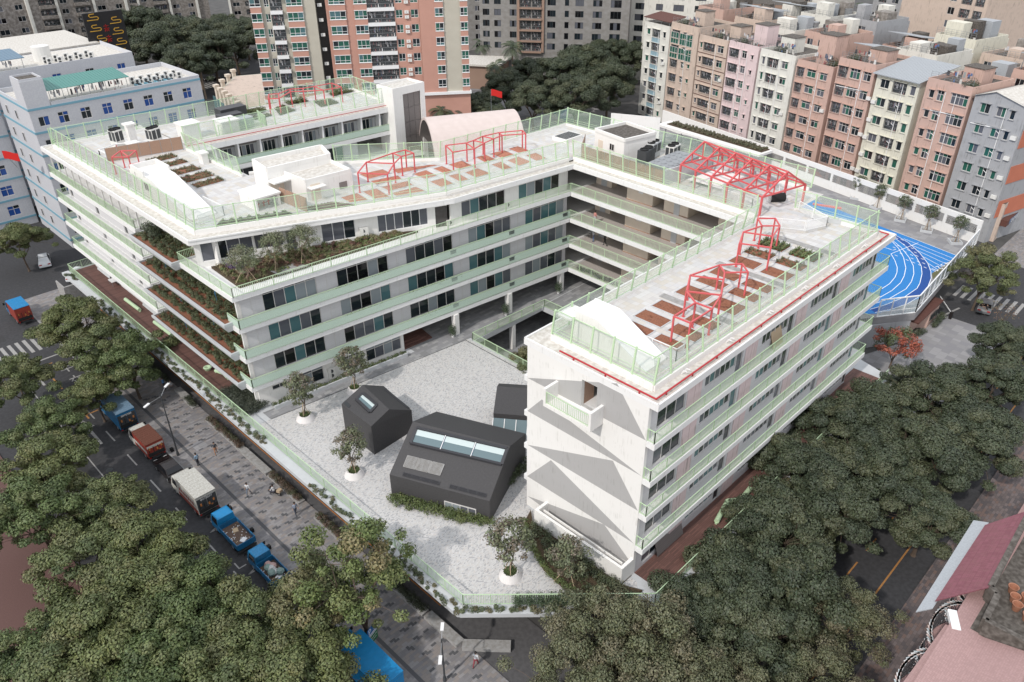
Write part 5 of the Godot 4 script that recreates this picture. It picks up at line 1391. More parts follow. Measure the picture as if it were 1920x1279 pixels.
func chiller(label: String, at: Vector3, s: Vector3, m: String, fans: int, turn: float = 0.0):
	var t = thing("roof_chiller", label, "air conditioner", at)
	var b = MB.new(); b.box(-s.x / 2, 0.1, -s.z / 2, s.x / 2, s.y, s.z / 2); b.box(-s.x / 2 + 0.1, 0, -s.z / 2 + 0.1, s.x / 2 - 0.1, 0.1, s.z / 2 - 0.1)
	off[t] = Vector3.ZERO
	put(b, "cabinet", m, t)
	var g = MB.new()
	for k in 2: g.box(-s.x / 2 + 0.06 + k * s.x / 2, s.y * 0.4, s.z / 2, -s.x / 2 + s.x * 0.44 + k * s.x / 2, s.y * 0.92, s.z / 2 + 0.015); 
	for k in 2: g.box(-s.x / 2 - 0.015, s.y * 0.4, -s.z / 2 + 0.06 + k * s.z / 2, -s.x / 2, s.y * 0.92, -s.z / 2 + s.z * 0.44 + k * s.z / 2)
	put(g, "grille", "ac_grill", t)
	for k in fans:
		var f = MB.new(); var x = (k + 0.5) / fans * s.x - s.x / 2
		f.lathe(Vector3(x, s.y, 0), [Vector2(s.z * 0.42, 0), Vector2(s.z * 0.42, 0.16), Vector2(s.z * 0.37, 0.16), Vector2(s.z * 0.37, 0.03), Vector2(0.01, 0.05)], 16)
		put(f, "fan", "rubber", t)
	t.rotation.y = turn
	return t
func wedge_house(label: String, x0: float, x1: float, z0: float, z1: float, z2: float, top: float, low: float):
	var t = thing("stair_house", label, "stair house", Vector3((x0 + x1) / 2, RF, (z0 + z2) / 2))
	var m = MB.new()
	var a = [Vector3(x0, RF, z0), Vector3(x1, RF, z0), Vector3(x1, RF, z2), Vector3(x0, RF, z2)]
	m.quad(Vector3(x0, top, z0), Vector3(x1, top, z0), Vector3(x1, top, z1), Vector3(x0, top, z1))
	m.quad(Vector3(x0, top, z1), Vector3(x1, top, z1), Vector3(x1, low, z2), Vector3(x0, low, z2))
	for x in [x0, x1]:
		m.quad(Vector3(x, RF, z0), Vector3(x, RF, z1), Vector3(x, top, z1), Vector3(x, top, z0)); m.quad(Vector3(x, RF, z1), Vector3(x, RF, z2), Vector3(x, low, z2), Vector3(x, top, z1))
	m.quad(a[0], a[1], Vector3(x1, top, z0), Vector3(x0, top, z0)); m.quad(a[3], a[2], Vector3(x1, low, z2), Vector3(x0, low, z2))
	put(m, "shell", "white", t)
	var e = MB.new()
	for x in [x0 + 0.06, x1 - 0.06]: e.bar(Vector3(x, top + 0.03, z0), Vector3(x, top + 0.03, z1), 0.12, 0.08); e.bar(Vector3(x, top + 0.03, z1), Vector3(x, low + 0.03, z2), 0.12, 0.08)
	put(e, "roof_edge", "frame_white", t)
	return t
func roof_things():
	# pergolas
	var chain = [[0, 1], [0, 2], [1, 3], [2, 3], [2, 4], [3, 5], [4, 5], [4, 6], [5, 7], [6, 7], [6, 8], [7, 9], [8, 9], [8, 10], [9, 11], [10, 11]]
	pergola("zigzag red steel pergola over the bare beds of the long block", zz(1140, 440, [[790, 980], [990, 1060], [1050, 815], [1250, 890], [940, 680], [1355, 725], [985, 490], [1385, 540], [1340, 365], [1400, 455], [1610, 350], [1680, 450]], 26.05), chain, RF)
	pergola("short red steel pergola over the green crops of the long block", zz(1360, 300, [[390, 700], [600, 700], [440, 790], [655, 790], [215, 865], [570, 915], [170, 1000], [545, 1050]], 26.05), [[0, 1], [0, 2], [1, 3], [2, 3], [2, 4], [3, 5], [4, 5], [4, 6], [5, 7], [6, 7]], RF)
	pergola("red steel pergola beside the white roof house of the classroom block", zz(580, 220, [[580, 665], [680, 540], [935, 685], [1000, 430], [1100, 470], [1150, 390], [1250, 430], [1015, 555]], 26.05), [[0, 1], [0, 2], [1, 3], [1, 7], [2, 7], [7, 4], [3, 4], [3, 5], [4, 6], [5, 6]], RF)
	pergola("long stepped red steel pergola before the pink vaulted hall", zz(780, 200, [[355, 465], [440, 545], [605, 435], [700, 505], [690, 405], [820, 435], [800, 355], [930, 385], [1000, 310], [1030, 345], [1275, 285], [1315, 325]], 26.05), chain, RF)
	pergola("red steel pergola among the green beds of the rear block", zz(380, 130, [[785, 352], [790, 300], [912, 350], [908, 292], [1052, 268], [1045, 238], [1205, 262], [1200, 228], [1448, 250], [1335, 205], [1660, 212], [1545, 165]], 26.0), chain, RF)
	pergola("boxy red steel frame by the glass fence above the avenue", zz(60, 230, [[955, 415], [1060, 338], [1155, 412], [1245, 335], [1165, 505], [1460, 445], [1612, 530]], 25.8), [[0, 1], [1, 3], [2, 3], [0, 2], [2, 1], [4, 5], [5, 6]], RF)
	# large gabled truss frame
	var t = thing("red_truss_frame", "large gabled red steel truss frame over the roof play yard", "pergola", Vector3(78, RF, -43), "red steel frames on the roofs")
	var F = []; var R = []; var G = []
	for i in 6:
		var f = Vector2(77.9, -49.3).lerp(Vector2(75.1, -37.0), i / 5.0)
		F.append(Vector3(f.x, 25.95, f.y)); R.append(Vector3(f.x + 6.75, 25.95, f.y + 1.5)); G.append(Vector3(f.x + 3.37, 28.1, f.y + 0.75))
	for i in 6:
		for e in [F[i], R[i]]:
			var m = MB.new(); m.bar(Vector3(e.x, RF, e.z), e, 0.2, 0.2); put(m, "post", "red", t)
		for e in [[F[i], G[i]], [G[i], R[i]], [F[i], R[i]]]:
			var m = MB.new(); m.bar(e[0], e[1], 0.16, 0.16); put(m, "rafter", "red", t)
		for f in [0.5]:
			for e in [F[i], R[i]]:
				var a: Vector3 = e.lerp(G[i], f); var b = F[i].lerp(R[i], 0.25 if e == F[i] else 0.75)
				var m = MB.new(); m.bar(a, b, 0.11, 0.11); put(m, "strut", "red", t)
		var mk = MB.new(); mk.bar(G[i], F[i].lerp(R[i], 0.5), 0.11, 0.11); put(mk, "strut", "red", t)
	for l in [[F[0], F[5]], [R[0], R[5]], [G[0], G[5]], [F[0].lerp(G[0], 0.5), F[5].lerp(G[5], 0.5)], [R[0].lerp(G[0], 0.5), R[5].lerp(G[5], 0.5)], [F[0].lerp(R[0], 0.25), F[5].lerp(R[5], 0.25)]]:
		var m = MB.new(); m.bar(l[0], l[1], 0.15, 0.15); put(m, "purlin", "red", t)
	# beds of the long block
	var xs = [[46.1, 47.6], [48.3, 50.0], [50.8, 52.4], [54.3, 56.5], [57.5, 59.1], [59.8, 61.5], [63.2, 65.1], [66.0, 67.7], [68.6, 70.6]]
	var i2 = 0
	for x in xs:
		for c in [[-33.6, -30.8], [-30.2, -27.4]]:
			if x[0] < 47 and c[0] < -31: pass
			var pl = ""
			if x[0] > 68: pl = "crop"
			elif x[0] > 65: pl = "sparse"
			var lb = "bare reddish soil bed in two rows on the long block roof"
			if pl == "crop": lb = "leafy green crop bed at the far end of the long block beds" if c[0] < -31 else "neat green crop bed next to the long block fence"
			elif pl == "sparse": lb = "soil bed with sparse seedlings before the crop beds of the long block"
			bed(rect(x[0], c[0], x[1], c[1], RF), "soil", lb, "planting beds on the long block roof", 1000 + i2, pl)
			i2 += 1
	# beds of the classroom block
	var bl = [[[370, 965], [575, 910], [715, 995], [490, 1030]], [[630, 895], [810, 855], [975, 960], [790, 985]], [[855, 840], [1180, 765], [1250, 815], [960, 890]], [[985, 915], [1280, 835], [1400, 890], [1045, 950]], [[595, 690], [880, 625], [985, 675], [720, 745]], [[725, 770], [1060, 700], [1115, 740], [805, 815]], [[985, 625], [1500, 570], [1560, 578], [1060, 680]], [[1235, 685], [1400, 635], [1540, 705], [1390, 745]], [[1480, 620], [1590, 585], [1735, 650], [1640, 690]], [[1440, 775], [1600, 730], [1740, 800], [1580, 845]], [[1660, 705], [1790, 675], [1918, 750], [1810, 780]]]
	var cl = [[[380, 700], [550, 650], [690, 715], [530, 760]], [[710, 610], [840, 580], [965, 640], [835, 680]], [[890, 565], [1060, 525], [1190, 580], [1030, 625]], [[1100, 510], [1220, 475], [1365, 530], [1230, 560]], [[580, 795], [740, 740], [900, 805], [720, 855]], [[895, 700], [1020, 660], [1160, 740], [1050, 765]], [[1085, 650], [1230, 600], [1390, 665], [1240, 715]], [[1310, 590], [1440, 555], [1575, 625], [1440, 655]]]
	for q in bl: bed(zz(580, 220, q, RF), "soil_pale", "bare orange soil bed on the classroom block roof", "planting beds on the classroom block roof", 1100 + bl.find(q))
	for q in cl: bed(zz(780, 200, q, RF), "soil_pale", "bare orange soil bed on the classroom block roof", "planting beds on the classroom block roof", 1200 + cl.find(q))
	var k = 0
	for z in [[-104.3, -102.4], [-101.4, -99.4], [-98.0, -95.6], [-94.6, -92.2], [-91.4, -89.6]]:
		bed(rect(36.6, z[0], 40.2, z[1], RF), "soil", "weedy soil bed beside the sloped stair house above the avenue", "weedy beds above the avenue", 1300 + k, "thin"); k += 1
	bed([Vector3(32.2, RF, -77.0), Vector3(33.6, RF, -78.4), Vector3(40.2, RF, -75.6), Vector3(40.4, RF, -74.3)], "soil_dark", "dry grass bed inside the front corner of the glass fence", "", 1310, "weeds")
	for q in [[[470, 500], [640, 465], [770, 500], [520, 560]], [[570, 580], [780, 540], [840, 560], [630, 615]], [[860, 480], [960, 430], [1120, 500], [930, 560]], [[1010, 400], [1180, 350], [1270, 390], [1100, 420]], [[1320, 390], [1520, 360], [1640, 410], [1420, 460]], [[1500, 280], [1700, 220], [1820, 270], [1560, 330]]]:
		bed(zz(380, 130, q, RF), "grass", "bushy green bed on the rear block roof", "green beds on the rear block roof", 1320 + k, "weeds"); k += 1
	for q in [[[620, 530]], [[1120, 410]], [[1640, 300]]]:
		var p = zz(380, 130, q, RF)[0]
		hedge("roof_shrub", "rounded shrub on a green bed of the rear block roof", [[p + Vector3(-1.6, 0, 0), p + Vector3(1.6, 0, 0.2)]], 0.5, 0.8, [Color(0.10, 0.13, 0.05), Color(0.12, 0.14, 0.06)], 0.15, null, 1400 + k, "shrub", "shrubs on the rear block roof"); k += 1
	# stair houses
	var wh = wedge_house("white stair house with a long sloped roof above the avenue", 31.4, 34.4, -93.6, -89.6, -80.6, 26.1, 23.75)
	var bx = MB.new(); bx.box(31.3, 26.1, -94.6, 31.5, 26.7, -91.0); bx.box(34.3, 26.1, -94.6, 34.5, 26.7, -91.0); bx.box(31.5, 26.1, -94.6, 34.3, 26.7, -94.4); bx.box(31.3, RF, -95.0, 34.5, 26.1, -93.6); put(bx, "parapet", "white", wh)
	window(wh, Vector3(31.38, 24.4, -91.6), Vector3(0, 0, 1), 1.1, 1.0, 2, 0.0, "frame", ["glass_dark"], 0.0)
	wedge_house("white stair house with a sloped roof behind the mural wall", 41.9, 44.6, -34.9, -32.4, -27.6, 26.3, 23.8)
	var cp = MB.new(); cp.box(41.3, 25.6, -36.2, 43.4, 25.75, -34.7); tag(put(cp, "door_canopy", "white"), "thin white canopy slab at the door of the mural wall stair house", "canopy")
	var h1 = thing("roof_house", "two-level white roof house in the middle of the classroom block", "roof house", Vector3(45.5, RF, -80))
	var m1 = MB.new()
	m1.prism([Vector2(41.9, -85.2), Vector2(41.4, -81.0), Vector2(49.6, -80.2), Vector2(50.9, -83.9)], RF, 26.5)
	m1.prism([Vector2(43.3, -80.8), Vector2(43.5, -76.4), Vector2(49.4, -75.8), Vector2(49.7, -80.2)], RF, 25.8)
	put(m1, "walls", "white", h1)
	upstand(h1, [Vector2(42.0, -85.1), Vector2(41.5, -81.1), Vector2(49.5, -80.3), Vector2(50.7, -83.9), Vector2(42.0, -85.1)], 26.5, 27.0, 0.25)
	upstand(h1, [Vector2(43.45, -80.7), Vector2(43.6, -76.5), Vector2(49.3, -75.95), Vector2(49.55, -80.2)], 25.8, 26.2, 0.22)
	flat([Vector2(42.1, -85.0), Vector2(41.6, -81.1), Vector2(49.5, -80.4), Vector2(50.7, -83.8)], 26.506, h1, "roof", "ledge"); flat([Vector2(43.5, -80.6), Vector2(43.6, -76.6), Vector2(49.3, -76.0), Vector2(49.5, -80.2)], 25.806, h1, "roof", "ledge")
	var c1 = MB.new(); c1.box(41.2, 25.5, -80.9, 43.5, 25.65, -79.3); c1.box(43.6, 25.2, -76.4, 45.6, 25.32, -75.4); put(c1, "canopy", "white", h1)
	var d1 = MB.new(); d1.box(41.55, RF, -80.92, 42.6, RF + 2.0, -80.86); put(d1, "door", "cream_wall", h1); d1 = MB.new(); d1.box(42.7, RF, -80.84, 43.2, RF + 2.0, -80.78); put(d1, "door", "cream_wall", h1); d1 = MB.new(); d1.bar(Vector3(44.0, RF + 0.95, -76.3), Vector3(45.2, RF + 0.95, -76.2), 0.06, 1.9); put(d1, "door", "cream_wall", h1); d1 = MB.new(); d1.bar(Vector3(47.6, RF + 0.9, -75.94), Vector3(48.6, RF + 0.9, -75.85), 0.06, 0.8); put(d1, "hatch", "grille_grey", h1)
	var h2 = thing("roof_house", "low white utility box with a niche of red valves on the roof", "roof house", Vector3(39.2, RF, -79.2))
	var m2 = MB.new(); m2.box(37.9, RF, -81.6, 38.1, 25.0, -77.9); m2.box(38.1, RF, -81.6, 40.9, 25.0, -81.4); m2.box(40.6, RF, -81.4, 40.9, 25.0, -77.9); m2.box(37.8, 25.0, -81.7, 41.0, 25.2, -77.7); m2.box(38.1, RF, -79.6, 40.6, 25.0, -79.4)
	put(m2, "box", "white", h2)
	var v2_ = MB.new()
	for x in [38.6, 39.3, 39.9]: v2_.tube(Vector3(x, RF, -78.9), Vector3(x, RF + 0.6, -78.9), 0.08, 0.08, 8); v2_.tube(Vector3(x - 0.2, RF + 0.4, -78.9), Vector3(x + 0.2, RF + 0.4, -78.9), 0.06, 0.06, 8)
	put(v2_, "valve", "red_pipe", h2)
	var h3 = thing("roof_house", "square white roof house with a weathered grey roof beside the chillers", "roof house", Vector3(81.8, RF, -60.8))
	var q3 = [Vector2(79.7, -64.0), Vector2(78.7, -58.4), Vector2(84.0, -57.4), Vector2(85.0, -63.0)]
	var m3 = MB.new(); m3.prism(q3, RF, 26.5); put(m3, "walls", "white", h3)
	upstand(h3, q3 + [q3[0]], 26.5, 26.9, 0.25); flat(q3, 26.506, h3, "roof", "roof_old")
	var e3 = (q3[1] - q3[0]).normalized(); var ev = Vector3(e3.x, 0, e3.y)
	window(h3, Vector3(q3[0].x, RF + 1.2, q3[0].y) + ev * 3.0, ev, 0.9, 0.9, 2, 0.0, "frame", ["glass_black"], -0.04)
	var d3 = MB.new(); d3.boxt(Transform3D(Basis(ev, Vector3.UP, ev.cross(Vector3.UP)), Vector3(q3[0].x, RF + 1.0, q3[0].y) + ev * 1.2), Vector3(0.9, 2.0, 0.08)); put(d3, "door", "cream_wall", h3)
	# brown timber screens
	for s in [["brown panel screen between the glass fence and the chillers", Vector3(76.6, 0, -63.6), Vector3(76.0, 0, -50.4)], ["brown panel screen behind the square roof house", Vector3(76.8, 0, -63.8), Vector3(80.5, 0, -66.3)], ["brown panel screen behind the weedy beds above the avenue", Vector3(33.0, 0, -107.2), Vector3(42.2, 0, -105.0)], ["brown panel screen beside the white roof house", Vector3(41.3, 0, -78.6), Vector3(41.6, 0, -73.4)]]:
		var st = thing("panel_screen", s[0], "screen", Vector3((s[1].x + s[2].x) / 2, RF, (s[1].z + s[2].z) / 2))
		var n = int(s[1].distance_to(s[2]) / 1.3)
		for i in n:
			var a = s[1].lerp(s[2], (i + 0.02) / n); var b = s[1].lerp(s[2], (i + 0.98) / n)
			var m = MB.new(); m.bar(Vector3(a.x, RF + 0.95, a.z), Vector3(b.x, RF + 0.95, b.z), 0.04, 1.7); put(m, "panel", "brown_panel", st)
		var pm = MB.new()
		for i in n + 1: 
			var a = s[1].lerp(s[2], float(i) / n); pm.bar(Vector3(a.x, RF, a.z), Vector3(a.x, RF + 1.85, a.z), 0.05, 0.06)
		put(pm, "posts", "metal", st)
	# grey walls of the play yard, stainless tank, chillers
	var yw = thing("yard_wall", "low pale grey walls around the play yard under the truss frame", "wall", Vector3(79, RF, -47))
	var ym = MB.new(); ym.bar(Vector3(76.0, RF + 0.95, -50.2), Vector3(84.6, RF + 0.95, -49.0), 0.2, 1.9); ym.bar(Vector3(84.6, RF + 0.7, -49.0), Vector3(84.4, RF + 0.7, -40.0), 0.2, 1.4); ym.bar(Vector3(78.6, RF + 0.55, -43.8), Vector3(84.4, RF + 0.55, -42.6), 0.2, 1.1); ym.bar(Vector3(77.6, RF + 0.25, -38.6), Vector3(78.2, RF + 0.25, -33.2), 0.25, 0.5); ym.bar(Vector3(78.2, RF + 0.25, -33.2), Vector3(79.4, RF + 0.25, -29.8), 0.2, 0.5)
	put(ym, "wall", "concrete_light", yw)
	flat([Vector2(78.5, -48.6), Vector2(84.3, -48.0), Vector2(84.2, -43), Vector2(78.5, -44)], RF + 0.5, yw, "raised_floor", "white")
	var kp = MB.new(); kp.prism([Vector2(72.2, -35.8), Vector2(76.6, -36.4), Vector2(79.3, -34.8), Vector2(77.2, -30.4), Vector2(74.6, -31.4)], RF + 0.01, RF + 0.28); tag(put(kp, "raised_plinth", "roof_floor"), "pale raised plinth with white pickets before the truss frame", "plinth")
	for e in [["white picket rail around the raised plinth", [Vector3(74.6, RF + 0.28, -31.4), Vector3(77.2, RF + 0.28, -30.4), Vector3(79.2, RF + 0.28, -34.6)]], ["white picket rail inside the play yard under the truss", [Vector3(77.4, RF, -44.5), Vector3(77.0, RF, -39.0), Vector3(81, RF, -38.0), Vector3(84, RF, -39.5)]], ["white picket rail on the inner side of the raised plinth", [Vector3(72.3, RF + 0.28, -35.6), Vector3(74.5, RF + 0.28, -31.5)]], ["white picket rail beside the mural wall stair house", [Vector3(44.9, RF, -31.5), Vector3(45.0, RF, -27.0), Vector3(46.0, RF, -27.0)]], ["white picket rail at the foot of the sloped stair house", [Vector3(34.7, RF, -84), Vector3(34.8, RF, -79.6), Vector3(31.6, RF, -79.0)]]]:
		var pt = thing("picket_rail", e[0], "railing", e[1][0])
		railing(pt, e[1], 1.1, false, 0.11, "frame_white", "rail")
	var tk = thing("water_tank", "dimpled stainless water tank beside the grey yard wall", "tank", Vector3(80.6, RF, -52.4))
	var tm = MB.new(); tm.box(77.4, RF, -54.0, 84.2, RF + 1.5, -50.8); put(tm, "body", "metal", tk)
	var dm = MB.new(); var rr = RandomNumberGenerator.new(); rr.seed = 3
	for i in 6:
		for j in 3: dm.blob(Vector3(77.9 + i * 1.1, RF + 1.5, -53.5 + j * 1.05), Vector3(0.42, 0.14, 0.42), rr, 0.0)
		dm.blob(Vector3(77.9 + i * 1.1, RF + 0.7, -50.8), Vector3(0.4, 0.4, 0.12), rr, 0.0)
	for j in 3: dm.blob(Vector3(77.4, RF + 0.7, -53.5 + j * 1.05), Vector3(0.12, 0.4, 0.4), rr, 0.0)
	put(dm, "dimples", "metal", tk)
	chiller("dark twin-fan chiller beside the stainless tank", Vector3(80.2, RF, -56.0), Vector3(2.4, 2.2, 1.3), "metal_dark", 2, 0.15)
	chiller("pale twin-fan chiller behind the dark one", Vector3(83.6, RF, -57.4), Vector3(2.2, 2.0, 1.2), "concrete_light", 2, 0.15)
	chiller("pale twin-fan chiller nearest the rear glass fence", Vector3(84.6, RF, -55.0), Vector3(2.0, 1.9, 1.2), "ac", 2, 0.15)
	chiller("white twin-fan unit on the roof corner above the avenue", Vector3(36.6, RF, -112.6), Vector3(1.3, 2.4, 1.3), "ac", 2, 0.3)
	chiller("white twin-fan unit beside the steel tank above the avenue", Vector3(40.6, RF, -110.0), Vector3(1.5, 2.3, 1.3), "ac", 2, 0.3)
	var ch = MB.new(); ch.box(37.6, RF, -111.6, 38.6, RF + 3.0, -110.6); ch.box(37.4, RF + 3.0, -111.8, 38.8, RF + 3.25, -110.4); tag(put(ch, "vent_stack", "white"), "tall white capped vent stack between the roof units", "vent")
	for q in [[44.2, -110.8, 46.6, -108.4, 25.6], [49.0, -109.0, 51.6, -106.6, 25.4], [36.4, -109.0, 37.6, -107.9, 24.9], [41.2, -98.4, 42.0, -97.2, 24.9]]:
		var m = MB.new(); m.box(q[0], RF, q[1], q[2], q[4], q[3]); m.box(q[0] - 0.15, q[4], q[1] - 0.15, q[2] + 0.15, q[4] + 0.2, q[3] + 0.15)
		tag(put(m, "roof_hatch", "white"), "low white roof hatch with an overhanging lid", "roof hatch", "white roof hatches")
	var bt = thing("tank_stand", "black and pale blue water tanks behind pickets on the rear block roof", "tank", Vector3(53, RF, -111))
	var bm = MB.new(); bm.box(51.5, RF + 0.8, -113.6, 55.6, RF + 2.2, -111.6); bm.box(50.4, RF + 0.6, -111.2, 53.8, RF + 1.9, -109.4); put(bm, "black_tank", "charcoal", bt)
	var bm2 = MB.new(); bm2.box(51.0, RF, -109.2, 54.4, RF + 1.5, -107.6); put(bm2, "blue_tank", "sheet", bt)
	railing(bt, [Vector3(48.5, RF, -106.9), Vector3(55.6, RF, -106.2), Vector3(56.4, RF, -110)], 1.6, false, 0.12)
	var pr = thing("pipe_loop", "white pipework loop on red stands above the avenue", "pipes", Vector3(37, RF, -108))
	var pm2 = MB.new(); var pp2 = [Vector3(33.4, RF + 0.7, -111), Vector3(33.6, RF + 0.7, -107.4), Vector3(42.0, RF + 0.7, -106.0), Vector3(42.2, RF + 0.7, -109), Vector3(36.0, RF + 0.7, -111.8), Vector3(33.4, RF + 0.7, -111)]
	for i in 5: pm2.tube(pp2[i], pp2[i + 1], 0.09, 0.09, 8)
	pm2.tube(Vector3(34.0, RF + 0.5, -109), Vector3(40.5, RF + 0.5, -107.6), 0.09, 0.09, 8); put(pm2, "pipe", "frame_white", pr)
	var ps = MB.new()
	for p in pp2: ps.box(p.x - 0.05, RF, p.z - 0.05, p.x + 0.05, RF + 0.65, p.z + 0.05)
	for i in 6: ps.box(34.5 + i * 1.2, RF, -107.9 + i * 0.2, 34.6 + i * 1.2, RF + 0.6, -107.8 + i * 0.2)
	put(ps, "stands", "red_pipe", pr)
	var wp = MB.new()
	for i in 9: wp.boxt(Transform3D(Basis(Vector3.UP, 0.5), Vector3(42.8 + i * 0.36, RF + 0.12 + 0.02 * (i % 2), -73.6 + i * 0.1)), Vector3(0.30, 0.12, 3.0))
	tag(put(wp, "plank_pile", "wood"), "pile of brown planks inside the front glass fence", "planks")
	var lw = MB.new(); lw.box(80.0, RF, -71.8, 83.4, RF + 0.5, -69.2); var lo = put(lw, "roof_light", "white"); tag(lo, "low white roof light with a dark grille on the classroom block", "roof light")
	var lg = MB.new()
	for i in 12: lg.box(80.2 + i * 0.26, RF + 0.5, -71.6, 80.34 + i * 0.26, RF + 0.54, -69.4)
	put(lg, "grille", "metal_dark", lo)
	var tu = MB.new(); tu.tube(Vector3(80.0, RF + 0.5, -38.5), Vector3(81.3, RF + 0.5, -37.4), 0.5, 0.5, 16, false); tag(put(tu, "play_tunnel", "rubber"), "black play tunnel beside the picket rail", "tunnel")
	var ss = MB.new(); ss.bar(Vector3(82.2, RF + 0.25, -34.4), Vector3(83.4, RF + 0.15, -31.6), 0.3, 0.15); tag(put(ss, "seesaw", "red"), "small red seesaw at the end of the truss frame", "seesaw")
func plaza_things():
	# trees in conical white planters
	var lb = ["slim tree in a white cone planter beside the classroom block wall", "slim tree in a white cone planter behind the small black pavilion", "slim tree in a white cone planter between the two black pavilions", "slim tree in a white cone planter near the pointed plaza corner"]
	var ps = [Vector3(32.1, PL, -63.9), Vector3(38.9, PL, -64.3), Vector3(30.5, PL, -52.6), Vector3(32.2, PL, -32.6)]
	for i in 4:
		var pt = thing("cone_planter", "white cone planter " + ["beside the classroom block wall", "behind the small black pavilion", "between the two black pavilions", "near the pointed plaza corner"][i], "planter", ps[i], "white cone planters on the plaza")
		off[pt] = Vector3.ZERO
		var m = MB.new(); m.lathe(Vector3.ZERO, [Vector2(1.0, 0.01), Vector2(0.95, 0.12), Vector2(0.66, 0.62), Vector2(0.58, 0.64), Vector2(0.54, 0.5)], 28); put(m, "bowl", "planter_white", pt)
		var s = MB.new(); s.tube(Vector3(0, 0.3, 0), Vector3(0, 0.5, 0), 0.56, 0.56, 20); put(s, "soil", "soil_dark", pt)
		var sp = []
		for k in 30: sp.append(Vector3(cos(k * 2.4) * 0.09 * sqrt(k), 0.48, sin(k * 2.4) * 0.09 * sqrt(k)))
		tufts("ground_cover", "stuff", sp, [Color(0.07, 0.10, 0.035), Color(0.09, 0.12, 0.04)], 0.25, pt, 300 + i)
		var t = tree("planter_tree", "sapling%d" % (i % 2), ps[i] + Vector3(0, 0.45, 0), [1.35, 1.35, 1.35, 1.5][i], lb[i], "planter trees on the plaza")
		off[t] = Vector3.ZERO
		var sk = MB.new()
		for a in 3: sk.tube(Vector3(0.35 * cos(a * 2.1), 0, 0.35 * sin(a * 2.1)), Vector3(0, 1.2, 0), 0.022, 0.022, 5)
		put(sk, "stakes", "stake", t)
	var gt = tree("garden_tree", "sapling1", Vector3(35.0, PL + 0.2, -28.6), 1.3, "staked thin tree in the garden bed before the mural wall")
	off[gt] = Vector3.ZERO
	var gs = MB.new()
	for a in 3: gs.tube(Vector3(0.9 * cos(a * 2.1), 0, 0.9 * sin(a * 2.1)), Vector3(0, 1.6, 0), 0.025, 0.025, 5)
	put(gs, "stakes", "stake", gt)
	tree("court_tree", "bright0", Vector3(57.6, 0.9, -54.5), 0.62, "round leafy tree growing up from the sunken court")
	for q in [[31.7, -70.3], [35.5, -70.8], [38.6, -70.4]]:
		var t = tree("terrace_tree", "terrace", Vector3(q[0], 20.1, q[1]), 1.15, "grey-green tree with stakes in the fifth floor terrace garden", "terrace garden trees")
		off[t] = Vector3.ZERO
		var sk = MB.new()
		for a in 3: sk.tube(Vector3(1.1 * cos(a * 2.1 + 0.5), 0, 1.1 * sin(a * 2.1 + 0.5)), Vector3(0, 1.5, 0), 0.025, 0.025, 5)
		put(sk, "stakes", "stake", t)
	hedge("terrace_bush", "dark rounded bush in the topmost planter above the avenue", [[Vector3(29.6, 20.1, -89.6), Vector3(30.2, 20.1, -87.4)]], 0.6, 1.3, M["_dark"], 0.16, null, 411, "shrub")
	# clipped hedge by the avenue railing
	var hb = []
	for i in 9: hb.append([Vector3(28.2 + (i % 3) * 0.85, PL, -74.2), Vector3(28.2 + (i % 3) * 0.85, PL, -69.0)])
	hedge("clipped_hedge", "dense dark clipped hedge between the railing and the classroom block", hb, 0.4, 1.0, [Color(0.05, 0.06, 0.042), Color(0.06, 0.07, 0.048)], 0.14, null, 412)
	# garden bed by the mural wall
	var gb = MB.new(); gb.prism([Vector2(38.9, -36.6), Vector2(37.9, -35.4), Vector2(37.8, -25.3), Vector2(38.6, -23.6), Vector2(36.2, -24.4), Vector2(34.2, -27.4), Vector2(34.6, -31.0), Vector2(36.6, -35.6)], PL, PL + 0.3)
	var go = put(gb, "garden_bed", "soil_dark"); tag(go, "curved planted bed at the foot of the mural wall", "planting bed")
	hedge("border_hedge", "", [[Vector3(37.6, PL + 0.2, -36.2), Vector3(35.6, PL + 0.2, -33.4)], [Vector3(35.6, PL + 0.2, -33.4), Vector3(34.5, PL + 0.2, -30.4)], [Vector3(34.5, PL + 0.2, -30.4), Vector3(34.4, PL + 0.2, -27.4)]], 0.12, 0.6, [Color(0.11, 0.14, 0.045), Color(0.09, 0.12, 0.04)], 0.13, go, 413)
	hedge("planting", "", [[Vector3(36.6, PL + 0.25, -34.6), Vector3(36.8, PL + 0.25, -25.2)], [Vector3(35.8, PL + 0.25, -32), Vector3(35.8, PL + 0.25, -26)], [Vector3(37.4, PL + 0.25, -35.2), Vector3(37.5, PL + 0.25, -25.2)]], 0.4, 0.65, [Color(0.055, 0.07, 0.035), Color(0.07, 0.085, 0.04)], 0.13, go, 414)
	# climbing planting around the large pavilion
	var a0 = px(730, 935, PL); var a1 = px(918, 982, PL); var a2 = px(985, 870, PL)
	hedge("pavilion_planting", "leafy border planting at the foot of the large black pavilion", [[a0, a1], [a0 + Vector3(-0.2, 0, 0.5), a1 + Vector3(-0.2, 0, 0.5)]], 0.35, 0.75, [Color(0.11, 0.135, 0.045), Color(0.09, 0.12, 0.04)], 0.14, null, 415, "shrub")
	hedge("pavilion_planting", "dark planting between the large black pavilion and the mural wall", [[a1 + Vector3(3.2, 0, -2.4), a2 + Vector3(0.3, 0, 0.3)]], 0.3, 0.9, [Color(0.06, 0.08, 0.035)], 0.14, null, 416, "shrub")
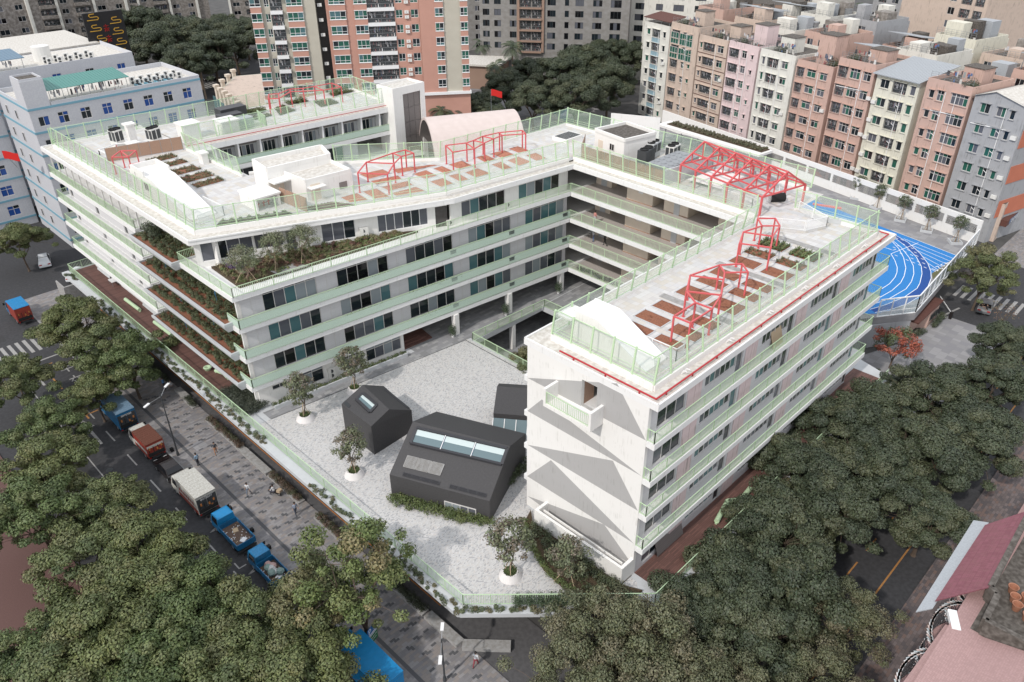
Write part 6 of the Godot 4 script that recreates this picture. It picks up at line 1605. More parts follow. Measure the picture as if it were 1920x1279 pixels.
	# small topiaries behind the corner railing and potted ones at the columns
	for i in 11:
		var p = Vector3(29.6, PL, -31.0).lerp(Vector3(37.4, PL, -23.2), (i + 1.5) / 12.0)
		var b = MeshInstance3D.new(); b.mesh = meshes["topiary"]; b.material_override = M.leaf; b.name = numbered("small_topiary"); add_child(b); b.position = p; b.scale = Vector3(1, 0.8, 1); off[b] = p
		tag(b, "small upright shrub behind the railing of the pointed plaza corner", "shrub", "upright shrubs behind the corner railing")
	for q in [[54.6, -65.2], [63.2, -64.3], [72.6, -63.4]]:
		var t = thing("potted_shrub", "potted clipped shrub beside a white undercroft column", "potted plant", Vector3(q[0], PL, q[1]), "potted shrubs beside the columns")
		off[t] = Vector3.ZERO
		var m = MB.new(); m.lathe(Vector3.ZERO, [Vector2(0.16, 0), Vector2(0.24, 0.4), Vector2(0.2, 0.4)], 12); put(m, "pot", "frame_white", t)
		var b = MeshInstance3D.new(); b.mesh = meshes["topiary"]; b.material_override = M.leaf; b.name = "foliage"; t.add_child(b); b.position = Vector3(0, 0.4, 0)
	# green bench sculptures on the timber decks
	for q in [[["long pale green tube seat on the far timber deck", [[29.4, -104.6], [29.5, -100.2]]]], [["pale green tube seat on the middle of the timber deck", [[29.5, -95.6], [29.6, -90.8]]]], [["bent pale green seat beside the cup-shaped one", [[29.6, -79.2], [30.0, -78.0], [29.9, -76.8]]]], [["bent pale green tube seat on the shaded timber terrace", [[49.6, -23.5], [52.6, -24.2], [53.6, -23.4], [55.6, -23.6]]]]]:
		var m = MB.new(); var l = q[0][1]
		for i in l.size() - 1: m.tube(Vector3(l[i][0], PL + 0.35, l[i][1]), Vector3(l[i + 1][0], PL + 0.35, l[i + 1][1]), 0.24, 0.24, 12)
		for p in l: m.box(p[0] - 0.1, PL + 0.05, p[1] - 0.1, p[0] + 0.1, PL + 0.2, p[1] + 0.1)
		tag(put(m, "tube_seat", "mint"), q[0][0], "seat")
	var cs = MB.new(); cs.lathe(Vector3(29.2, PL + 0.05, -80.4), [Vector2(0.3, 0), Vector2(0.5, 0.4), Vector2(0.35, 0.45), Vector2(0.05, 0.3)], 14); tag(put(cs, "cup_seat", "mint"), "cup-shaped pale green seat on the timber deck", "seat")
	# tilted white boards leaning on the ground-floor wall
	for z in [-117.6, -101.8]:
		var m = MB.new(); m.hexa([Vector3(30.5, PL + 0.06, z), Vector3(30.55, PL + 0.06, z), Vector3(30.55, PL + 0.06, z + 4.6), Vector3(30.5, PL + 0.06, z + 4.6), Vector3(31.15, PL + 1.7, z), Vector3(31.2, PL + 1.7, z), Vector3(31.2, PL + 1.7, z + 4.6), Vector3(31.15, PL + 1.7, z + 4.6)])
		tag(put(m, "leaning_board", "concrete_light"), "pale board leaning on the ground-floor wall of the timber deck", "board", "boards leaning along the timber deck")
	var tb = thing("table", "small white table with an orange stool on the timber deck", "table", Vector3(30.3, PL + 0.05, -110.6))
	var tm = MB.new(); tm.box(29.8, PL + 0.75, -111.4, 30.8, PL + 0.8, -110.0); put(tm, "tabletop", "frame_white", tb)
	for q in [[29.85, -111.3], [30.7, -111.3], [29.85, -110.1], [30.7, -110.1]]:
		var lm = MB.new(); lm.box(q[0], PL + 0.05, q[1], q[0] + 0.05, PL + 0.75, q[1] + 0.05); put(lm, "leg", "metal", tb)
	# blue label stakes in the planters
	var k = 0
	for q in [[29.6, 16.7, -86.5], [29.8, 16.7, -74.6], [29.5, 13.1, -84.2], [29.6, 13.1, -76.4], [29.4, 9.4, -84.4], [29.8, 9.4, -75.5]]:
		var m = MB.new(); m.tube(Vector3(q[0], q[1], q[2]), Vector3(q[0], q[1] + 0.8, q[2]), 0.02, 0.02, 5); m.boxt(Transform3D(Basis(Vector3(0, 1, 0), 0.8), Vector3(q[0], q[1] + 1.0, q[2])), Vector3(0.28, 0.42, 0.03))
		tag(put(m, "plant_marker", "truck_blue2" if k != 5 else "resi_orange"), "blue plant marker on a stake in a stepped planter" if k != 5 else "orange plant marker on a stake in the lowest stepped planter", "sign", "plant markers"); k += 1
# ---------- vehicles, people, street furniture ----------
func wheel(t, x, y, z, r, w):
	var o = MB.new(); o.tube(Vector3(x - w / 2, y, z), Vector3(x + w / 2, y, z), r, r, 16); var ty = put(o, "wheel", "rubber", t)
	var h = MB.new(); h.tube(Vector3(x - w / 2 - 0.01, y, z), Vector3(x + w / 2 + 0.01, y, z), r * 0.55, r * 0.55, 12); put(h, "rim", "metal", ty)
func cab(t, L: float, m: String, w: float = 2.0, h: float = 2.15, l: float = 1.75):
	# cab at the -z end, front at -L/2
	var z0 = -L / 2; var z1 = z0 + l; var x = w / 2
	var b = MB.new()
	b.hexa([Vector3(-x, 0.45, z0), Vector3(x, 0.45, z0), Vector3(x, 0.45, z1), Vector3(-x, 0.45, z1), Vector3(-x, 1.2, z0 + 0.02), Vector3(x, 1.2, z0 + 0.02), Vector3(x, 1.2, z1), Vector3(-x, 1.2, z1)])
	b.hexa([Vector3(-x, 1.2, z0 + 0.02), Vector3(x, 1.2, z0 + 0.02), Vector3(x, 1.2, z1), Vector3(-x, 1.2, z1), Vector3(-x * 0.9, h - 0.08, z0 + 0.38), Vector3(x * 0.9, h - 0.08, z0 + 0.38), Vector3(x * 0.92, h - 0.06, z1), Vector3(-x * 0.92, h - 0.06, z1)])
	b.hexa([Vector3(-x * 0.9, h - 0.08, z0 + 0.38), Vector3(x * 0.9, h - 0.08, z0 + 0.38), Vector3(x * 0.92, h - 0.06, z1), Vector3(-x * 0.92, h - 0.06, z1), Vector3(-x * 0.78, h, z0 + 0.6), Vector3(x * 0.78, h, z0 + 0.6), Vector3(x * 0.8, h, z1 - 0.1), Vector3(-x * 0.8, h, z1 - 0.1)])
	var c = put(b, "cab", m, t)
	var g = MB.new()
	g.quad(Vector3(-x * 0.86, 1.28, z0 + 0.03), Vector3(x * 0.86, 1.28, z0 + 0.03), Vector3(x * 0.8, h - 0.16, z0 + 0.33), Vector3(-x * 0.8, h - 0.16, z0 + 0.33)); put(g, "windscreen", "glass_black", c)
	for s in [-1.0, 1.0]:
		var q = MB.new(); q.quad(Vector3(s * (x * 0.985 + 0.012), 1.28, z0 + 0.35), Vector3(s * (x * 0.985 + 0.012), 1.28, z1 - 0.25), Vector3(s * (x * 0.92 + 0.012), h - 0.2, z1 - 0.3), Vector3(s * (x * 0.92 + 0.012), h - 0.2, z0 + 0.55)); put(q, "side_window", "glass_black", c)
		var mr = MB.new(); mr.box(s * (x + 0.02), 1.55, z0 + 0.1, s * (x + 0.28), 1.9, z0 + 0.16); put(mr, "mirror", "rubber", c)
		var hl = MB.new(); hl.box(s * x * 0.85 - 0.16, 0.72, z0 - 0.02, s * x * 0.85 + 0.16, 0.92, z0 + 0.03); put(hl, "headlight", "frame_white", c)
	var bp = MB.new(); bp.box(-x, 0.35, z0 - 0.08, x, 0.6, z0 + 0.1); put(bp, "bumper", "metal_dark", c)
func truck(nm: String, label: String, at: Vector3, L: float, W: float, H: float, cabm: String, boxm: String, roofm: String, kind: String, num: String = ""):
	var t = thing(nm, label, "truck", at); off[t] = Vector3.ZERO
	cab(t, L, cabm, W - 0.15, 2.25)
	var z0 = -L / 2 + 1.85; var z1 = L / 2; var x = W / 2
	var ch = MB.new(); ch.box(-0.45, 0.5, -L / 2 + 1.0, 0.45, 0.7, z1 - 0.1); ch.box(-x, 0.42, z1 - 0.12, x, 0.58, z1); put(ch, "chassis", "metal_dark", t)
	for s in [-1.0, 1.0]:
		wheel(t, s * (x - 0.2), 0.4, -L / 2 + 0.85, 0.4, 0.24); wheel(t, s * (x - 0.25), 0.4, z1 - 1.3, 0.4, 0.36)
	if kind == "box":
		var b = MB.new(); b.box(-x, 0.78, z0, x, H - 0.03, z1)
		var bo = put(b, "cargo_box", boxm, t)
		var r = MB.new()
		r.box(-x - 0.02, H - 0.06, z0 - 0.02, x + 0.02, H, z1 + 0.02)
		for i in 9: r.box(-x, H, z0 + 0.2 + i * (z1 - z0 - 0.4) / 8.0, x, H + 0.015, z0 + 0.24 + i * (z1 - z0 - 0.4) / 8.0)
		put(r, "roof", roofm, bo)
		for s in [-1.0, 1.0]:
			var dr = MB.new(); dr.box(minf(s * 0.02, s * (x - 0.06)), 0.85, z1, maxf(s * 0.02, s * (x - 0.06)), H - 0.35, z1 + 0.03); put(dr, "rear_door", "metal_dark" if num != "" else boxm, bo)
			var lt = MB.new(); lt.box(s * (x - 0.25), 0.62, z1, s * (x - 0.08), 0.75, z1 + 0.03); put(lt, "tail_light", "lamp_red", bo)
		var tg = MB.new(); tg.box(-x + 0.1, 0.9, z1 + 0.03, x - 0.1, 1.35, z1 + 0.09)
		for i in 4: tg.box(-x + 0.2 + i * 0.5, 1.3, z1 + 0.03, -x + 0.26 + i * 0.5, 2.1, z1 + 0.07)
		put(tg, "tail_lift", "rubber", bo)
		for q in [[-0.75, 1.75], [0.6, 1.75], [0.1, 1.5], [0.35, 1.15]]:
			var pl = MB.new(); pl.box(q[0], q[1], z1 + 0.03, q[0] + 0.16, q[1] + 0.3, z1 + 0.075); put(pl, "marker_plate", "paint_orange", bo)
		if num != "": lettering(bo, num, 0.22, Transform3D(Basis(Vector3(1, 0, 0), Vector3(0, 1, 0), Vector3(0, 0, 1)), Vector3(0, H - 0.5, z1 + 0.04)), "frame_white")
	elif kind == "flat":
		var b = MB.new()
		b.box(-x, 0.78, z0, x, 0.9, z1)
		b.box(-x, 0.9, z0, -x + 0.06, 1.45, z1); b.box(x - 0.06, 0.9, z0, x, 1.45, z1); b.box(-x + 0.06, 0.9, z0, x - 0.06, 1.6, z0 + 0.06); b.box(-x + 0.06, 0.9, z1 - 0.06, x - 0.06, 1.45, z1)
		for i in 7: 
			b.box(-x - 0.03, 0.85, z0 + 0.2 + i * 0.55, -x, 1.45, z0 + 0.26 + i * 0.55); b.box(x, 0.85, z0 + 0.2 + i * 0.55, x + 0.03, 1.45, z0 + 0.26 + i * 0.55)
		put(b, "cargo_bed", boxm, t)
		var f = MB.new(); f.box(-x + 0.06, 0.9, z0 + 0.06, x - 0.06, 0.96, z1 - 0.06); put(f, "load_floor", "cargo", t)
		var r = RandomNumberGenerator.new(); r.seed = 8
		var sc = MB.new()
		for i in 46:
			sc.col = Color(0.75, 0.75, 0.76) if i % 6 else Color(0.5, 0.38, 0.25)
			sc.boxt(Transform3D(Basis(Vector3.UP, r.randf() * 3.0), Vector3(r.randf_range(-x + 0.2, x - 0.2), 0.98, r.randf_range(z0 + 0.4, z1 - 0.2))), Vector3(0.1, 0.02, 0.07) if i > 1 else Vector3(0.6, 0.06, 0.5))
		put(sc, "scraps", "vcol", t, "stuff")
	return t
func car(nm: String, label: String, at: Vector3, m: String, turn: float, suv: bool = false):
	var t = thing(nm, label, "car", at); off[t] = Vector3.ZERO
	var w = 0.9; var L = 2.3; var h = 1.46 if not suv else 1.72
	var pr = [[-L, 0.35, 0.62], [-L + 0.1, 0.30, 0.78], [-L + 1.05, 0.25, 0.95], [-L + 1.75, 0.25, h - 0.04], [-0.1, 0.25, h], [0.95, 0.25, h - 0.05], [1.6 if not suv else 2.0, 0.25, 1.02 if not suv else 1.3], [L - 0.12, 0.3, 0.95 if not suv else 1.0], [L, 0.38, 0.7]]
	var b = MB.new()
	for i in pr.size() - 1:
		var p = pr[i]; var q = pr[i + 1]
		var tw = func(y): return w if y < 0.97 else w * (1.0 - (y - 0.97) * 0.42)
		var a = [Vector3(-w, p[1], p[0]), Vector3(w, p[1], p[0]), Vector3(w, q[1], q[0]), Vector3(-w, q[1], q[0])]
		var m0 = minf(p[2], 0.93); var m1 = minf(q[2], 0.93)
		b.hexa(a + [Vector3(-w, m0, p[0]), Vector3(w, m0, p[0]), Vector3(w, m1, q[0]), Vector3(-w, m1, q[0])])
		if p[2] > 0.94 or q[2] > 0.94:
			b.hexa([Vector3(-w, m0, p[0]), Vector3(w, m0, p[0]), Vector3(w, m1, q[0]), Vector3(-w, m1, q[0]), Vector3(-tw.call(p[2]), p[2], p[0]), Vector3(tw.call(p[2]), p[2], p[0]), Vector3(tw.call(q[2]), q[2], q[0]), Vector3(-tw.call(q[2]), q[2], q[0])])
	put(b, "body", m, t)
	var g = MB.new(); var ht = h - 0.09; var wt = w * (1.0 - (ht - 0.97) * 0.42)
	g.quad(Vector3(-w * 0.88, 1.0, -L + 1.06), Vector3(w * 0.88, 1.0, -L + 1.06), Vector3(wt * 0.93, ht, -L + 1.68), Vector3(-wt * 0.93, ht, -L + 1.68)); var gw = put(g, "windscreen", "glass_black", t)
	gw.position += Vector3(0, 0.02, -0.03)
	var g2 = MB.new(); var rz = 1.6 if not suv else 2.0
	g2.quad(Vector3(-w * 0.86, 1.06, rz - 0.02), Vector3(w * 0.86, 1.06, rz - 0.02), Vector3(wt * 0.92, ht, 1.0), Vector3(-wt * 0.92, ht, 1.0)); put(g2, "rear_window", "glass_black", t).position += Vector3(0, 0.03, 0.03)
	for s in [-1.0, 1.0]:
		var q = MB.new(); q.quad(Vector3(s * (w + 0.005), 1.0, -L + 1.3), Vector3(s * (w + 0.005), 1.0, rz - 0.3), Vector3(s * (wt + 0.01), ht - 0.02, 0.9), Vector3(s * (wt + 0.01), ht - 0.02, -L + 1.85)); put(q, "side_window", "glass_black", t)
		wheel(t, s * (w - 0.08), 0.33, -1.4, 0.33, 0.2); wheel(t, s * (w - 0.08), 0.33, 1.35, 0.33, 0.2)
		var hl = MB.new(); hl.box(s * 0.55 - 0.2, 0.62, -L - 0.01, s * 0.55 + 0.2, 0.74, -L + 0.12); put(hl, "headlight", "frame_white", t)
		var tl = MB.new(); tl.box(s * 0.62 - 0.2, 0.72, L - 0.1, s * 0.62 + 0.2, 0.88, L + 0.01); put(tl, "tail_light", "lamp_red", t)
	t.rotation.y = turn
	return t
func capsules(bones: Array, cell: float, parent, nm: String):
	# bones: [a, b, ra, rb, colour] -> one continuous skin by surface nets
	var lo = Vector3(1e9, 1e9, 1e9); var hi = -lo
	for b in bones:
		for e in [[b[0], b[2]], [b[1], b[3]]]:
			lo = lo.min(e[0] - Vector3.ONE * (e[1] + 0.05)); hi = hi.max(e[0] + Vector3.ONE * (e[1] + 0.05))
	var n = Vector3i(((hi - lo) / cell).ceil()) + Vector3i.ONE
	var f = PackedFloat32Array(); f.resize(n.x * n.y * n.z); f.fill(1.0)
	var who = PackedInt32Array(); who.resize(f.size())
	for bi in bones.size():
		var b = bones[bi]
		var A: Vector3 = b[0]; var B: Vector3 = b[1]; var ab = B - A; var l2 = maxf(ab.length_squared(), 1e-6)
		var m = maxf(b[2], b[3]) + 0.09
		var l0 = Vector3i(((A.min(B) - Vector3.ONE * m - lo) / cell).floor()).clamp(Vector3i.ZERO, n - Vector3i.ONE); var l1 = Vector3i(((A.max(B) + Vector3.ONE * m - lo) / cell).ceil()).clamp(Vector3i.ZERO, n - Vector3i.ONE)
		for k in range(l0.z, l1.z + 1):
			for j in range(l0.y, l1.y + 1):
				for i in range(l0.x, l1.x + 1):
					var p = lo + Vector3(i, j, k) * cell
					var t = clampf((p - A).dot(ab) / l2, 0.0, 1.0)
					var d = (p - A - ab * t).length() - lerpf(b[2], b[3], t)
					var ix = (k * n.y + j) * n.x + i
					var o = f[ix]
					if d < o: who[ix] = bi
					var h = maxf(0.05 - absf(d - o), 0.0) / 0.05
					f[ix] = minf(d, o) - h * h * 0.0125
	var vid = {}; var V = PackedVector3Array(); var C = PackedColorArray()
	var cor = [Vector3i(0, 0, 0), Vector3i(1, 0, 0), Vector3i(0, 1, 0), Vector3i(1, 1, 0), Vector3i(0, 0, 1), Vector3i(1, 0, 1), Vector3i(0, 1, 1), Vector3i(1, 1, 1)]
	var ed = [[0, 1], [2, 3], [4, 5], [6, 7], [0, 2], [1, 3], [4, 6], [5, 7], [0, 4], [1, 5], [2, 6], [3, 7]]
	for k in n.z - 1:
		for j in n.y - 1:
			for i in n.x - 1:
				var s = 0; var w = []
				var base = (k * n.y + j) * n.x + i
				var any = f[base] < 0.0
				var mixed = false
				for c in cor:
					var q = f[base + (c.z * n.y + c.y) * n.x + c.x]
					w.append(q)
					if (q < 0.0) != any: mixed = true
				if not mixed: continue
				var acc = Vector3.ZERO; var cn = 0
				for e in ed:
					if (w[e[0]] < 0.0) != (w[e[1]] < 0.0):
						acc += Vector3(cor[e[0]]).lerp(Vector3(cor[e[1]]), w[e[0]] / (w[e[0]] - w[e[1]])); cn += 1
				vid[base] = V.size()
				V.append(lo + (Vector3(i, j, k) + acc / cn) * cell)
				var bi2 = 0
				for ci in 8:
					if w[ci] < 0.0: bi2 = who[base + (cor[ci].z * n.y + cor[ci].y) * n.x + cor[ci].x]
				C.append(bones[bi2][4])
	var st = SurfaceTool.new(); st.begin(Mesh.PRIMITIVE_TRIANGLES); st.set_smooth_group(0)
	var str_ = [1, n.x, n.x * n.y]
	for base in vid:
		var i = base % n.x; var j = (base / n.x) % n.y; var k = base / (n.x * n.y)
		var pos = [i, j, k]
		for ax in 3:
			var u = (ax + 1) % 3; var v = (ax + 2) % 3
			if pos[u] == 0 or pos[v] == 0: continue
			var a = f[base] < 0.0; var b = f[base + str_[ax]] < 0.0
			if a == b: continue
			var q = [base, base - str_[u], base - str_[u] - str_[v], base - str_[v]]
			if not (vid.has(q[1]) and vid.has(q[2]) and vid.has(q[3])): continue
			var o = [0, 1, 2, 0, 2, 3] if b else [0, 2, 1, 0, 3, 2]
			for e in o:
				st.set_color(C[vid[q[e]]]); st.add_vertex(V[vid[q[e]]])
	st.generate_normals()
	var m = MeshInstance3D.new(); m.mesh = st.commit(); m.material_override = M.vcol; m.name = nm; parent.add_child(m, true)
	return m
func person(label: String, at: Vector3, turn: float, shirt: Color, legs: Color, pose: String, group: String = ""):
	var t = thing("person", label, "person", at, group)
	var sk = Color(0.42, 0.26, 0.19); var hr = Color(0.025, 0.02, 0.02); var sh = Color(0.1, 0.1, 0.1)
	var b = []
	var hip = 0.9; var lean = 0.03
	if pose == "sit": hip = 0.5; lean = 0.08
	var P = Vector3(0, hip, 0); var ch = Vector3(0, hip + 0.42, -lean); var nk = Vector3(0, hip + 0.54, -lean)
	b.append([P, P + Vector3(0, 0.12, 0), 0.15, 0.135, legs]); b.append([P + Vector3(0, 0.14, 0), ch, 0.13, 0.15, shirt])
	b.append([ch + Vector3(-0.15, 0.05, 0), ch + Vector3(0.15, 0.05, 0), 0.075, 0.075, shirt]); b.append([nk, nk + Vector3(0, 0.08, 0), 0.055, 0.05, sk])
	var hd = nk + Vector3(0, 0.2, -0.02)
	b.append([hd - Vector3(0, 0.05, 0.01), hd + Vector3(0, 0.03, 0), 0.085, 0.10, sk]); b.append([hd + Vector3(0, 0.05, 0.03), hd + Vector3(0, 0.07, 0.0), 0.10, 0.10, hr]); b.append([hd - Vector3(0, 0.01, 0.11), hd - Vector3(0, 0.03, 0.115), 0.018, 0.022, sk])
	for s in [-1.0, 1.0]:
		var h0 = P + Vector3(s * 0.09, -0.02, 0)
		var kn: Vector3; var an: Vector3
		if pose == "walk": kn = h0 + Vector3(0, -0.42, -0.16 * s); an = Vector3(h0.x, 0.09, -0.22 if s > 0 else 0.34); an.y = 0.09 if s > 0 else 0.14
		elif pose == "sit": kn = h0 + Vector3(s * 0.06, 0.0, -0.42); an = kn + Vector3(0, -0.42, 0.03)
		else: kn = h0 + Vector3(0, -0.42, -0.02); an = h0 + Vector3(0, -0.80, 0.0)
		b.append([h0, kn, 0.085, 0.06, legs]); b.append([kn, an, 0.056, 0.042, legs]); b.append([an + Vector3(0, -0.04, 0.03), an + Vector3(0, -0.05, -0.14), 0.045, 0.038, sh])
		var s0 = ch + Vector3(s * 0.2, 0.05, 0)
		var el = s0 + (Vector3(s * 0.06, -0.27, 0.06 * s) if pose != "sit" else Vector3(s * 0.04, -0.24, -0.1)); var wr = el + (Vector3(s * 0.01, -0.22, -0.10) if pose != "sit" else Vector3(-s * 0.05, -0.05, -0.24))
		b.append([s0, el, 0.052, 0.044, shirt]); b.append([el, wr, 0.038, 0.03, sk]); b.append([wr, wr + (wr - el).normalized() * 0.12, 0.034, 0.022, sk])
	capsules(b, 0.032, t, "body")
	t.rotation.y = turn
	return t
func lamp(at: Vector3, h: float, label: String, arms: Array):
	var t = thing("street_lamp", label, "street lamp", at, "street lamps"); off[t] = Vector3.ZERO
	var p = MB.new(); p.tube(Vector3.ZERO, Vector3(0, 0.5, 0), 0.16, 0.13, 10); p.tube(Vector3(0, 0.5, 0), Vector3(0, h, 0), 0.09, 0.05, 10); put(p, "pole", "metal_dark", t)
	for a in arms:
		var m = MB.new(); var q = Vector3(a[0], h - 0.1 + a[1], a[2]); m.tube(Vector3(0, h - 0.4, 0), q, 0.035, 0.03, 6); put(m, "arm", "metal", t)
		var l = MB.new(); var d = Vector3(a[0], 0, a[2]).normalized(); l.boxt(Transform3D(Basis(d.cross(Vector3.UP), Vector3.UP, -d), q + d * 0.3), Vector3(0.26, 0.1, 0.75)); put(l, "lantern", "frame_white", t)
func street_things():
	truck("box_truck", "blue box truck with a peeling pale blue roof parked beneath the street trees", Vector3(19.75, 0, -86.2), 6.4, 2.1, 3.0, "truck_blue", "truck_blue", "blue_roof", "box", "B070398")
	var rt = truck("box_truck", "red and white van truck with a rusty roof beside the street lamp", Vector3(19.8, 0, -78.4), 5.4, 1.95, 2.6, "truck_white", "truck_red", "rust", "box")
	var st = MB.new(); st.box(-0.985, 1.3, -0.8, -0.978, 1.7, 2.6); st.box(0.978, 1.3, -0.8, 0.985, 1.7, 2.6); st.box(-0.9, 2.0, 2.73, 0.9, 2.3, 2.745); put(st, "white_stripe", "truck_white", rt)
	car("sedan", "black sedan parked between two box trucks", Vector3(19.75, 0, -72.7), "car_black", 0.0)
	var wt = truck("box_truck", "white box truck with a red printed flank parked behind the black sedan", Vector3(19.7, 0, -66.6), 6.4, 2.15, 3.0, "truck_white", "truck_white", "truck_white", "box", "BG73037")
	var sr = MB.new()
	for s in [-1.0, 1.0]:
		sr.box(s * 1.08 - 0.004, 0.8, -1.2, s * 1.08 + 0.004, 1.3, 3.15)
		for i in 7: sr.box(s * 1.08 - 0.005, 1.55 + 0.06 * (i % 2), -0.9 + i * 0.5, s * 1.08 + 0.005, 1.95, -0.6 + i * 0.5)
	put(sr, "red_print", "truck_red", wt)
	truck("flatbed_truck", "blue dropside truck with scraps of paper on its dirty bed", Vector3(19.9, 0, -58.9), 5.5, 1.95, 2.2, "truck_blue2", "truck_blue", "truck_blue", "flat")
	truck("flatbed_truck", "small blue pickup loaded with bundles beside the airy tree", Vector3(19.9, 0, -52.2), 4.8, 1.8, 2.1, "truck_blue", "truck_blue", "truck_blue", "flat")
	var lm = MB.new(); var r = RandomNumberGenerator.new(); r.seed = 4
	for i in 7:
		lm.col = [Color(0.2, 0.28, 0.26), Color(0.45, 0.3, 0.28), Color(0.5, 0.5, 0.5)][i % 3]; lm.blob(Vector3(19.9 + r.randf_range(-0.5, 0.5), 1.15 + r.randf_range(0, 0.2), -51.4 + r.randf_range(-0.9, 1.2)), Vector3(0.4, 0.28, 0.45), r)
	tag(put(lm, "bundle_load", "vcol"), "heap of cloth bundles in the bed of the small blue pickup", "bundles")
	truck("box_truck", "long blue box truck with a bright ribbed roof beside the parking sign", Vector3(19.8, 0, -36.9), 7.4, 2.3, 3.3, "truck_blue2", "truck_blue2", "truck_blue2", "box")
	truck("box_truck", "blue-roofed box truck with a red flank beyond the pedestrian crossing", Vector3(19.6, 0, -121.4), 5.6, 2.05, 2.9, "truck_blue", "truck_red", "truck_blue2", "box")
	car("parked_car", "white estate car parked in the yard before the white and blue building", Vector3(28.4, 0, -138.2), "car_white", -0.25, true)
	car("parked_car", "white car parked behind the low yard wall", Vector3(30.6, 0, -128.8), "car_white", -0.9, true)
	car("parked_car", "grey car waiting at the drive before the shops", Vector3(120.2, 0.0, -21.6), "car_grey", -1.4)
	car("parked_car", "white sedan turning behind the rear block", Vector3(100.3, 0, -211), "car_white", 1.2)
	car("parked_car", "dark sedan at the far pedestrian crossing", Vector3(108.6, 0, -237), "car_black", 1.4)
	# people
	var W = Color(0.62, 0.63, 0.65)
	person("person in a white shirt and dark shorts walking across the pavement", Vector3(23.9, 0.12, -63.2), 2.2, W, Color(0.14, 0.17, 0.22), "walk")
	person("person in a checked blue shirt and dark trousers walking by the hedge", Vector3(25.8, 0.12, -57.1), 3.0, Color(0.27, 0.31, 0.40), Color(0.05, 0.06, 0.09), "walk")
	person("person in a dark shirt and orange trousers by the narrow hedge", Vector3(24.7, 0.12, -71.9), 2.8, Color(0.05, 0.055, 0.07), Color(0.36, 0.18, 0.1), "walk")
	person("person in a light blue shirt standing beside the black sedan", Vector3(22.4, 0.12, -71.5), 0.4, Color(0.22, 0.32, 0.42), Color(0.03, 0.03, 0.04), "stand")
	person("person in a blue shirt standing by the steps under the deck", Vector3(26.3, 0.12, -88.4), 1.0, Color(0.10, 0.22, 0.42), Color(0.03, 0.03, 0.04), "stand")
	person("person in a pale shirt sitting on the pavement step", Vector3(27.1, 0.0, -88.0), 1.2, Color(0.5, 0.5, 0.52), Color(0.3, 0.25, 0.22), "sit")
	person("person in a white shirt with a red bag near the stone seat", Vector3(26.7, 0.12, -31.2), -1.2, W, Color(0.25, 0.05, 0.06), "walk")
	person("person in black clothes standing by the drive", Vector3(118.3, 0.12, -21.0), 0.6, Color(0.03, 0.03, 0.035), Color(0.03, 0.03, 0.035), "stand")
	person("person in a pink top on the fourth floor gallery", Vector3(75.2, 16.16, -59.7), -1.6, Color(0.55, 0.25, 0.22), Color(0.5, 0.5, 0.52), "stand")
	person("person in a white top and blue trousers on the third floor gallery", Vector3(77.0, 12.51, -61.2), 1.0, W, Color(0.12, 0.18, 0.32), "stand")
	person("person in black trousers beside the cream wall of the third floor", Vector3(77.0, 12.51, -59.2), 0.3, Color(0.05, 0.05, 0.05), Color(0.03, 0.03, 0.03), "walk")
	# rider on a scooter with a crate
	var sc = thing("scooter", "electric scooter with a tan crate beside the reddish hedge", "scooter", Vector3(25.9, 0.12, -61.4)); off[sc] = Vector3.ZERO
	for z in [-0.6, 0.6]: wheel(sc, 0, 0.24, z, 0.24, 0.09)
	var sb = MB.new(); sb.box(-0.14, 0.25, -0.35, 0.14, 0.36, 0.4); sb.bar(Vector3(0, 0.3, -0.5), Vector3(0, 0.95, -0.38), 0.16, 0.1); sb.box(-0.13, 0.36, 0.05, 0.13, 0.6, 0.7); sb.bar(Vector3(-0.32, 0.98, -0.36), Vector3(0.32, 0.98, -0.36), 0.04, 0.04); put(sb, "frame", "car_black", sc)
	var cr = MB.new(); cr.box(-0.24, 0.62, 0.5, 0.24, 0.9, 0.95); put(cr, "crate", "stake", sc)
	sc.rotation.y = 0.35
	person("person in a white shirt sitting on the scooter", Vector3(25.8, 0.22, -61.25), 0.35, W, Color(0.08, 0.08, 0.1), "sit")
	lamp(Vector3(21.6, 0.12, -74.8), 8.5, "tall double-arm street lamp beside the rusty roofed van truck", [[-1.6, 0.0, 0.8], [0.9, 0.25, -0.6]])
	lamp(Vector3(24.0, 0.12, -32.0), 5.2, "double-arm street lamp on the pavement near the stone seat", [[-0.9, -0.3, 0.9], [0.5, 0.3, -0.5]])
	# parking sign
	var ps = thing("parking_sign", "blue and green parking sign on a post beside the long blue truck", "sign", Vector3(21.6, 0.12, -38.2)); off[ps] = Vector3.ZERO
	var pm = MB.new(); pm.tube(Vector3.ZERO, Vector3(0, 3.4, 0), 0.05, 0.05, 8); put(pm, "post", "metal", ps)
	for q in [["panel", "sign_blue", 2.75, 3.45], ["panel", "sign_white", 2.42, 2.745], ["panel", "sign_green", 1.5, 2.415]]:
		var m = MB.new(); m.box(-0.62, q[2], 0.055, 0.62, q[3], 0.085); put(m, q[0], q[1], ps)
	var id = Basis(Vector3(1, 0, 0), Vector3(0, 1, 0), Vector3(0, 0, 1))
	lettering(ps, "P", 0.55, Transform3D(id, Vector3(-0.34, 3.1, 0.095)), "sign_white"); lettering(ps, "24", 0.22, Transform3D(id, Vector3(0.25, 3.06, 0.095)), "sign_white")
	lettering(ps, "P 8:00-22:00", 0.18, Transform3D(id, Vector3(0, 2.58, 0.095)), "sign_blue"); lettering(ps, "7:30-21:30", 0.16, Transform3D(id, Vector3(0, 2.15, 0.095)), "sign_white"); lettering(ps, "P 30 min", 0.16, Transform3D(id, Vector3(0, 1.85, 0.095)), "sign_white")
	ps.rotation.y = 0.35
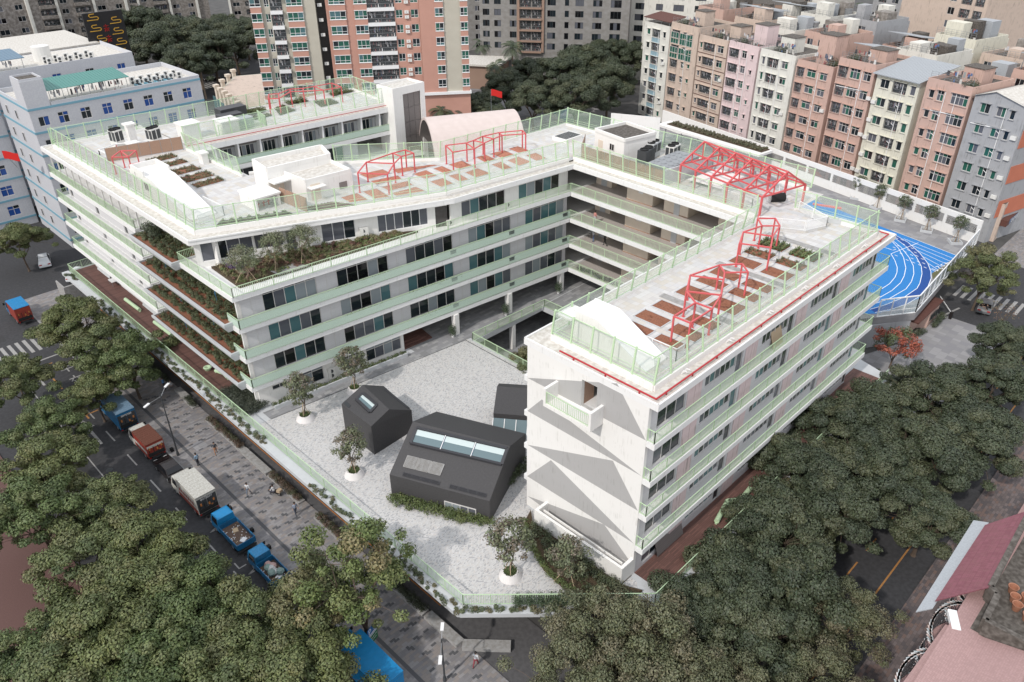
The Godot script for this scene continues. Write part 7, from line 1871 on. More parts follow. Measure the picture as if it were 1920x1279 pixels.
	# round speed sign by the side street
	var rs = thing("speed_sign", "round red-rimmed speed sign reading 30 under the trees", "sign", Vector3(39.8, 0.12, -16.4)); off[rs] = Vector3.ZERO
	var rp = MB.new(); rp.tube(Vector3.ZERO, Vector3(0, 2.9, 0), 0.04, 0.04, 8); put(rp, "post", "metal", rs)
	var ra = MB.new(); ra.tube(Vector3(0, 2.6, 0.05), Vector3(0, 2.6, 0.07), 0.36, 0.36, 24); put(ra, "rim", "lamp_red", rs)
	var rb = MB.new(); rb.tube(Vector3(0, 2.6, 0.07), Vector3(0, 2.6, 0.075), 0.28, 0.28, 24); put(rb, "face", "sign_white", rs)
	lettering(rs, "30", 0.3, Transform3D(id, Vector3(0, 2.6, 0.085)), "rubber")
	# hedges and stone seats between the pavement and the cycle path
	var rc = [Color(0.10, 0.075, 0.05), Color(0.075, 0.08, 0.04), Color(0.13, 0.085, 0.06)]
	for q in [["reddish clipped hedge strip beside the scooter", -64.4, -58.2], ["reddish hedge strip beside the person in the checked shirt", -55.4, -50.6], ["dark hedge strip under the overhanging plaza corner", -43.4, -38.2], ["reddish hedge strip near the street lamp", -78.6, -70.4], ["short dark hedge beside the stone step", -84.2, -81.8], ["dark hedge strip beneath the street trees", -99.0, -89.4]]:
		var m = MB.new(); m.box(26.75, 0.02, q[1], 27.55, 0.32, q[2])
		var o = put(m, "hedge_strip", "concrete"); tag(o, q[0], "hedge", "hedge strips along the cycle path")
		var hh = hedge("foliage", "", [[Vector3(27.0, 0.3, q[1] + 0.2), Vector3(27.0, 0.3, q[2] - 0.2)], [Vector3(27.3, 0.3, q[1] + 0.2), Vector3(27.3, 0.3, q[2] - 0.2)]], 0.12, 0.6, rc if q[0].begins_with("reddish") else [Color(0.05, 0.06, 0.035), Color(0.06, 0.07, 0.04)], 0.12, o, int(-q[1] * 10))
	for q in [["long grey stone seat beside the reddish hedge", 26.7, -70.2, 27.5, -64.6], ["grey stone seat below the plaza corner", 26.7, -37.9, 27.6, -33.6], ["grey stone step beside the sitting person", 26.9, -87.0, 27.7, -84.4]]:
		var m = MB.new(); m.box(q[1], 0.05, q[2], q[3], 0.5, q[4]); tag(put(m, "stone_seat", "concrete"), q[0], "seat", "stone seats along the cycle path")
	var se = MB.new(); se.bar(Vector3(27.2, 0.275, -33.4), Vector3(30.0, 0.275, -30.4), 0.9, 0.45); tag(put(se, "stone_seat", "concrete"), "angled grey stone seat turning round the plaza corner", "seat", "stone seats along the cycle path")
	# bollards along the kerb
	for z in [-88.5, -80.5, -76.0, -69.8, -62.6, -58.2, -55.0, -46.0]:
		var m = MB.new(); m.box(21.3, 0.12, z - 0.17, 21.62, 0.55, z + 0.17); tag(put(m, "kerb_bollard", "rubber"), "short square black bollard on the kerb beside the trucks", "bollard", "kerb bollards")
	# yard wall and guard bits at the far corner
	var yw = MB.new(); yw.box(26.2, 0, -121.9, 31.6, 2.4, -121.6); yw.box(26.2, 0, -125.0, 26.4, 2.4, -121.9); tag(put(yw, "yard_wall", "concrete"), "low grey tiled wall at the end of the timber deck", "wall")
	# flag on the corner building and behind the vault
	for q in [["red flag on a slanting pole at the white and blue building", Vector3(31.0, 14.0, -146.5), Vector3(29.2, 17.6, -144.6)], ["red flag on a pole behind the vaulted hall", Vector3(112.4, 8.0, -118.0), Vector3(112.4, 16.9, -118.0)]]:
		var ft = thing("flag", q[0], "flag", q[1]); 
		var m = MB.new(); m.tube(q[1], q[2], 0.05, 0.04, 6); put(m, "pole", "metal", ft)
		var c = MB.new(); var d = Vector3(0.9, -0.25, 0.7)
		for i in 4: c.quad(q[2] + d * (i * 0.5) + Vector3(0, sin(i * 1.4) * 0.1, 0), q[2] + d * ((i + 1) * 0.5) + Vector3(0, sin((i + 1) * 1.4) * 0.1, 0), q[2] + d * ((i + 1) * 0.5) + Vector3(0, -1.3 + sin((i + 1) * 1.4) * 0.1, 0), q[2] + d * (i * 0.5) + Vector3(0, -1.3 + sin(i * 1.4) * 0.1, 0))
		put(c, "cloth", "flag_red", ft)
	# forecourt kiosk under the sports deck
	var kt = thing("gate_house", "low pink gate house under the edge of the sports deck", "kiosk", Vector3(108, 0.12, -27.2))
	var km = MB.new(); km.prism([Vector2(104.4, -28.6), Vector2(104.4, -26.9), Vector2(107.5, -26.7), Vector2(108.4, -25.6), Vector2(112.6, -25.8), Vector2(112.6, -28.6)], 0.12, 2.6); put(km, "walls", "salmon", kt)
	var kc = MB.new(); kc.box(104.0, 2.6, -29.0, 113.2, 2.8, -25.6); put(kc, "lintel", "rust_roof", kt)
	window(kt, Vector3(108.8, 1.2, -25.60), Vector3(1, 0, 0), 2.6, 0.9, 3, 0.0, "metal_dark", ["glass_dark"], -0.05)
	hedge("gate_hedge", "dark clipped hedge in front of the pink gate house", [[Vector3(109, 0.2, -24.9), Vector3(113.4, 0.2, -25.2)]], 0.3, 0.8, M["_dark"], 0.14, null, 611)
	hedge("gate_hedge", "short dark hedge at the corner of the sports deck", [[Vector3(104.6, 0.2, -25.8), Vector3(107.0, 0.2, -25.6)]], 0.3, 0.8, M["_dark"], 0.14, null, 612)
	var bg = thing("barrier_gate", "vehicle barrier with a black post at the drive", "barrier", Vector3(113.6, 0.12, -24.2))
	var bm = MB.new(); bm.box(113.4, 0.12, -24.4, 113.8, 1.2, -24.0); put(bm, "post", "car_black", bg)
	var ba = MB.new(); ba.bar(Vector3(113.6, 1.0, -24.2), Vector3(117.2, 1.3, -27.2), 0.08, 0.1); put(ba, "arm", "frame_white", bg)
	var cp = thing("camera_pole", "white camera pole with red bands on the forecourt edge", "pole", Vector3(104.6, 0.12, -17.6))
	var cm = MB.new(); cm.tube(Vector3(104.6, 0.12, -17.6), Vector3(104.6, 4.6, -17.6), 0.09, 0.08, 10); cm.box(104.2, 3.6, -17.8, 105.0, 4.2, -17.4); cm.box(104.4, 4.5, -17.9, 104.8, 4.8, -17.3); put(cm, "pole", "frame_white", cp)
	var c2 = MB.new()
	for y in [1.6, 2.4, 3.1]: c2.tube(Vector3(104.6, y, -17.6), Vector3(104.6, y + 0.25, -17.6), 0.1, 0.1, 10)
	put(c2, "red_bands", "lamp_red", cp)
# ---------- the city around ----------
func tower_floor(t, A: Vector2, d: Vector2, y: float, fh: float, segs: Array):
	# segs: [s0, s1, kind, wall material]; kinds wall, bay, win, balc, gap
	var dv = Vector3(d.x, 0, d.y); var nr = dv.cross(Vector3.UP)
	var bs = Basis(dv, Vector3.UP, nr)
	for s in segs:
		var w = s[1] - s[0]
		var o = Vector3(A.x, y, A.y) + dv * s[0]
		match s[2]:
			"bay":
				var m = MB.new(); m.boxt(Transform3D(bs, o + dv * w * 0.5 + Vector3(0, 0.5, 0) + nr * 0.1), Vector3(w, 1.0, 1.0)); m.boxt(Transform3D(bs, o + dv * w * 0.5 + Vector3(0, fh - 0.1, 0) + nr * 0.1), Vector3(w, 0.2, 1.0))
				put(m, "spandrel", s[3], t)
				var e = MB.new(); e.boxt(Transform3D(bs, o + dv * w * 0.5 + Vector3(0, 1.03, 0) + nr * 0.15), Vector3(w + 0.12, 0.1, 1.08)); e.boxt(Transform3D(bs, o + dv * w * 0.5 + Vector3(0, fh - 0.22, 0) + nr * 0.15), Vector3(w + 0.12, 0.1, 1.08)); put(e, "sill", "frame_white", t)
				window(t, o + nr * 0.55 + Vector3(0, 1.08, 0) + dv * 0.02, dv, w - 0.04, fh - 1.35, maxi(2, int(w / 0.85)), 0.55, "frame_white", ["glass_green", "glass_green", "glass_dark", "glass_teal"], 0.0)
				var sm = MB.new()
				for e2 in [0.02, w - 0.02]: sm.boxt(Transform3D(bs, o + dv * e2 + Vector3(0, 1.08 + (fh - 1.35) * 0.5, 0) + nr * 0.1), Vector3(0.04, fh - 1.35, 0.8))
				put(sm, "side_pane", "glass_green", t)
			"win":
				wallrun(t, Vector2(o.x, o.z), Vector2(o.x + dv.x * w, o.z + dv.z * w), y, y + fh, [[w * 0.12, w * 0.88, 0.9, fh - 0.45, 2, 0.5]], s[3], "frame_white", ["glass_green", "glass_dark"], 0.25)
			"balc":
				var m = MB.new(); m.boxt(Transform3D(bs, o + dv * w * 0.5 + Vector3(0, 0.08, 0) + nr * 0.1), Vector3(w, 0.16, 1.4)); put(m, "balcony_slab", "frame_white", t)
				var m2 = MB.new(); m2.boxt(Transform3D(bs, o + dv * w * 0.5 + Vector3(0, fh - 0.25, 0) + nr * 0.75), Vector3(w, 0.5, 0.1)); put(m2, "balcony_front", "frame_white", t)
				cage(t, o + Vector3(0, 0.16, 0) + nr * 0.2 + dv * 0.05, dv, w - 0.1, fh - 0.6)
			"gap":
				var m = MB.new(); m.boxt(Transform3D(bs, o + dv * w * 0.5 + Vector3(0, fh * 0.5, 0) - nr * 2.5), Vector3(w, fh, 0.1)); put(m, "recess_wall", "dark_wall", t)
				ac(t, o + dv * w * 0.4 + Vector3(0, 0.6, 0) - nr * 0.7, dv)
			_:
				var m = MB.new(); m.boxt(Transform3D(bs, o + dv * w * 0.5 + Vector3(0, fh * 0.5, 0) + nr * (s[4] if s.size() > 4 else 0.0) - nr * 0.15), Vector3(w, fh, 0.3)); put(m, "wall_panel", s[3], t)
func pink_tower():
	var A = Vector2(86.0, -162.7); var d = Vector2(0.806, 0.592)
	var t = thing("apartment_tower", "pink and cream apartment tower with green bay windows behind the rear block", "building", Vector3(104, 0, -149))
	var nr = Vector2(-d.y, d.x)
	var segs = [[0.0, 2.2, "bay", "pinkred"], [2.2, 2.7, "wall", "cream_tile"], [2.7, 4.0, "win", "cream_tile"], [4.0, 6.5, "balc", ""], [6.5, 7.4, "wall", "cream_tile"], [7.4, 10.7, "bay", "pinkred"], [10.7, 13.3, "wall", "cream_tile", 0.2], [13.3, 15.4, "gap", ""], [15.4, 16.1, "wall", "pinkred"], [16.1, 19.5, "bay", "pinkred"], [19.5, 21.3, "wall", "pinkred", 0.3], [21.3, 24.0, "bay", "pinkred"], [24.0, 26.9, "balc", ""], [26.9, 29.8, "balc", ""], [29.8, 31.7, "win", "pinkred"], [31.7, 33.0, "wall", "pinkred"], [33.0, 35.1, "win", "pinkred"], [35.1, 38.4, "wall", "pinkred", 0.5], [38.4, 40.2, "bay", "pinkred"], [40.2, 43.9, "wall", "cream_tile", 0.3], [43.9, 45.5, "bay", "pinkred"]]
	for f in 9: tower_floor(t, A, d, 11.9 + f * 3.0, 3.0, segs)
	var dv = Vector3(d.x, 0, d.y); var nv = dv.cross(Vector3.UP)
	var c = MB.new()
	c.boxt(Transform3D(Basis(dv, Vector3.UP, nv), Vector3(A.x, 11.6, A.y) + dv * 22.8 + nv * 0.1), Vector3(46, 0.6, 1.6))
	put(c, "cornice", "frame_white", t)
	var b = MB.new()
	b.boxt(Transform3D(Basis(dv, Vector3.UP, nv), Vector3(A.x, 5.65, A.y) + dv * 22.8 - nv * 0.1), Vector3(45.6, 11.3, 0.6)); put(b, "base_wall", "pinkred", t)
	var bd = MB.new(); bd.boxt(Transform3D(Basis(dv, Vector3.UP, nv), Vector3(A.x, 19.5, A.y) + dv * 22.8 - nv * 10.5), Vector3(45.4, 39, 15.8)); put(bd, "core", "cream_tile", t)
	for f in 8: 
		var o = Vector3(A.x, 12.4 + f * 3.0, A.y) + dv * 32.35
		ac(t, o + nv * 0.25 + Vector3(0, 0.3, 0), dv); ac(t, o + nv * 0.25 + Vector3(0, 1.3, 0), dv)
	# low clubhouse on the left
	var cl = thing("clubhouse", "low curved cream clubhouse with columns and a roof terrace", "building", Vector3(92, 0, -192))
	var m = MB.new(); m.prism([Vector2(84, -172), Vector2(88, -190), Vector2(99, -202), Vector2(112, -196), Vector2(104, -176), Vector2(94, -166)], 0, 8.5); put(m, "walls", "cream_tile", cl)
	var r2 = MB.new(); r2.prism([Vector2(84.6, -172.4), Vector2(88.6, -189.6), Vector2(99, -201.2), Vector2(111, -196), Vector2(103.4, -176), Vector2(94, -167)], 8.5, 8.52); put(r2, "roof", "tan_tile", cl)
	for i in 9:
		var p = Vector2(84, -172).lerp(Vector2(88, -190), i / 5.0) if i < 5 else Vector2(88, -190).lerp(Vector2(99, -202), (i - 5) / 3.0)
		var q = MB.new(); q.box(p.x - 0.5, 0, p.y - 0.5, p.x + 0.3, 9.6, p.y + 0.3); q.box(p.x - 0.7, 9.6, p.y - 0.7, p.x + 0.5, 10.2, p.y + 0.5); put(q, "column", "cream_wall", cl)
		if i < 8:
			var g = MB.new(); g.box(p.x - 0.15, 1.0, p.y - 3.0, p.x - 0.05, 7.0, p.y - 0.6); put(g, "glazing", "glass_teal", cl)
func slab_tower(nm: String, label: String, A: Vector2, B: Vector2, y0: float, fl: int, fh: float, cells: Array, wm: String, depth: float, roofm: String = "roof_old", pm: Array = ["glass_dark", "glass_grey", "glass_black"], fm: String = "frame") -> Node3D:
	var d = (B - A).normalized(); var dv = Vector3(d.x, 0, d.y); var nv = dv.cross(Vector3.UP); var l = A.distance_to(B)
	var t = thing(nm, label, "building", Vector3((A.x + B.x) / 2, 0, (A.y + B.y) / 2))
	for f in fl: wallrun(t, A, B, y0 + f * fh, y0 + (f + 1) * fh, cells, wm, fm, pm, 0.3)
	var top = y0 + fl * fh
	var m = MB.new()
	m.boxt(Transform3D(Basis(dv, Vector3.UP, nv), Vector3((A.x + B.x) / 2, top / 2, (A.y + B.y) / 2) - nv * (depth / 2 + 0.62)), Vector3(l, top, depth))
	if y0 > 0.1: m.boxt(Transform3D(Basis(dv, Vector3.UP, nv), Vector3((A.x + B.x) / 2, y0 / 2, (A.y + B.y) / 2) - nv * 0.32), Vector3(l, y0, 0.6))
	for e in [0.15, l - 0.15]: m.boxt(Transform3D(Basis(dv, Vector3.UP, nv), Vector3(A.x, y0 + (top - y0) / 2, A.y) + dv * e - nv * 0.465), Vector3(0.3, top - y0, 0.32))
	put(m, "core", wm, t)
	var rf = MB.new(); rf.boxt(Transform3D(Basis(dv, Vector3.UP, nv), Vector3((A.x + B.x) / 2, top + 0.03, (A.y + B.y) / 2) - nv * depth / 2), Vector3(l - 0.4, 0.06, depth - 0.1)); put(rf, "roof", roofm, t)
	return t
func parapet(t, A: Vector2, B: Vector2, top: float, depth: float, h: float, m):
	var d = (B - A).normalized(); var nv = Vector2(-d.y, d.x)
	var C = B - nv * depth; var D = A - nv * depth
	upstand(t, [A - nv * 0.12 + d * 0.1, B - nv * 0.12 - d * 0.1, C - d * 0.1, D + d * 0.1, A - nv * 0.12 + d * 0.1], top, top + h, 0.2, m)
func residential():
	var F0 = Vector2(169.0, -122.0); var F1 = Vector2(144.0, -26.0)
	var d = (F1 - F0).normalized(); var dv = Vector3(d.x, 0, d.y); var nv = dv.cross(Vector3.UP)
	var X = [[1, -121.7, -112.5, 22.0, "resi_white", "narrow white apartment house with pale blue balcony stripes"], [2, -112.2, -103.0, 23.2, "tan_tile", "stained beige apartment house with large green glazed upper floors"], [3, -102.6, -93.8, 21.9, "tan_tile", "beige apartment house with dark red floor lines"], [4, -93.4, -84.9, 22.1, "pale_pink", "pale pink apartment house with white drainpipes"], [5, -84.4, -75.2, 22.0, "resi_white", "white apartment house with a balustraded roof edge"], [6, -74.7, -66.0, 21.6, "salmon", "salmon tiled apartment house with a tall roof stair box"], [7, -65.2, -57.2, 23.7, "salmon", "salmon apartment house with laundry lines on its fenced roof"], [8, -56.6, -48.1, 23.2, "resi_cream", "cream apartment house under a pale metal sheet roof"], [9, -47.0, -38.9, 23.6, "salmon", "salmon apartment house with white elbow pipes and an open roof"], [10, -38.3, -29.6, 23.3, "resi_grey", "grey apartment house with a low pitched sheet roof and orange side"]]
	for b in X:
		var pt = func(z): return Vector2(144.0 + (-26.0 - z) * 0.2604, z)
		var A = pt.call(b[1]); var B = pt.call(b[2]); var l = A.distance_to(B)
		var n = 7; var fh = b[3] / n
		var cells = []
		match b[0]:
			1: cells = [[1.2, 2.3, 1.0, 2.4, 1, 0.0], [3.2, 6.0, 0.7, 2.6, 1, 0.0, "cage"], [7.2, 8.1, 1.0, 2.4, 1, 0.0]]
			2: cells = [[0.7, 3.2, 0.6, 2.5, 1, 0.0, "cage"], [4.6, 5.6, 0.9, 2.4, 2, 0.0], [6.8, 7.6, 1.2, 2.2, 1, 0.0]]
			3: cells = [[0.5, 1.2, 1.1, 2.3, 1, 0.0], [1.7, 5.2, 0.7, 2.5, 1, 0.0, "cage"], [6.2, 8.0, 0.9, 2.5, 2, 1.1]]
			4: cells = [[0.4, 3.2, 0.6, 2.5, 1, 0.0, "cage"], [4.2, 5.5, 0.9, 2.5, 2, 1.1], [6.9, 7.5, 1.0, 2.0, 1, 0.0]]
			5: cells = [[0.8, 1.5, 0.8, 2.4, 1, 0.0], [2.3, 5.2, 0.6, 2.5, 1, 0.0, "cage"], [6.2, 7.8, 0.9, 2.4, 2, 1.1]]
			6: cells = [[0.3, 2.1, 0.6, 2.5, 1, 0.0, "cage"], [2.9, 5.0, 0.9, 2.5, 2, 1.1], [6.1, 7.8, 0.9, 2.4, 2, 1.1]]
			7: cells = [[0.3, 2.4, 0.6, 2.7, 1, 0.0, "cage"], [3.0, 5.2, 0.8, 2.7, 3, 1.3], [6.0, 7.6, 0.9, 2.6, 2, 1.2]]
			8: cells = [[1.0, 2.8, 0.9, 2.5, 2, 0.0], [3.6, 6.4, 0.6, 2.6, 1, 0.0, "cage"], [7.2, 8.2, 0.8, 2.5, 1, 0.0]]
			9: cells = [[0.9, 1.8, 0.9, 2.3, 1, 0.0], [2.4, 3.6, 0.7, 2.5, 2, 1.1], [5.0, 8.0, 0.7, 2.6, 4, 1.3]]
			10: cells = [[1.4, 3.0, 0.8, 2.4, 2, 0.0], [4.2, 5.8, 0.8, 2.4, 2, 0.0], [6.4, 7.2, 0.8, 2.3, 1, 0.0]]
		var t = slab_tower("apartment_house", b[5], A, B, 0.0, n, fh, cells, b[4], 11.5, "roof_old", ["glass_green", "glass_dark", "glass_grey"], "frame")
		tag(t, b[5], "building", "apartment houses behind the white wall")
		var H: float = b[3]
		var o = func(s: float, y: float, out: float) -> Vector3: return Vector3(A.x, y, A.y) + dv * s + nv * out
		if b[0] != 8 and b[0] != 10: parapet(t, A, B, H, 11.4, 0.7, b[4])
		# drain pipes and air conditioners
		var pm = MB.new()
		for s in ([3.9, 5.9] if b[0] in [4, 5, 9] else [5.7]): pm.tube(o.call(s, 0.5, 0.1), o.call(s, H - 1.0, 0.1), 0.06, 0.06, 6)
		if b[0] in [7, 9, 10]: pm.tube(o.call(0.6, H - 4.5, 0.12), o.call(6.6, H - 4.3, 0.12), 0.08, 0.08, 6)
		for f in 6: pm.tube(o.call(5.7 if not (b[0] in [4, 5, 9]) else 3.9, f * fh + 1.6, 0.1), o.call((5.7 if not (b[0] in [4, 5, 9]) else 3.9) - 0.6, f * fh + 1.9, 0.1), 0.05, 0.05, 6)
		put(pm, "drain_pipes", "frame_white", t, "stuff")
		for f in [1, 2, 3, 4, 5]:
			if b[0] in [8, 10] or rng.randf() < 0.25: ac(t, o.call(0.55 if b[0] == 8 else (8.2 if b[0] == 10 else 8.3), f * fh + 1.2, 0.22), dv)
		if b[0] in [3]:
			var lm = MB.new()
			for f in range(1, 7): lm.boxt(Transform3D(Basis(dv, Vector3.UP, nv), o.call(l / 2, f * fh + 0.05, 0.02)), Vector3(l, 0.14, 0.12))
			put(lm, "floor_line", "rust_roof", t)
		if b[0] == 1:
			for f in 7:
				var sm = MB.new(); sm.boxt(Transform3D(Basis(dv, Vector3.UP, nv), o.call(4.6, f * fh + 0.0, 0.03)), Vector3(2.9, 1.25, 0.1)); put(sm, "blue_spandrel", "resi_blue", t)
		if b[0] == 2:
			for q in [[0.3, 3.0], [3.4, 7.8]]:
				for f in [5, 6]: window(t, o.call(q[0], f * fh - 0.6, 0.06), dv, q[1] - q[0], 2.6, int((q[1] - q[0]) / 0.75), 1.3, "frame", ["glass_green"], 0.0)
		# awning ledges over the windows
		var am = MB.new()
		for f in n:
			for c in cells:
				am.boxt(Transform3D(Basis(dv, Vector3.UP, nv), o.call((c[0] + c[1]) / 2, f * fh + c[3] + 0.06, 0.15)), Vector3(c[1] - c[0] + 0.3, 0.07, 0.4))
				am.boxt(Transform3D(Basis(dv, Vector3.UP, nv), o.call((c[0] + c[1]) / 2, f * fh + c[2] - 0.05, 0.08)), Vector3(c[1] - c[0] + 0.2, 0.07, 0.25))
		put(am, "window_ledges", b[4], t, "stuff")
		# roofs
		if b[0] == 8:
			var rm = MB.new(); rm.hexa([o.call(-0.4, H - 0.1, 0.9), o.call(l + 0.4, H - 0.1, 0.9), o.call(l + 0.4, H + 1.6, -10), o.call(-0.4, H + 1.6, -10), o.call(-0.4, H + 0.05, 0.9), o.call(l + 0.4, H + 0.05, 0.9), o.call(l + 0.4, H + 1.75, -10), o.call(-0.4, H + 1.75, -10)])
			for i in 20: rm.bar(o.call(i * l / 19.0, H + 0.08, 0.9), o.call(i * l / 19.0, H + 1.78, -10), 0.05, 0.04)
			put(rm, "sheet_roof", "sheet", t)
		elif b[0] == 10:
			var rm = MB.new(); rm.quad(o.call(-0.4, H - 0.2, 0.4), o.call(l / 2.6, H + 1.2, 0.4), o.call(l / 2.6, H + 1.2, -12), o.call(-0.4, H - 0.2, -12)); rm.quad(o.call(l / 2.6, H + 1.2, 0.4), o.call(l + 0.4, H - 0.3, 0.4), o.call(l + 0.4, H - 0.3, -12), o.call(l / 2.6, H + 1.2, -12)); put(rm, "sheet_roof", "ledge", t)
			var gm = MB.new(); gm.tri(o.call(0, H - 0.1, 0.0), o.call(l, H - 0.1, 0.0), o.call(l / 2.6, H + 1.1, 0.0)); put(gm, "gable", b[4], t)
			var om = MB.new()
			for f in 3: om.boxt(Transform3D(Basis(dv, Vector3.UP, nv), o.call(l + 0.03, 6 + f * 6.0, -5)), Vector3(0.1, 3.0, 9)); 
			put(om, "orange_band", "resi_orange", t)
		elif b[0] == 1:
			var rm = MB.new(); rm.hexa([o.call(-0.2, H + 1.6, 0.3), o.call(l + 0.1, H + 1.6, 0.3), o.call(l + 0.1, H + 2.4, -5), o.call(-0.2, H + 2.4, -5), o.call(-0.2, H + 1.72, 0.3), o.call(l + 0.1, H + 1.72, 0.3), o.call(l + 0.1, H + 2.52, -5), o.call(-0.2, H + 2.52, -5)]); put(rm, "awning_roof", "rust_roof", t)
			var pm3 = MB.new()
			for s in [0.2, 3.0, 6.0, 9.0]: pm3.bar(o.call(s, H, -0.1), o.call(s, H + 1.6, -0.1), 0.08, 0.08)
			put(pm3, "awning_posts", "metal", t)
		else:
			var hs = [[], [], [4.6, 3.4, 3.2, -6.0, 3.0], [5.2, 3.2, 2.6, -7.5, 3.4], [4.2, 3.6, 4.0, -6.5, 3.4], [3.4, 3.6, 3.0, -5.5, 3.2], [4.2, 4.0, 5.6, -4.5, 3.4], [4.6, 3.8, 2.2, -6.5, 3.2], [], [4.8, 3.6, 2.6, -6.5, 3.2], []][b[0]]
			if hs.size() > 0:
				var hm = MB.new(); hm.boxt(Transform3D(Basis(dv, Vector3.UP, nv), o.call(hs[0], H + hs[2] / 2, hs[3])), Vector3(hs[1], hs[2], hs[4])); put(hm, "stair_box", b[4], t)
				var ht = MB.new(); ht.boxt(Transform3D(Basis(dv, Vector3.UP, nv), o.call(hs[0], H + hs[2] + 0.06, hs[3])), Vector3(hs[1] + 0.3, 0.12, hs[4] + 0.3)); put(ht, "stair_box_roof", "roof_old", t)
			var fr = MB.new()
			for s in 7: fr.bar(o.call(0.3 + s * (l - 0.6) / 6.0, H + 0.7, -0.2), o.call(0.3 + s * (l - 0.6) / 6.0, H + 1.8, -0.2), 0.04, 0.04)
			for y in [1.1, 1.45, 1.8]: fr.bar(o.call(0.3, H + y, -0.2), o.call(l - 0.3, H + y, -0.2), 0.03, 0.03)
			put(fr, "roof_rail", "metal", t)
			inst(meshes["laundry%d" % (b[0] % 4)], "laundry", "vcol", t, Transform3D(Basis(dv * (l * 0.7), Vector3(0, 2.0, 0), nv), o.call(1.0, H + 0.4, -2.2))).set_meta("kind", "stuff")
			var gb = MeshInstance3D.new(); gb.mesh = meshes["bush"]; gb.material_override = M.leaf; gb.name = "roof_plants"; t.add_child(gb, true); gb.position = o.call(rng.randf_range(1.0, l - 1.0), H + 0.2, -rng.randf_range(1.0, 3.0)) - off[t]; gb.scale = Vector3(2.2, 1.6, 1.6)
	# second and third rows of houses behind, seen as roofs
	var r = RandomNumberGenerator.new(); r.seed = 31
	var pal = ["resi_white", "salmon", "tan_tile", "resi_cream", "resi_grey", "resi_white"]
	var lab = ["white", "salmon", "beige", "cream", "grey", "whitewashed"]
	var i = 0
	for row in 2:
		for k in 8:
			var z = -112.0 + k * 11.2 + r.randf_range(-1, 1)
			var x = 144.0 + (-26.0 - z) * 0.26 + 17.0 + row * 17
			var h = 20.0 + r.randf_range(0, 4.5)
			var A = Vector2(x + 1.2, z - 4.4); var B = Vector2(x - 1.2, z + 4.4)
			var pi = r.randi() % 6
			var t = slab_tower("roof_row_house", lab[pi] + " apartment house with a cluttered roof in the " + ["second", "third"][row] + " row behind the white wall", A, B, h - 6.0, 2, 3.0, [[1.0, 2.6, 0.9, 2.3, 2, 0.0], [4.0, 6.4, 0.8, 2.4, 2, 0.0]], pal[pi], 11.0)
			tag(t, "", "", "apartment houses in the rows behind")
			parapet(t, A, B, h, 11.0, 0.8, pal[pi])
			var dd = (B - A).normalized(); var d3 = Vector3(dd.x, 0, dd.y); var n3 = d3.cross(Vector3.UP)
			for q in 3:
				var s = Vector3(r.randf_range(2, 4), r.randf_range(1.5, 3.6), r.randf_range(2, 3.5))
				var m = MB.new(); m.boxt(Transform3D(Basis(d3, Vector3.UP, n3), Vector3(A.x, h + s.y / 2, A.y) + d3 * r.randf_range(2, 7) - n3 * (2.2 + q * 3.4)), s); put(m, "stair_box", pal[pi] if q == 0 else ["old_conc", "resi_white", "roof_old", "sheet"][(q + k) % 4], t)
			var rr = MB.new()
			for e in 9: rr.bar(Vector3(A.x, h + 0.8, A.y) + d3 * (e * 1.1 + 0.1), Vector3(A.x, h + 2.0, A.y) + d3 * (e * 1.1 + 0.1), 0.05, 0.05)
			for y in [1.2, 1.6, 2.0]: rr.bar(Vector3(A.x, h + y, A.y), Vector3(A.x, h + y, A.y) + d3 * 8.9, 0.04, 0.04)
			put(rr, "roof_rail", "metal", t)
			if k % 2 == 0:
				var wtk = MB.new(); wtk.tube(Vector3(A.x, h, A.y) + d3 * 7.6 - n3 * 8, Vector3(A.x, h + 1.8, A.y) + d3 * 7.6 - n3 * 8, 0.9, 0.9, 14); put(wtk, "water_tank", "metal", t)
			inst(meshes["laundry%d" % (k % 4)], "laundry", "vcol", t, Transform3D(Basis(d3 * 6.0, Vector3(0, 2.0, 0), n3), Vector3(A.x, h + 0.3, A.y) + d3 * 1.5 - n3 * 3.2)).set_meta("kind", "stuff")
			if k % 3 == 1:
				var rm = MB.new(); rm.boxt(Transform3D(Basis(d3, Vector3.UP, (n3 + Vector3(0, 0.15, 0)).normalized()), Vector3(A.x, h + 2.8, A.y) + d3 * 4.4 - n3 * 5), Vector3(9, 0.12, 8)); put(rm, "sheet_roof", "sheet", t)
				var pm = MB.new()
				for e in [0.5, 8.3]:
					for g in [1.5, 8.5]: pm.bar(Vector3(A.x, h, A.y) + d3 * e - n3 * g, Vector3(A.x, h + 2.8, A.y) + d3 * e - n3 * g, 0.1, 0.1)
				put(pm, "roof_posts", "metal", t)
			i += 1
	# tall blocks at the upper right
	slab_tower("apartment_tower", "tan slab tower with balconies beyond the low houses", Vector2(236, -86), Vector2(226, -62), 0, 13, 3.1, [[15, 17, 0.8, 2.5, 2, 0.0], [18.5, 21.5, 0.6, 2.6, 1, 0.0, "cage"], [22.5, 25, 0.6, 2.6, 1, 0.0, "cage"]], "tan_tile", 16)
	slab_tower("apartment_tower", "grey slab tower with rounded balconies at the top corner", Vector2(252, -140), Vector2(246, -112), 0, 12, 3.1, [[2, 5, 0.6, 2.6, 1, 0.0, "cage"], [7, 9.5, 0.8, 2.5, 2, 0.0], [11, 14, 0.6, 2.6, 1, 0.0, "cage"], [16, 18.5, 0.8, 2.5, 2, 0.0], [20, 24, 0.6, 2.6, 1, 0.0, "cage"]], "resi_white", 14)
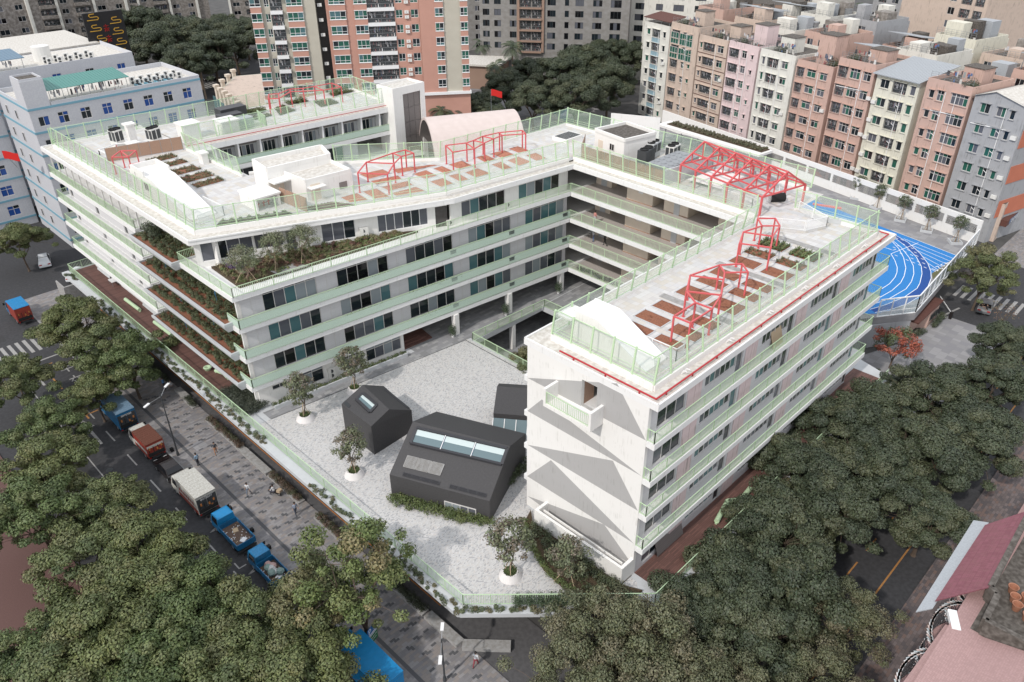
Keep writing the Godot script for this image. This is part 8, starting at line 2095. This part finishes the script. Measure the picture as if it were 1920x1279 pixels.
	slab_tower("apartment_tower", "pale slab tower behind the tan one", Vector2(262, -104), Vector2(254, -84), 0, 13, 3.1, [[2, 5, 0.6, 2.6, 1, 0.0, "cage"], [7, 9.5, 0.8, 2.5, 2, 0.0], [12, 15, 0.6, 2.6, 1, 0.0, "cage"]], "resi_grey", 14)
	# corner shops
	var st = slab_tower("corner_shop", "low corner shop row with a sign band beside the grey house", Vector2(146.5, -28.6), Vector2(176, -29.5), 0, 2, 3.4, [[1.0, 5.0, 0.3, 2.5, 3, 0.0], [6, 11, 0.3, 2.5, 3, 0.0], [12, 17, 0.3, 2.5, 3, 0.0], [18, 23, 0.3, 2.5, 3, 0.0]], "tan_tile", 2.0, "roof_old", ["glass_black", "glass_dark"])
	var sg = MB.new(); sg.box(147, 2.9, -28.6, 172, 4.0, -27.6); put(sg, "sign_band", "rust_roof", st)
	for q in [[148.5, 153.5], [155, 160]]:
		var m = MB.new(); m.box(q[0], 3.05, -27.6, q[1], 3.85, -27.54); put(m, "sign_board", "glass_sky", st)
	lettering(st, "GAZ MIR", 0.7, Transform3D(Basis(Vector3(1, 0, 0), Vector3(0, 1, 0), Vector3(0, 0, 1)), Vector3(151, 3.45, -27.52)), "sign_white")
	lettering(st, "CAFE", 0.7, Transform3D(Basis(Vector3(1, 0, 0), Vector3(0, 1, 0), Vector3(0, 0, 1)), Vector3(157.5, 3.45, -27.52)), "sign_white")
func city():
	cage_mesh(); ac_protos()
	# white and blue building beside the school
	var t = slab_tower("office_building", "white tiled building with blue bands and a green sheet roof beside the yard", Vector2(34.0, -141.3), Vector2(62.6, -141.3), 1.4, 6, 3.7, [[1.0, 2.6, 1.0, 2.5, 2, 0.0], [4.0, 5.6, 0.9, 2.7, 2, 1.2], [7.5, 9.1, 0.9, 2.7, 2, 1.2], [11.0, 12.6, 0.9, 2.7, 2, 1.2], [14.5, 16.1, 0.9, 2.7, 2, 1.2], [18.0, 19.6, 0.9, 2.7, 2, 1.2], [21.5, 23.1, 0.9, 2.7, 2, 1.2], [25.0, 26.6, 0.9, 2.7, 2, 1.2]], "blue_tile", 15.0, "ledge", ["glass_blue", "glass_blue", "glass_dark"], "frame")
	for f in 7:
		var m = MB.new(); m.box(33.94, 1.3 + f * 3.7, -141.3, 62.6, 1.65 + f * 3.7, -141.24); m.box(33.9, 1.3 + f * 3.7, -157.0, 33.99, 1.65 + f * 3.7, -141.26); put(m, "blue_band", "blue_band", t)
	for f in 6:
		for z in [-149.2, -154.0]: window(t, Vector3(33.97, 2.4 + f * 3.7, z), Vector3(0, 0, 1), 0.9, 1.5, 1, 0.0, "frame", ["glass_dark"], -0.02)
	var tm = MB.new(); tm.box(33.97, 23.6, -145.8, 37.4, 28.0, -141.28); put(tm, "stair_box", "blue_tile", t)
	upstand(t, [Vector2(34.1, -141.5), Vector2(37.3, -141.5), Vector2(37.3, -145.7), Vector2(34.1, -145.7), Vector2(34.1, -141.5)], 28.0, 28.3, 0.2, "blue_tile")
	flat([Vector2(34.1, -145.7), Vector2(37.3, -145.7), Vector2(37.3, -141.4), Vector2(34.1, -141.4)], 28.02, t, "stair_box_roof", "roof_old")
	upstand(t, [Vector2(37.5, -141.4), Vector2(62.5, -141.4), Vector2(62.5, -156.6), Vector2(34.1, -156.6), Vector2(34.1, -146)], 23.6, 24.4, 0.2, "blue_tile")
	var gm = MB.new(); gm.hexa([Vector3(37.5, 26.0, -141.6), Vector3(50.6, 26.0, -141.6), Vector3(50.0, 26.9, -146.5), Vector3(37.5, 26.9, -146.5), Vector3(37.5, 26.08, -141.6), Vector3(50.6, 26.08, -141.6), Vector3(50.0, 26.98, -146.5), Vector3(37.5, 26.98, -146.5)])
	for i in 26: gm.bar(Vector3(37.7 + i * 0.51, 26.1, -141.6), Vector3(37.7 + i * 0.49, 27.0, -146.5), 0.06, 0.04)
	put(gm, "green_sheet_roof", "teal_roof", t)
	var gp = MB.new()
	for i in 7:
		for z in [-141.8, -146.2]: gp.bar(Vector3(37.8 + i * 2.05, 23.6, z), Vector3(37.8 + i * 2.05, 26.1, z), 0.07, 0.07)
	put(gp, "roof_posts", "metal", t)
	for i in 4: inst(meshes["laundry%d" % i], "laundry", "vcol", t, Transform3D(Basis(Vector3(3.0, 0, 0), Vector3(0, 2.2, 0), Vector3(0, 0, 1)), Vector3(38 + i * 3.1, 23.7, -143.0))).set_meta("kind", "stuff")
	for i in 12: ac(t, Vector3(52.6 + (i % 6) * 1.5, 23.66, -146 + (i / 6) * 2.2), Vector3(1, 0, 0), true)
	for i in 8:
		var fm = MB.new(); var x = 52.4 + (i % 4) * 1.7; var z = -143.4 + (i / 4) * 1.0
		fm.box(x - 0.5, 23.66, z - 0.4, x + 0.5, 24.3, z + 0.4); var fo = put(fm, "cooling_unit", "blue_band", t)
		var f2 = MB.new(); f2.tube(Vector3(x, 24.3, z), Vector3(x, 24.36, z), 0.34, 0.34, 14); put(f2, "fan", "rubber", fo)
	# second white block behind it, with a blue sheet roof
	var t2 = slab_tower("office_building", "white tiled block with a grey-blue sheet roof behind the green-roofed building", Vector2(26, -167), Vector2(61.5, -167), 2.0, 6, 3.7, [[2.0, 3.6, 0.9, 2.7, 2, 0.0], [8, 9.6, 0.9, 2.7, 2, 0.0], [14, 15.6, 0.9, 2.7, 2, 0.0], [20, 21.6, 0.9, 2.7, 2, 0.0], [26, 27.6, 0.9, 2.7, 2, 0.0], [32, 33.6, 0.9, 2.7, 2, 0.0]], "blue_tile", 16, "ledge", ["glass_dark", "glass_blue"], "frame")
	for f in 6:
		var m = MB.new(); m.box(25.98, 3.4 + f * 3.7, -167, 61.5, 3.75 + f * 3.7, -166.94); put(m, "blue_band", "blue_band", t2)
	upstand(t2, [Vector2(26.1, -167.1), Vector2(61.4, -167.1), Vector2(61.4, -183)], 24.2, 25.0, 0.2, "blue_tile")
	var bm = MB.new(); bm.hexa([Vector3(24, 26.6, -167.6), Vector3(42.5, 26.6, -167.6), Vector3(42.0, 27.5, -173), Vector3(24, 27.5, -173), Vector3(24, 26.7, -167.6), Vector3(42.5, 26.7, -167.6), Vector3(42.0, 27.6, -173), Vector3(24, 27.6, -173)])
	for i in 30: bm.bar(Vector3(24.2 + i * 0.62, 26.72, -167.6), Vector3(24.2 + i * 0.6, 27.62, -173), 0.06, 0.04)
	put(bm, "blue_sheet_roof", "blue_roof", t2)
	var bp = MB.new()
	for i in 9: bp.bar(Vector3(24.4 + i * 2.2, 24.2, -167.8), Vector3(24.4 + i * 2.2, 26.6, -167.8), 0.07, 0.07)
	put(bp, "roof_posts", "metal", t2)
	for i in 5: inst(meshes["laundry%d" % (i % 4)], "laundry", "vcol", t2, Transform3D(Basis(Vector3(3.2, 0, 0), Vector3(0, 2.2, 0), Vector3(0, 0, 1)), Vector3(25 + i * 3.4, 24.3, -169.0))).set_meta("kind", "stuff")
	for i in 10: ac(t2, Vector3(47 + (i % 5) * 1.9, 24.26, -172 + (i / 5) * 2.4), Vector3(1, 0, 0), true)
	var wt = MB.new(); wt.tube(Vector3(47.5, 24.2, -175), Vector3(47.5, 27.0, -175), 1.6, 1.6, 18); put(wt, "water_tank", "ac", t2)
	# left wing of the building with the entrance
	var t3 = slab_tower("office_building", "white tiled wing with blue bands and an arched entry beside the yard", Vector2(18.6, -158), Vector2(33.8, -158), 1.4, 6, 3.7, [[2.0, 4.0, 0.9, 2.7, 2, 1.2], [6.5, 8.5, 0.9, 2.7, 2, 1.2], [11.0, 13.0, 0.9, 2.7, 2, 1.2]], "blue_tile", 10, "ledge", ["glass_blue", "glass_dark"], "frame")
	for f in 7:
		var m = MB.new(); m.box(18.6, 1.3 + f * 3.7, -158, 33.8, 1.65 + f * 3.7, -157.94); put(m, "blue_band", "blue_band", t3)
	pink_tower()
	# grey tower with tan balconies
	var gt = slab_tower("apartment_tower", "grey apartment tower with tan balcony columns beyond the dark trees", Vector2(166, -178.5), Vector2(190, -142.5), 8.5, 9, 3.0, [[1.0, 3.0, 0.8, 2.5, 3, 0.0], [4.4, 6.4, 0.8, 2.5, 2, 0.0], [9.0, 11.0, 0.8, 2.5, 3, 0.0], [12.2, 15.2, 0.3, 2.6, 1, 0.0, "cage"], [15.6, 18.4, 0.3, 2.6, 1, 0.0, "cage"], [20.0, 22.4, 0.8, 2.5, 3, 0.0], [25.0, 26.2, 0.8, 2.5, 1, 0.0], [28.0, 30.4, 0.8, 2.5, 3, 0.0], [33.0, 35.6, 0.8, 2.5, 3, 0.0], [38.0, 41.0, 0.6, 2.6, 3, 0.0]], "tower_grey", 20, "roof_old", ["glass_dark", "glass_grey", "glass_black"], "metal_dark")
	var gd = (Vector2(190, -142.5) - Vector2(166, -178.5)).normalized(); var gv = Vector3(gd.x, 0, gd.y); var gn = gv.cross(Vector3.UP)
	for s in [11.6, 18.8]:
		var m = MB.new(); m.boxt(Transform3D(Basis(gv, Vector3.UP, gn), Vector3(166, 22, -178.5) + gv * s + gn * 0.3), Vector3(0.7, 27, 0.7)); put(m, "tan_column", "tower_tan", gt)
	for f in 9:
		var m = MB.new(); m.boxt(Transform3D(Basis(gv, Vector3.UP, gn), Vector3(166, 8.5 + f * 3.0, -178.5) + gv * 15.2 + gn * 0.5), Vector3(6.6, 0.35, 1.2)); put(m, "balcony_slab", "tower_tan", gt)
	var pd = MB.new(); pd.prism([Vector2(150, -196), Vector2(172, -172), Vector2(160, -166), Vector2(148, -188)], 0, 6.5); var po = put(pd, "podium", "tower_tan", gt)
	var pr = MB.new(); pr.prism([Vector2(148.5, -197), Vector2(173, -171.5), Vector2(160, -164.6), Vector2(146.6, -188)], 6.5, 7.0); put(pr, "podium_roof", "ledge", po)
	slab_tower("apartment_tower", "pale grey tower wing with wide windows beyond the dark trees", Vector2(194, -152), Vector2(206, -124), 4, 12, 3.0, [[2.0, 4.6, 0.8, 2.5, 3, 0.0], [7, 9.6, 0.8, 2.5, 3, 0.0], [13, 15, 0.8, 2.5, 2, 0.0], [18, 21, 0.8, 2.5, 3, 0.0], [24, 27, 0.8, 2.5, 3, 0.0]], "resi_white", 18, "roof_old", ["glass_dark", "glass_grey"], "metal_dark")
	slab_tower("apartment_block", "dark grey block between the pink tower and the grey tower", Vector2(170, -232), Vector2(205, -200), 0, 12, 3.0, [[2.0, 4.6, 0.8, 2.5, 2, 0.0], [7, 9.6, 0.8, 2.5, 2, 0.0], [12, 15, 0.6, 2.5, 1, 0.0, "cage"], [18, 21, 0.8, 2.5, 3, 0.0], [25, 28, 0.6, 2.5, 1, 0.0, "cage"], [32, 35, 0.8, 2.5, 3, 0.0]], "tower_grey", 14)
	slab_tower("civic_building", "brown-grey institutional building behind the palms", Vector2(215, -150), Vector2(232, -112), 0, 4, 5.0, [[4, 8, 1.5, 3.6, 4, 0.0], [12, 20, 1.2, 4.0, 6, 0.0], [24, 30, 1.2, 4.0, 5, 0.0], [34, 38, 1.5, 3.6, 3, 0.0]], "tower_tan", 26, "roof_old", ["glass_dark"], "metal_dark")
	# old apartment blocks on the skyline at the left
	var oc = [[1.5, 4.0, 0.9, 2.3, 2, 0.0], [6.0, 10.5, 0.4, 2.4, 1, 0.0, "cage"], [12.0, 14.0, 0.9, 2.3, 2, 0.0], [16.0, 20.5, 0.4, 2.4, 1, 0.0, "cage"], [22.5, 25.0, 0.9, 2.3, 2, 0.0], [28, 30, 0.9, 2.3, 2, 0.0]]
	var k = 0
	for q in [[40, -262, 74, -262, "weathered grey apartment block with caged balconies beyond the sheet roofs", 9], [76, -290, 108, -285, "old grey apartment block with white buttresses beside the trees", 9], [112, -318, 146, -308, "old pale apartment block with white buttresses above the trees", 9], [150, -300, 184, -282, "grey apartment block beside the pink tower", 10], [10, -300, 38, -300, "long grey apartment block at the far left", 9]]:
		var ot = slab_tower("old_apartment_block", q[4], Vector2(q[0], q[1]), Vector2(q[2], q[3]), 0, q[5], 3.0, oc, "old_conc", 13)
		var A = Vector2(q[0], q[1]); var d = (Vector2(q[2], q[3]) - A).normalized(); var dv = Vector3(d.x, 0, d.y); var nv = dv.cross(Vector3.UP)
		for s in [0.4, 10.9, 21.6, 31.2]:
			var m = MB.new(); m.boxt(Transform3D(Basis(dv, Vector3.UP, nv), Vector3(A.x, q[5] * 1.5, A.y) + dv * s + nv * 0.35), Vector3(0.8, q[5] * 3.0, 0.9)); put(m, "buttress", "resi_white", ot)
		for f in q[5]:
			for c in [[8.2, 4.6], [18.2, 4.6]]:
				var m = MB.new(); m.boxt(Transform3D(Basis(dv, Vector3.UP, nv), Vector3(A.x, f * 3.0 + 0.35, A.y) + dv * c[0] + nv * 0.6), Vector3(c[1], 0.9, 1.2)); put(m, "balcony", "old_conc", ot)
		k += 1
	# low restaurant roofs and the black sign board
	var rs = thing("restaurant", "low restaurant with a rusty fascia and blue roof edge before the old blocks", "building", Vector3(62, 0, -228))
	var rm = MB.new(); rm.box(30, 0, -246, 74, 17.5, -222); put(rm, "walls", "rust_roof", rs)
	var rr = MB.new(); rr.box(30, 17.5, -246.2, 74.2, 17.9, -221.6); put(rr, "roof", "ledge", rs)
	var rb = MB.new(); rb.box(30, 17.9, -224, 52, 18.3, -221.4); put(rb, "blue_edge", "truck_blue2", rs)
	var sb = thing("sign_board", "tall black sign board with gold cloud scrolls on the restaurant roof", "sign", Vector3(77, 12, -224))
	var sm = MB.new(); sm.box(72.6, 11.0, -224.6, 82.4, 24.5, -224.0); put(sm, "board", "black_board", sb)
	var gs = MB.new(); var r = RandomNumberGenerator.new(); r.seed = 12
	for i in 9:
		var x = 73.4 + (i % 2) * 5.2 + r.randf(); var y = 12.4 + i * 1.3
		var p = [Vector3(x, y, -223.96), Vector3(x + 2.6, y, -223.96), Vector3(x + 2.9, y + 0.35, -223.96), Vector3(x + 2.6, y + 0.7, -223.96), Vector3(x + 0.9, y + 0.7, -223.96), Vector3(x + 0.6, y + 1.05, -223.96), Vector3(x + 0.9, y + 1.4, -223.96), Vector3(x + 2.0, y + 1.4, -223.96)]
		for e in p.size() - 1: gs.bar(p[e], p[e + 1], 0.12, 0.16)
	put(gs, "gold_scrolls", "neon", sb)
	var gl = MB.new()
	for i in 3:
		var y = 20.6 - i * 2.6
		for e in [[-0.6, 0.5, 0.6, 0.5], [0.0, 0.9, 0.0, -0.8], [-0.7, -0.1, 0.7, -0.1], [-0.5, -0.8, 0.0, 0.2], [0.5, -0.8, 0.0, 0.2]]: gl.bar(Vector3(77.6 + e[0], y + e[1], -223.95), Vector3(77.6 + e[2], y + e[3], -223.95), 0.1, 0.13)
	put(gl, "characters", "lamp_red", sb)
	residential()
	pink_house()
func pink_house():
	# roof terrace house at the lower right, just below the camera
	var Y = 18.0
	var t = thing("pink_house", "pink tiled house with a red tiled canopy roof and wavy balconies below the camera", "building", Vector3(46, 0, -2))
	var m = MB.new()
	m.prism([Vector2(34.6, -3.4), Vector2(60, -3.4), Vector2(60, 12), Vector2(34.6, 12)], 0, Y - 0.6); put(m, "walls", "pink_tile", t)
	var s1 = MB.new(); s1.hexa([Vector3(42.2, Y - 1.0, -4.7), Vector3(51.4, Y - 1.0, -4.7), Vector3(53.2, Y + 0.5, -2.8), Vector3(44.1, Y + 0.5, -2.5), Vector3(42.2, Y - 0.9, -4.7), Vector3(51.4, Y - 0.9, -4.7), Vector3(53.2, Y + 0.6, -2.8), Vector3(44.1, Y + 0.6, -2.5)])
	put(s1, "tiled_canopy", "red_tile", t)
	var s2 = MB.new(); s2.hexa([Vector3(34.2, Y - 1.2, -3.9), Vector3(41.0, Y - 1.2, -3.6), Vector3(41.2, Y, 0.9), Vector3(34.6, Y, 0.9), Vector3(34.2, Y - 1.1, -3.9), Vector3(41.0, Y - 1.1, -3.6), Vector3(41.2, Y + 0.1, 0.9), Vector3(34.6, Y + 0.1, 0.9)])
	put(s2, "pink_slope", "pink_tile", t)
	flat([Vector2(41.2, -2.4), Vector2(60, -2.4), Vector2(60, 11.8), Vector2(41.2, 11.8)], Y - 0.58, t, "terrace", "roof_old")
	upstand(t, [Vector2(41.4, 0.8), Vector2(41.3, -1.9), Vector2(43.9, -2.0), Vector2(44.2, -2.5), Vector2(60, -3.0)], Y - 0.6, Y + 0.6, 0.35, "roof_old")
	upstand(t, [Vector2(41.4, 0.6), Vector2(47.0, 3.6)], Y - 0.6, Y + 0.3, 0.35, "roof_old")
	# wavy slatted balconies
	for f in 5:
		var y = 1.4 + f * 2.75
		for k in 4:
			var cx = 36.2 + k * 5.2
			var sl = MB.new(); var gr = MB.new()
			for i in 26:
				var a = PI * i / 25.0
				var p = Vector3(cx + 2.4 - cos(a) * 2.45, y, -3.4 - sin(a) * 1.15)
				sl.col = [Color(0.72, 0.72, 0.72), Color(0.5, 0.56, 0.58), Color(0.62, 0.5, 0.46)][i % 3]
				sl.boxt(Transform3D(Basis(Vector3.UP, -a), p + Vector3(0, 1.9, 0)), Vector3(0.14, 0.03, 0.8))
				gr.bar(p, p + Vector3(0, 1.15, 0), 0.03, 0.03)
				if i > 0:
					var q = Vector3(cx + 2.4 - cos(PI * (i - 1) / 25.0) * 2.45, y, -3.4 - sin(PI * (i - 1) / 25.0) * 1.15)
					for hh in [0.05, 0.6, 1.15]: gr.bar(q + Vector3(0, hh, 0), p + Vector3(0, hh, 0), 0.03, 0.03)
			var bs = MB.new(); var poly = []
			for i in 13: poly.append(Vector2(cx + 2.4 - cos(PI * i / 12.0) * 2.4, -3.4 - sin(PI * i / 12.0) * 1.1))
			bs.prism(poly, y - 0.9, y); var bo = put(bs, "balcony", "pink_tile", t)
			put(sl, "awning_slats", "vcol", bo); put(gr, "grille", "metal_dark", bo)
	var aw = MB.new(); aw.hexa([Vector3(41.0, Y - 1.5, -5.3), Vector3(52, Y - 1.5, -5.5), Vector3(52, Y - 1.1, -4.6), Vector3(41.6, Y - 1.1, -4.6), Vector3(41.0, Y - 1.42, -5.3), Vector3(52, Y - 1.42, -5.5), Vector3(52, Y - 1.02, -4.6), Vector3(41.6, Y - 1.02, -4.6)]); put(aw, "grey_eave", "sheet", t)
	var wb = MB.new(); wb.boxt(Transform3D(Basis(Vector3.UP, 0.5), Vector3(41.2, Y - 0.7, -3.3)), Vector3(1.5, 0.3, 0.5)); put(wb, "white_box", "frame_white", t)
	# pots on the terrace
	var r = RandomNumberGenerator.new(); r.seed = 6
	var lb = ["empty terracotta pot on the terrace of the pink house", "white bucket on the terrace of the pink house"]
	for q in [[44.6, -0.9, 0], [45.2, -1.2, 0], [45.0, -0.3, 0], [45.7, -0.7, 0], [44.2, -0.2, 0], [44.0, 0.5, 0], [43.2, 1.0, 1], [45.9, -1.5, 0]]:
		var p = MB.new(); var o = Vector3(q[0], Y - 0.58, q[1]); p.lathe(o, [Vector2(0.2, 0), Vector2(0.3, 0.5), Vector2(0.32, 0.52), Vector2(0.26, 0.5), Vector2(0.2, 0.2), Vector2(0.01, 0.2)], 14)
		tag(put(p, "flower_pot", "terracotta" if q[2] == 0 else "frame_white"), lb[q[2]], "pot", "pots on the pink house terrace")
	hedge("pot_plants", "straggly potted plants among the pots of the pink house terrace", [[Vector3(43.8, Y - 0.4, 0.9), Vector3(45.4, Y - 0.4, 1.6)], [Vector3(45.4, Y - 0.4, 0.4), Vector3(46.0, Y - 0.4, 1.4)]], 0.35, 0.7, [Color(0.11, 0.13, 0.06), Color(0.08, 0.1, 0.05)], 0.14, null, 712, "plants")
	for q in [[44.0, 1.9, "white foam planter box of soil"], [49.6, -1.3, "white foam planter box beside the red canopy"]]:
		var o = thing("planter_box", q[2] + " on the pink house terrace", "planter", Vector3(q[0], Y - 0.58, q[1])); off[o] = Vector3.ZERO
		var b = MB.new(); b.box(-0.5, 0, -0.3, -0.42, 0.35, 0.3); b.box(0.42, 0, -0.3, 0.5, 0.35, 0.3); b.box(-0.42, 0, -0.3, 0.42, 0.35, -0.22); b.box(-0.42, 0, 0.22, 0.42, 0.35, 0.3); put(b, "box", "frame_white", o)
		var s = MB.new(); s.box(-0.42, 0, -0.22, 0.42, 0.28, 0.22); put(s, "soil", "soil_dark", o)
		o.rotation.y = 0.6
func trees():
	var st = "broad olive-green street tree in the thicket behind the first tree row"
	# [u, v, crown height guess, proto, scale]
	var L = [[30, 440, 6.5, 0, 0.85, "at the yard end near the crossing"], [25, 690, 7, 1, 0.8, "opposite the painted bus lane arrow"], [85, 770, 7, 2, 0.8, "opposite the painted bus lane characters"], [85, 860, 7, 0, 0.9, "opposite the blue box truck"], [195, 925, 7, 1, 0.85, "opposite the rusty roofed van truck"], [60, 950, 7.5, 2, 0.95, "in the second row opposite the rusty roofed van truck"], [275, 1005, 7.5, 0, 0.88, "opposite the black sedan"], [150, 1020, 7.5, 1, 0.95, "beside the patch of brick-red pavement"], [345, 1085, 7.5, 2, 0.88, "opposite the white box truck"], [235, 1100, 7.5, 0, 0.95, "in the second row opposite the white box truck"], [450, 1160, 7.5, 1, 0.88, "opposite the paper-strewn dropside truck"], [325, 1180, 7.5, 2, 0.95, "in the second row opposite the dropside truck"], [190, 1190, 7.5, 0, 0.98, ""], [425, 1250, 7.5, 1, 0.95, ""], [300, 1270, 7.5, 2, 0.98, ""], [40, 1200, 7, 2, 0.8, ""], [120, 1270, 7, 1, 0.95, ""], [560, 1240, 7.5, 0, 0.9, "opposite the small loaded pickup"]]
	for q in L:
		var p = px(q[0], q[1], q[2])
		tree("street_tree", "street%d" % q[3], Vector3(p.x, 0.1, p.z), q[4], st if q[5] == "" else "broad olive-green street tree " + q[5], "olive-green trees along the near side of the avenue")
	for q in [[130, 590, 0, 0.95], [175, 640, 1, 0.95], [235, 660, 2, 0.9], [165, 700, 0, 0.7]]:
		var p = px(q[0], q[1], 7.0)
		tree("street_tree", "street%d" % q[2], Vector3(p.x, 0.1, p.z), q[3], "broad olive-green street tree on the pavement beside the school deck", "olive-green trees on the school pavement")
	var p0 = px(692, 1205, 0.1)
	tree("street_tree", "airy", Vector3(p0.x, 0.1, p0.z), 1.0, "airy light green tree with a forked dark trunk behind the parking sign")
	var p1 = px(590, 1110, 7.0)
	tree("street_tree", "bright0", Vector3(p1.x, 0.1, p1.z), 0.95, "bright green tree beside the airy forked tree")
	var p2 = px(480, 1160, 7.0)
	# ficus mass over the side street
	var R = [[1500, 860, 7.5, 0, 0.95], [1570, 770, 7.5, 1, 0.95], [1660, 740, 7.5, 2, 0.9], [1760, 720, 7.5, 0, 0.95], [1870, 690, 7.5, 1, 0.95], [1460, 960, 7.5, 2, 0.95], [1560, 920, 7.5, 1, 1.0], [1640, 850, 7.5, 0, 1.0], [1740, 830, 7.5, 2, 1.0], [1840, 800, 7.5, 1, 1.0], [1390, 1060, 7.5, 0, 0.95], [1480, 1070, 7.5, 1, 0.95], [1420, 1150, 7.5, 2, 0.9], [1330, 1110, 7.5, 1, 0.8], [1750, 940, 7.0, 0, 0.85], [1900, 620, 7, 2, 0.8]]
	var FG = ["beside the flame tree", "behind the flame tree's neighbour", "above the far end of the side street", "overhanging the far pavement", "at the far end of the fig row", "beside the timber terrace of the long block", "above the side street's middle", "in the middle of the fig row", "overhanging the pink house pavement", "opposite the far shops", "next to the bent green tube seat", "above the yellow lane dashes", "between the timber terrace and the yellow line", "at the near end of the timber terrace", "leaning toward the red tiled canopy", "nearest the forecourt trees"]
	for q in R:
		var p = px(q[0], q[1], q[2])
		tree("fig_tree", "ficus%d" % q[3], Vector3(p.x, 0.1, p.z), q[4] * 0.84, "dense dark fig tree " + FG[R.find(q)], "dark fig trees over the side street")
	for q in [[1120, 1150, 8, 0.95], [1060, 1240, 8, 0.9], [1210, 1180, 8, 1.0], [1600, 1130, 7, 0.85], [1390, 1275, 7, 0.85], [1540, 1250, 7, 0.8], [1290, 1250, 7.5, 0.95], [1170, 1270, 8, 0.95]]:
		var p = px(q[0], q[1], q[2])
		tree("street_tree", "grey0", Vector3(p.x, 0.1, p.z), q[3] * 0.92, "grey-green tree with fine leaves at the corner of the side street", "fine-leaved trees at the street corner")
	# forecourt trees
	tree("forecourt_tree", "bright0", Vector3(118.6, 0.1, -22.8), 0.95, "propped leafy tree in the forecourt beside the drive")
	tree("flame_tree", "flame", px(1668, 690, 0.1) * Vector3(1, 0, 1) + Vector3(0, 0.1, 0), 1.0, "small tree with orange-red blossom at the end of the long block")
	tree("bare_tree", "bare", Vector3(111.5, 0.1, -17.8), 1.3, "nearly bare reddish young tree at the forecourt edge")
	hedge("forecourt_shrubs", "dark shrubs at the foot of the flame tree", [[Vector3(86, 0.1, -27), Vector3(92, 0.1, -25.5)], [Vector3(84.5, 0.1, -24.5), Vector3(90, 0.1, -23.5)]], 0.8, 0.9, M["_dark"], 0.18, null, 811, "shrub")
	# dark trees behind the school and at the upper left
	for q in [[900, 190, 7, 0, 0.9], [950, 165, 7.5, 1, 1.1], [1000, 190, 7, 2, 1.1], [1045, 150, 8, 0, 1.3], [1100, 140, 8, 1, 1.35], [1140, 165, 8, 2, 1.2], [1080, 185, 8, 0, 1.2], [1165, 110, 8, 1, 1.2], [1120, 105, 8, 2, 1.1], [985, 140, 7, 1, 1.0], [925, 215, 6, 0, 0.8]]:
		var p = px(q[0], q[1], q[2])
		tree("park_tree", "ficus%d" % q[3], Vector3(p.x, 0, p.z), q[4], "dark tree in the grove behind the vaulted hall", "dark trees behind the vaulted hall")
	for q in [[215, 55, 0, 1.5], [265, 75, 1, 1.6], [310, 100, 2, 1.6], [360, 85, 0, 1.5], [400, 110, 1, 1.5], [440, 90, 2, 1.4], [350, 130, 1, 1.3], [460, 65, 0, 1.3], [420, 60, 2, 1.3], [250, 50, 2, 1.4]]:
		var p = px(q[0], q[1], 8.0)
		tree("park_tree", "ficus%d" % q[2], Vector3(p.x, 0, p.z), q[3], "dark tree along the street before the old apartment blocks", "dark trees before the old apartment blocks")
	for q in [[905, 95, 0], [930, 120, 1], [960, 110, 0], [980, 130, 1], [1175, 60, 0], [1200, 75, 1], [1160, 85, 1], [370, 115, 0], [350, 100, 0], [375, 130, 0], [340, 85, 0], [826, 205, 1], [845, 200, 1], [1620, 25, 0], [1660, 35, 1], [1690, 25, 0]]:
		var p = px(q[0], q[1], 8.0)
		var g = ["feathery palm in the dark grove behind the vaulted hall", "tall palm on the street beyond the green-roofed building", "palm between the slab towers beyond the apartment houses"][0 if q[0] > 400 and q[0] < 1300 else (1 if q[0] < 400 else 2)]
		tree("palm_tree", "palm%d" % q[2], Vector3(p.x, 0, p.z), 1.15, g, g.split(" ")[0] + " palms")
	tree("street_tree", "ficus1", Vector3(101.0, 0, -205.0), 0.6, "round clipped tree beside the far pedestrian crossing")
func _ready():
	rng.seed = 2024
	CB = Basis(Vector3.UP, deg_to_rad(-45.0)) * Basis(Vector3.RIGHT, deg_to_rad(-31.6955)) * Basis(Vector3(0, 0, 1), deg_to_rad(-0.4012))
	var cam = Camera3D.new()
	cam.name = "camera"; cam.fov = 2.0 * rad_to_deg(atan(639.5 / FPX)); cam.far = 3000.0; cam.near = 0.5
	add_child(cam); cam.transform = Transform3D(CB, Vector3(0, 57, 0)); cam.current = true
	var env = Environment.new()
	var sm = ProceduralSkyMaterial.new()
	sm.sky_top_color = Color(0.735, 0.75, 0.775); sm.sky_horizon_color = Color(0.84, 0.84, 0.845); sm.sky_curve = 0.2
	sm.ground_horizon_color = Color(0.55, 0.55, 0.55); sm.ground_bottom_color = Color(0.3, 0.3, 0.3); sm.sky_energy_multiplier = 1.65
	var sky = Sky.new(); sky.sky_material = sm
	env.background_mode = Environment.BG_SKY; env.sky = sky; env.background_energy_multiplier = 1.0
	env.tonemap_mode = Environment.TONE_MAPPER_LINEAR; env.tonemap_exposure = 0.64
	env.sdfgi_enabled = true; env.ssao_enabled = true; env.ssil_enabled = true
	var we = WorldEnvironment.new(); we.name = "environment"; we.environment = env; add_child(we)
	var sun = DirectionalLight3D.new()
	sun.name = "sun"; sun.light_energy = 1.2; sun.light_color = Color(1.0, 0.975, 0.945); sun.light_angular_distance = 1.5; sun.shadow_enabled = true
	add_child(sun)
	var el = deg_to_rad(42.0)
	sun.look_at_from_position(Vector3.ZERO, Vector3(cos(el) * 0.995, -sin(el), -cos(el) * 0.1), Vector3.UP)
	boxmesh = BoxMesh.new()
	make_materials(); make_plants()
	make_setting(); track_part()
	cage_mesh(); ac_protos()
	classroom_block(); corridor_block(); long_block(); dormitory_block(); pavilions()
	city()
	roof_things(); plaza_things(); street_things()
	trees()
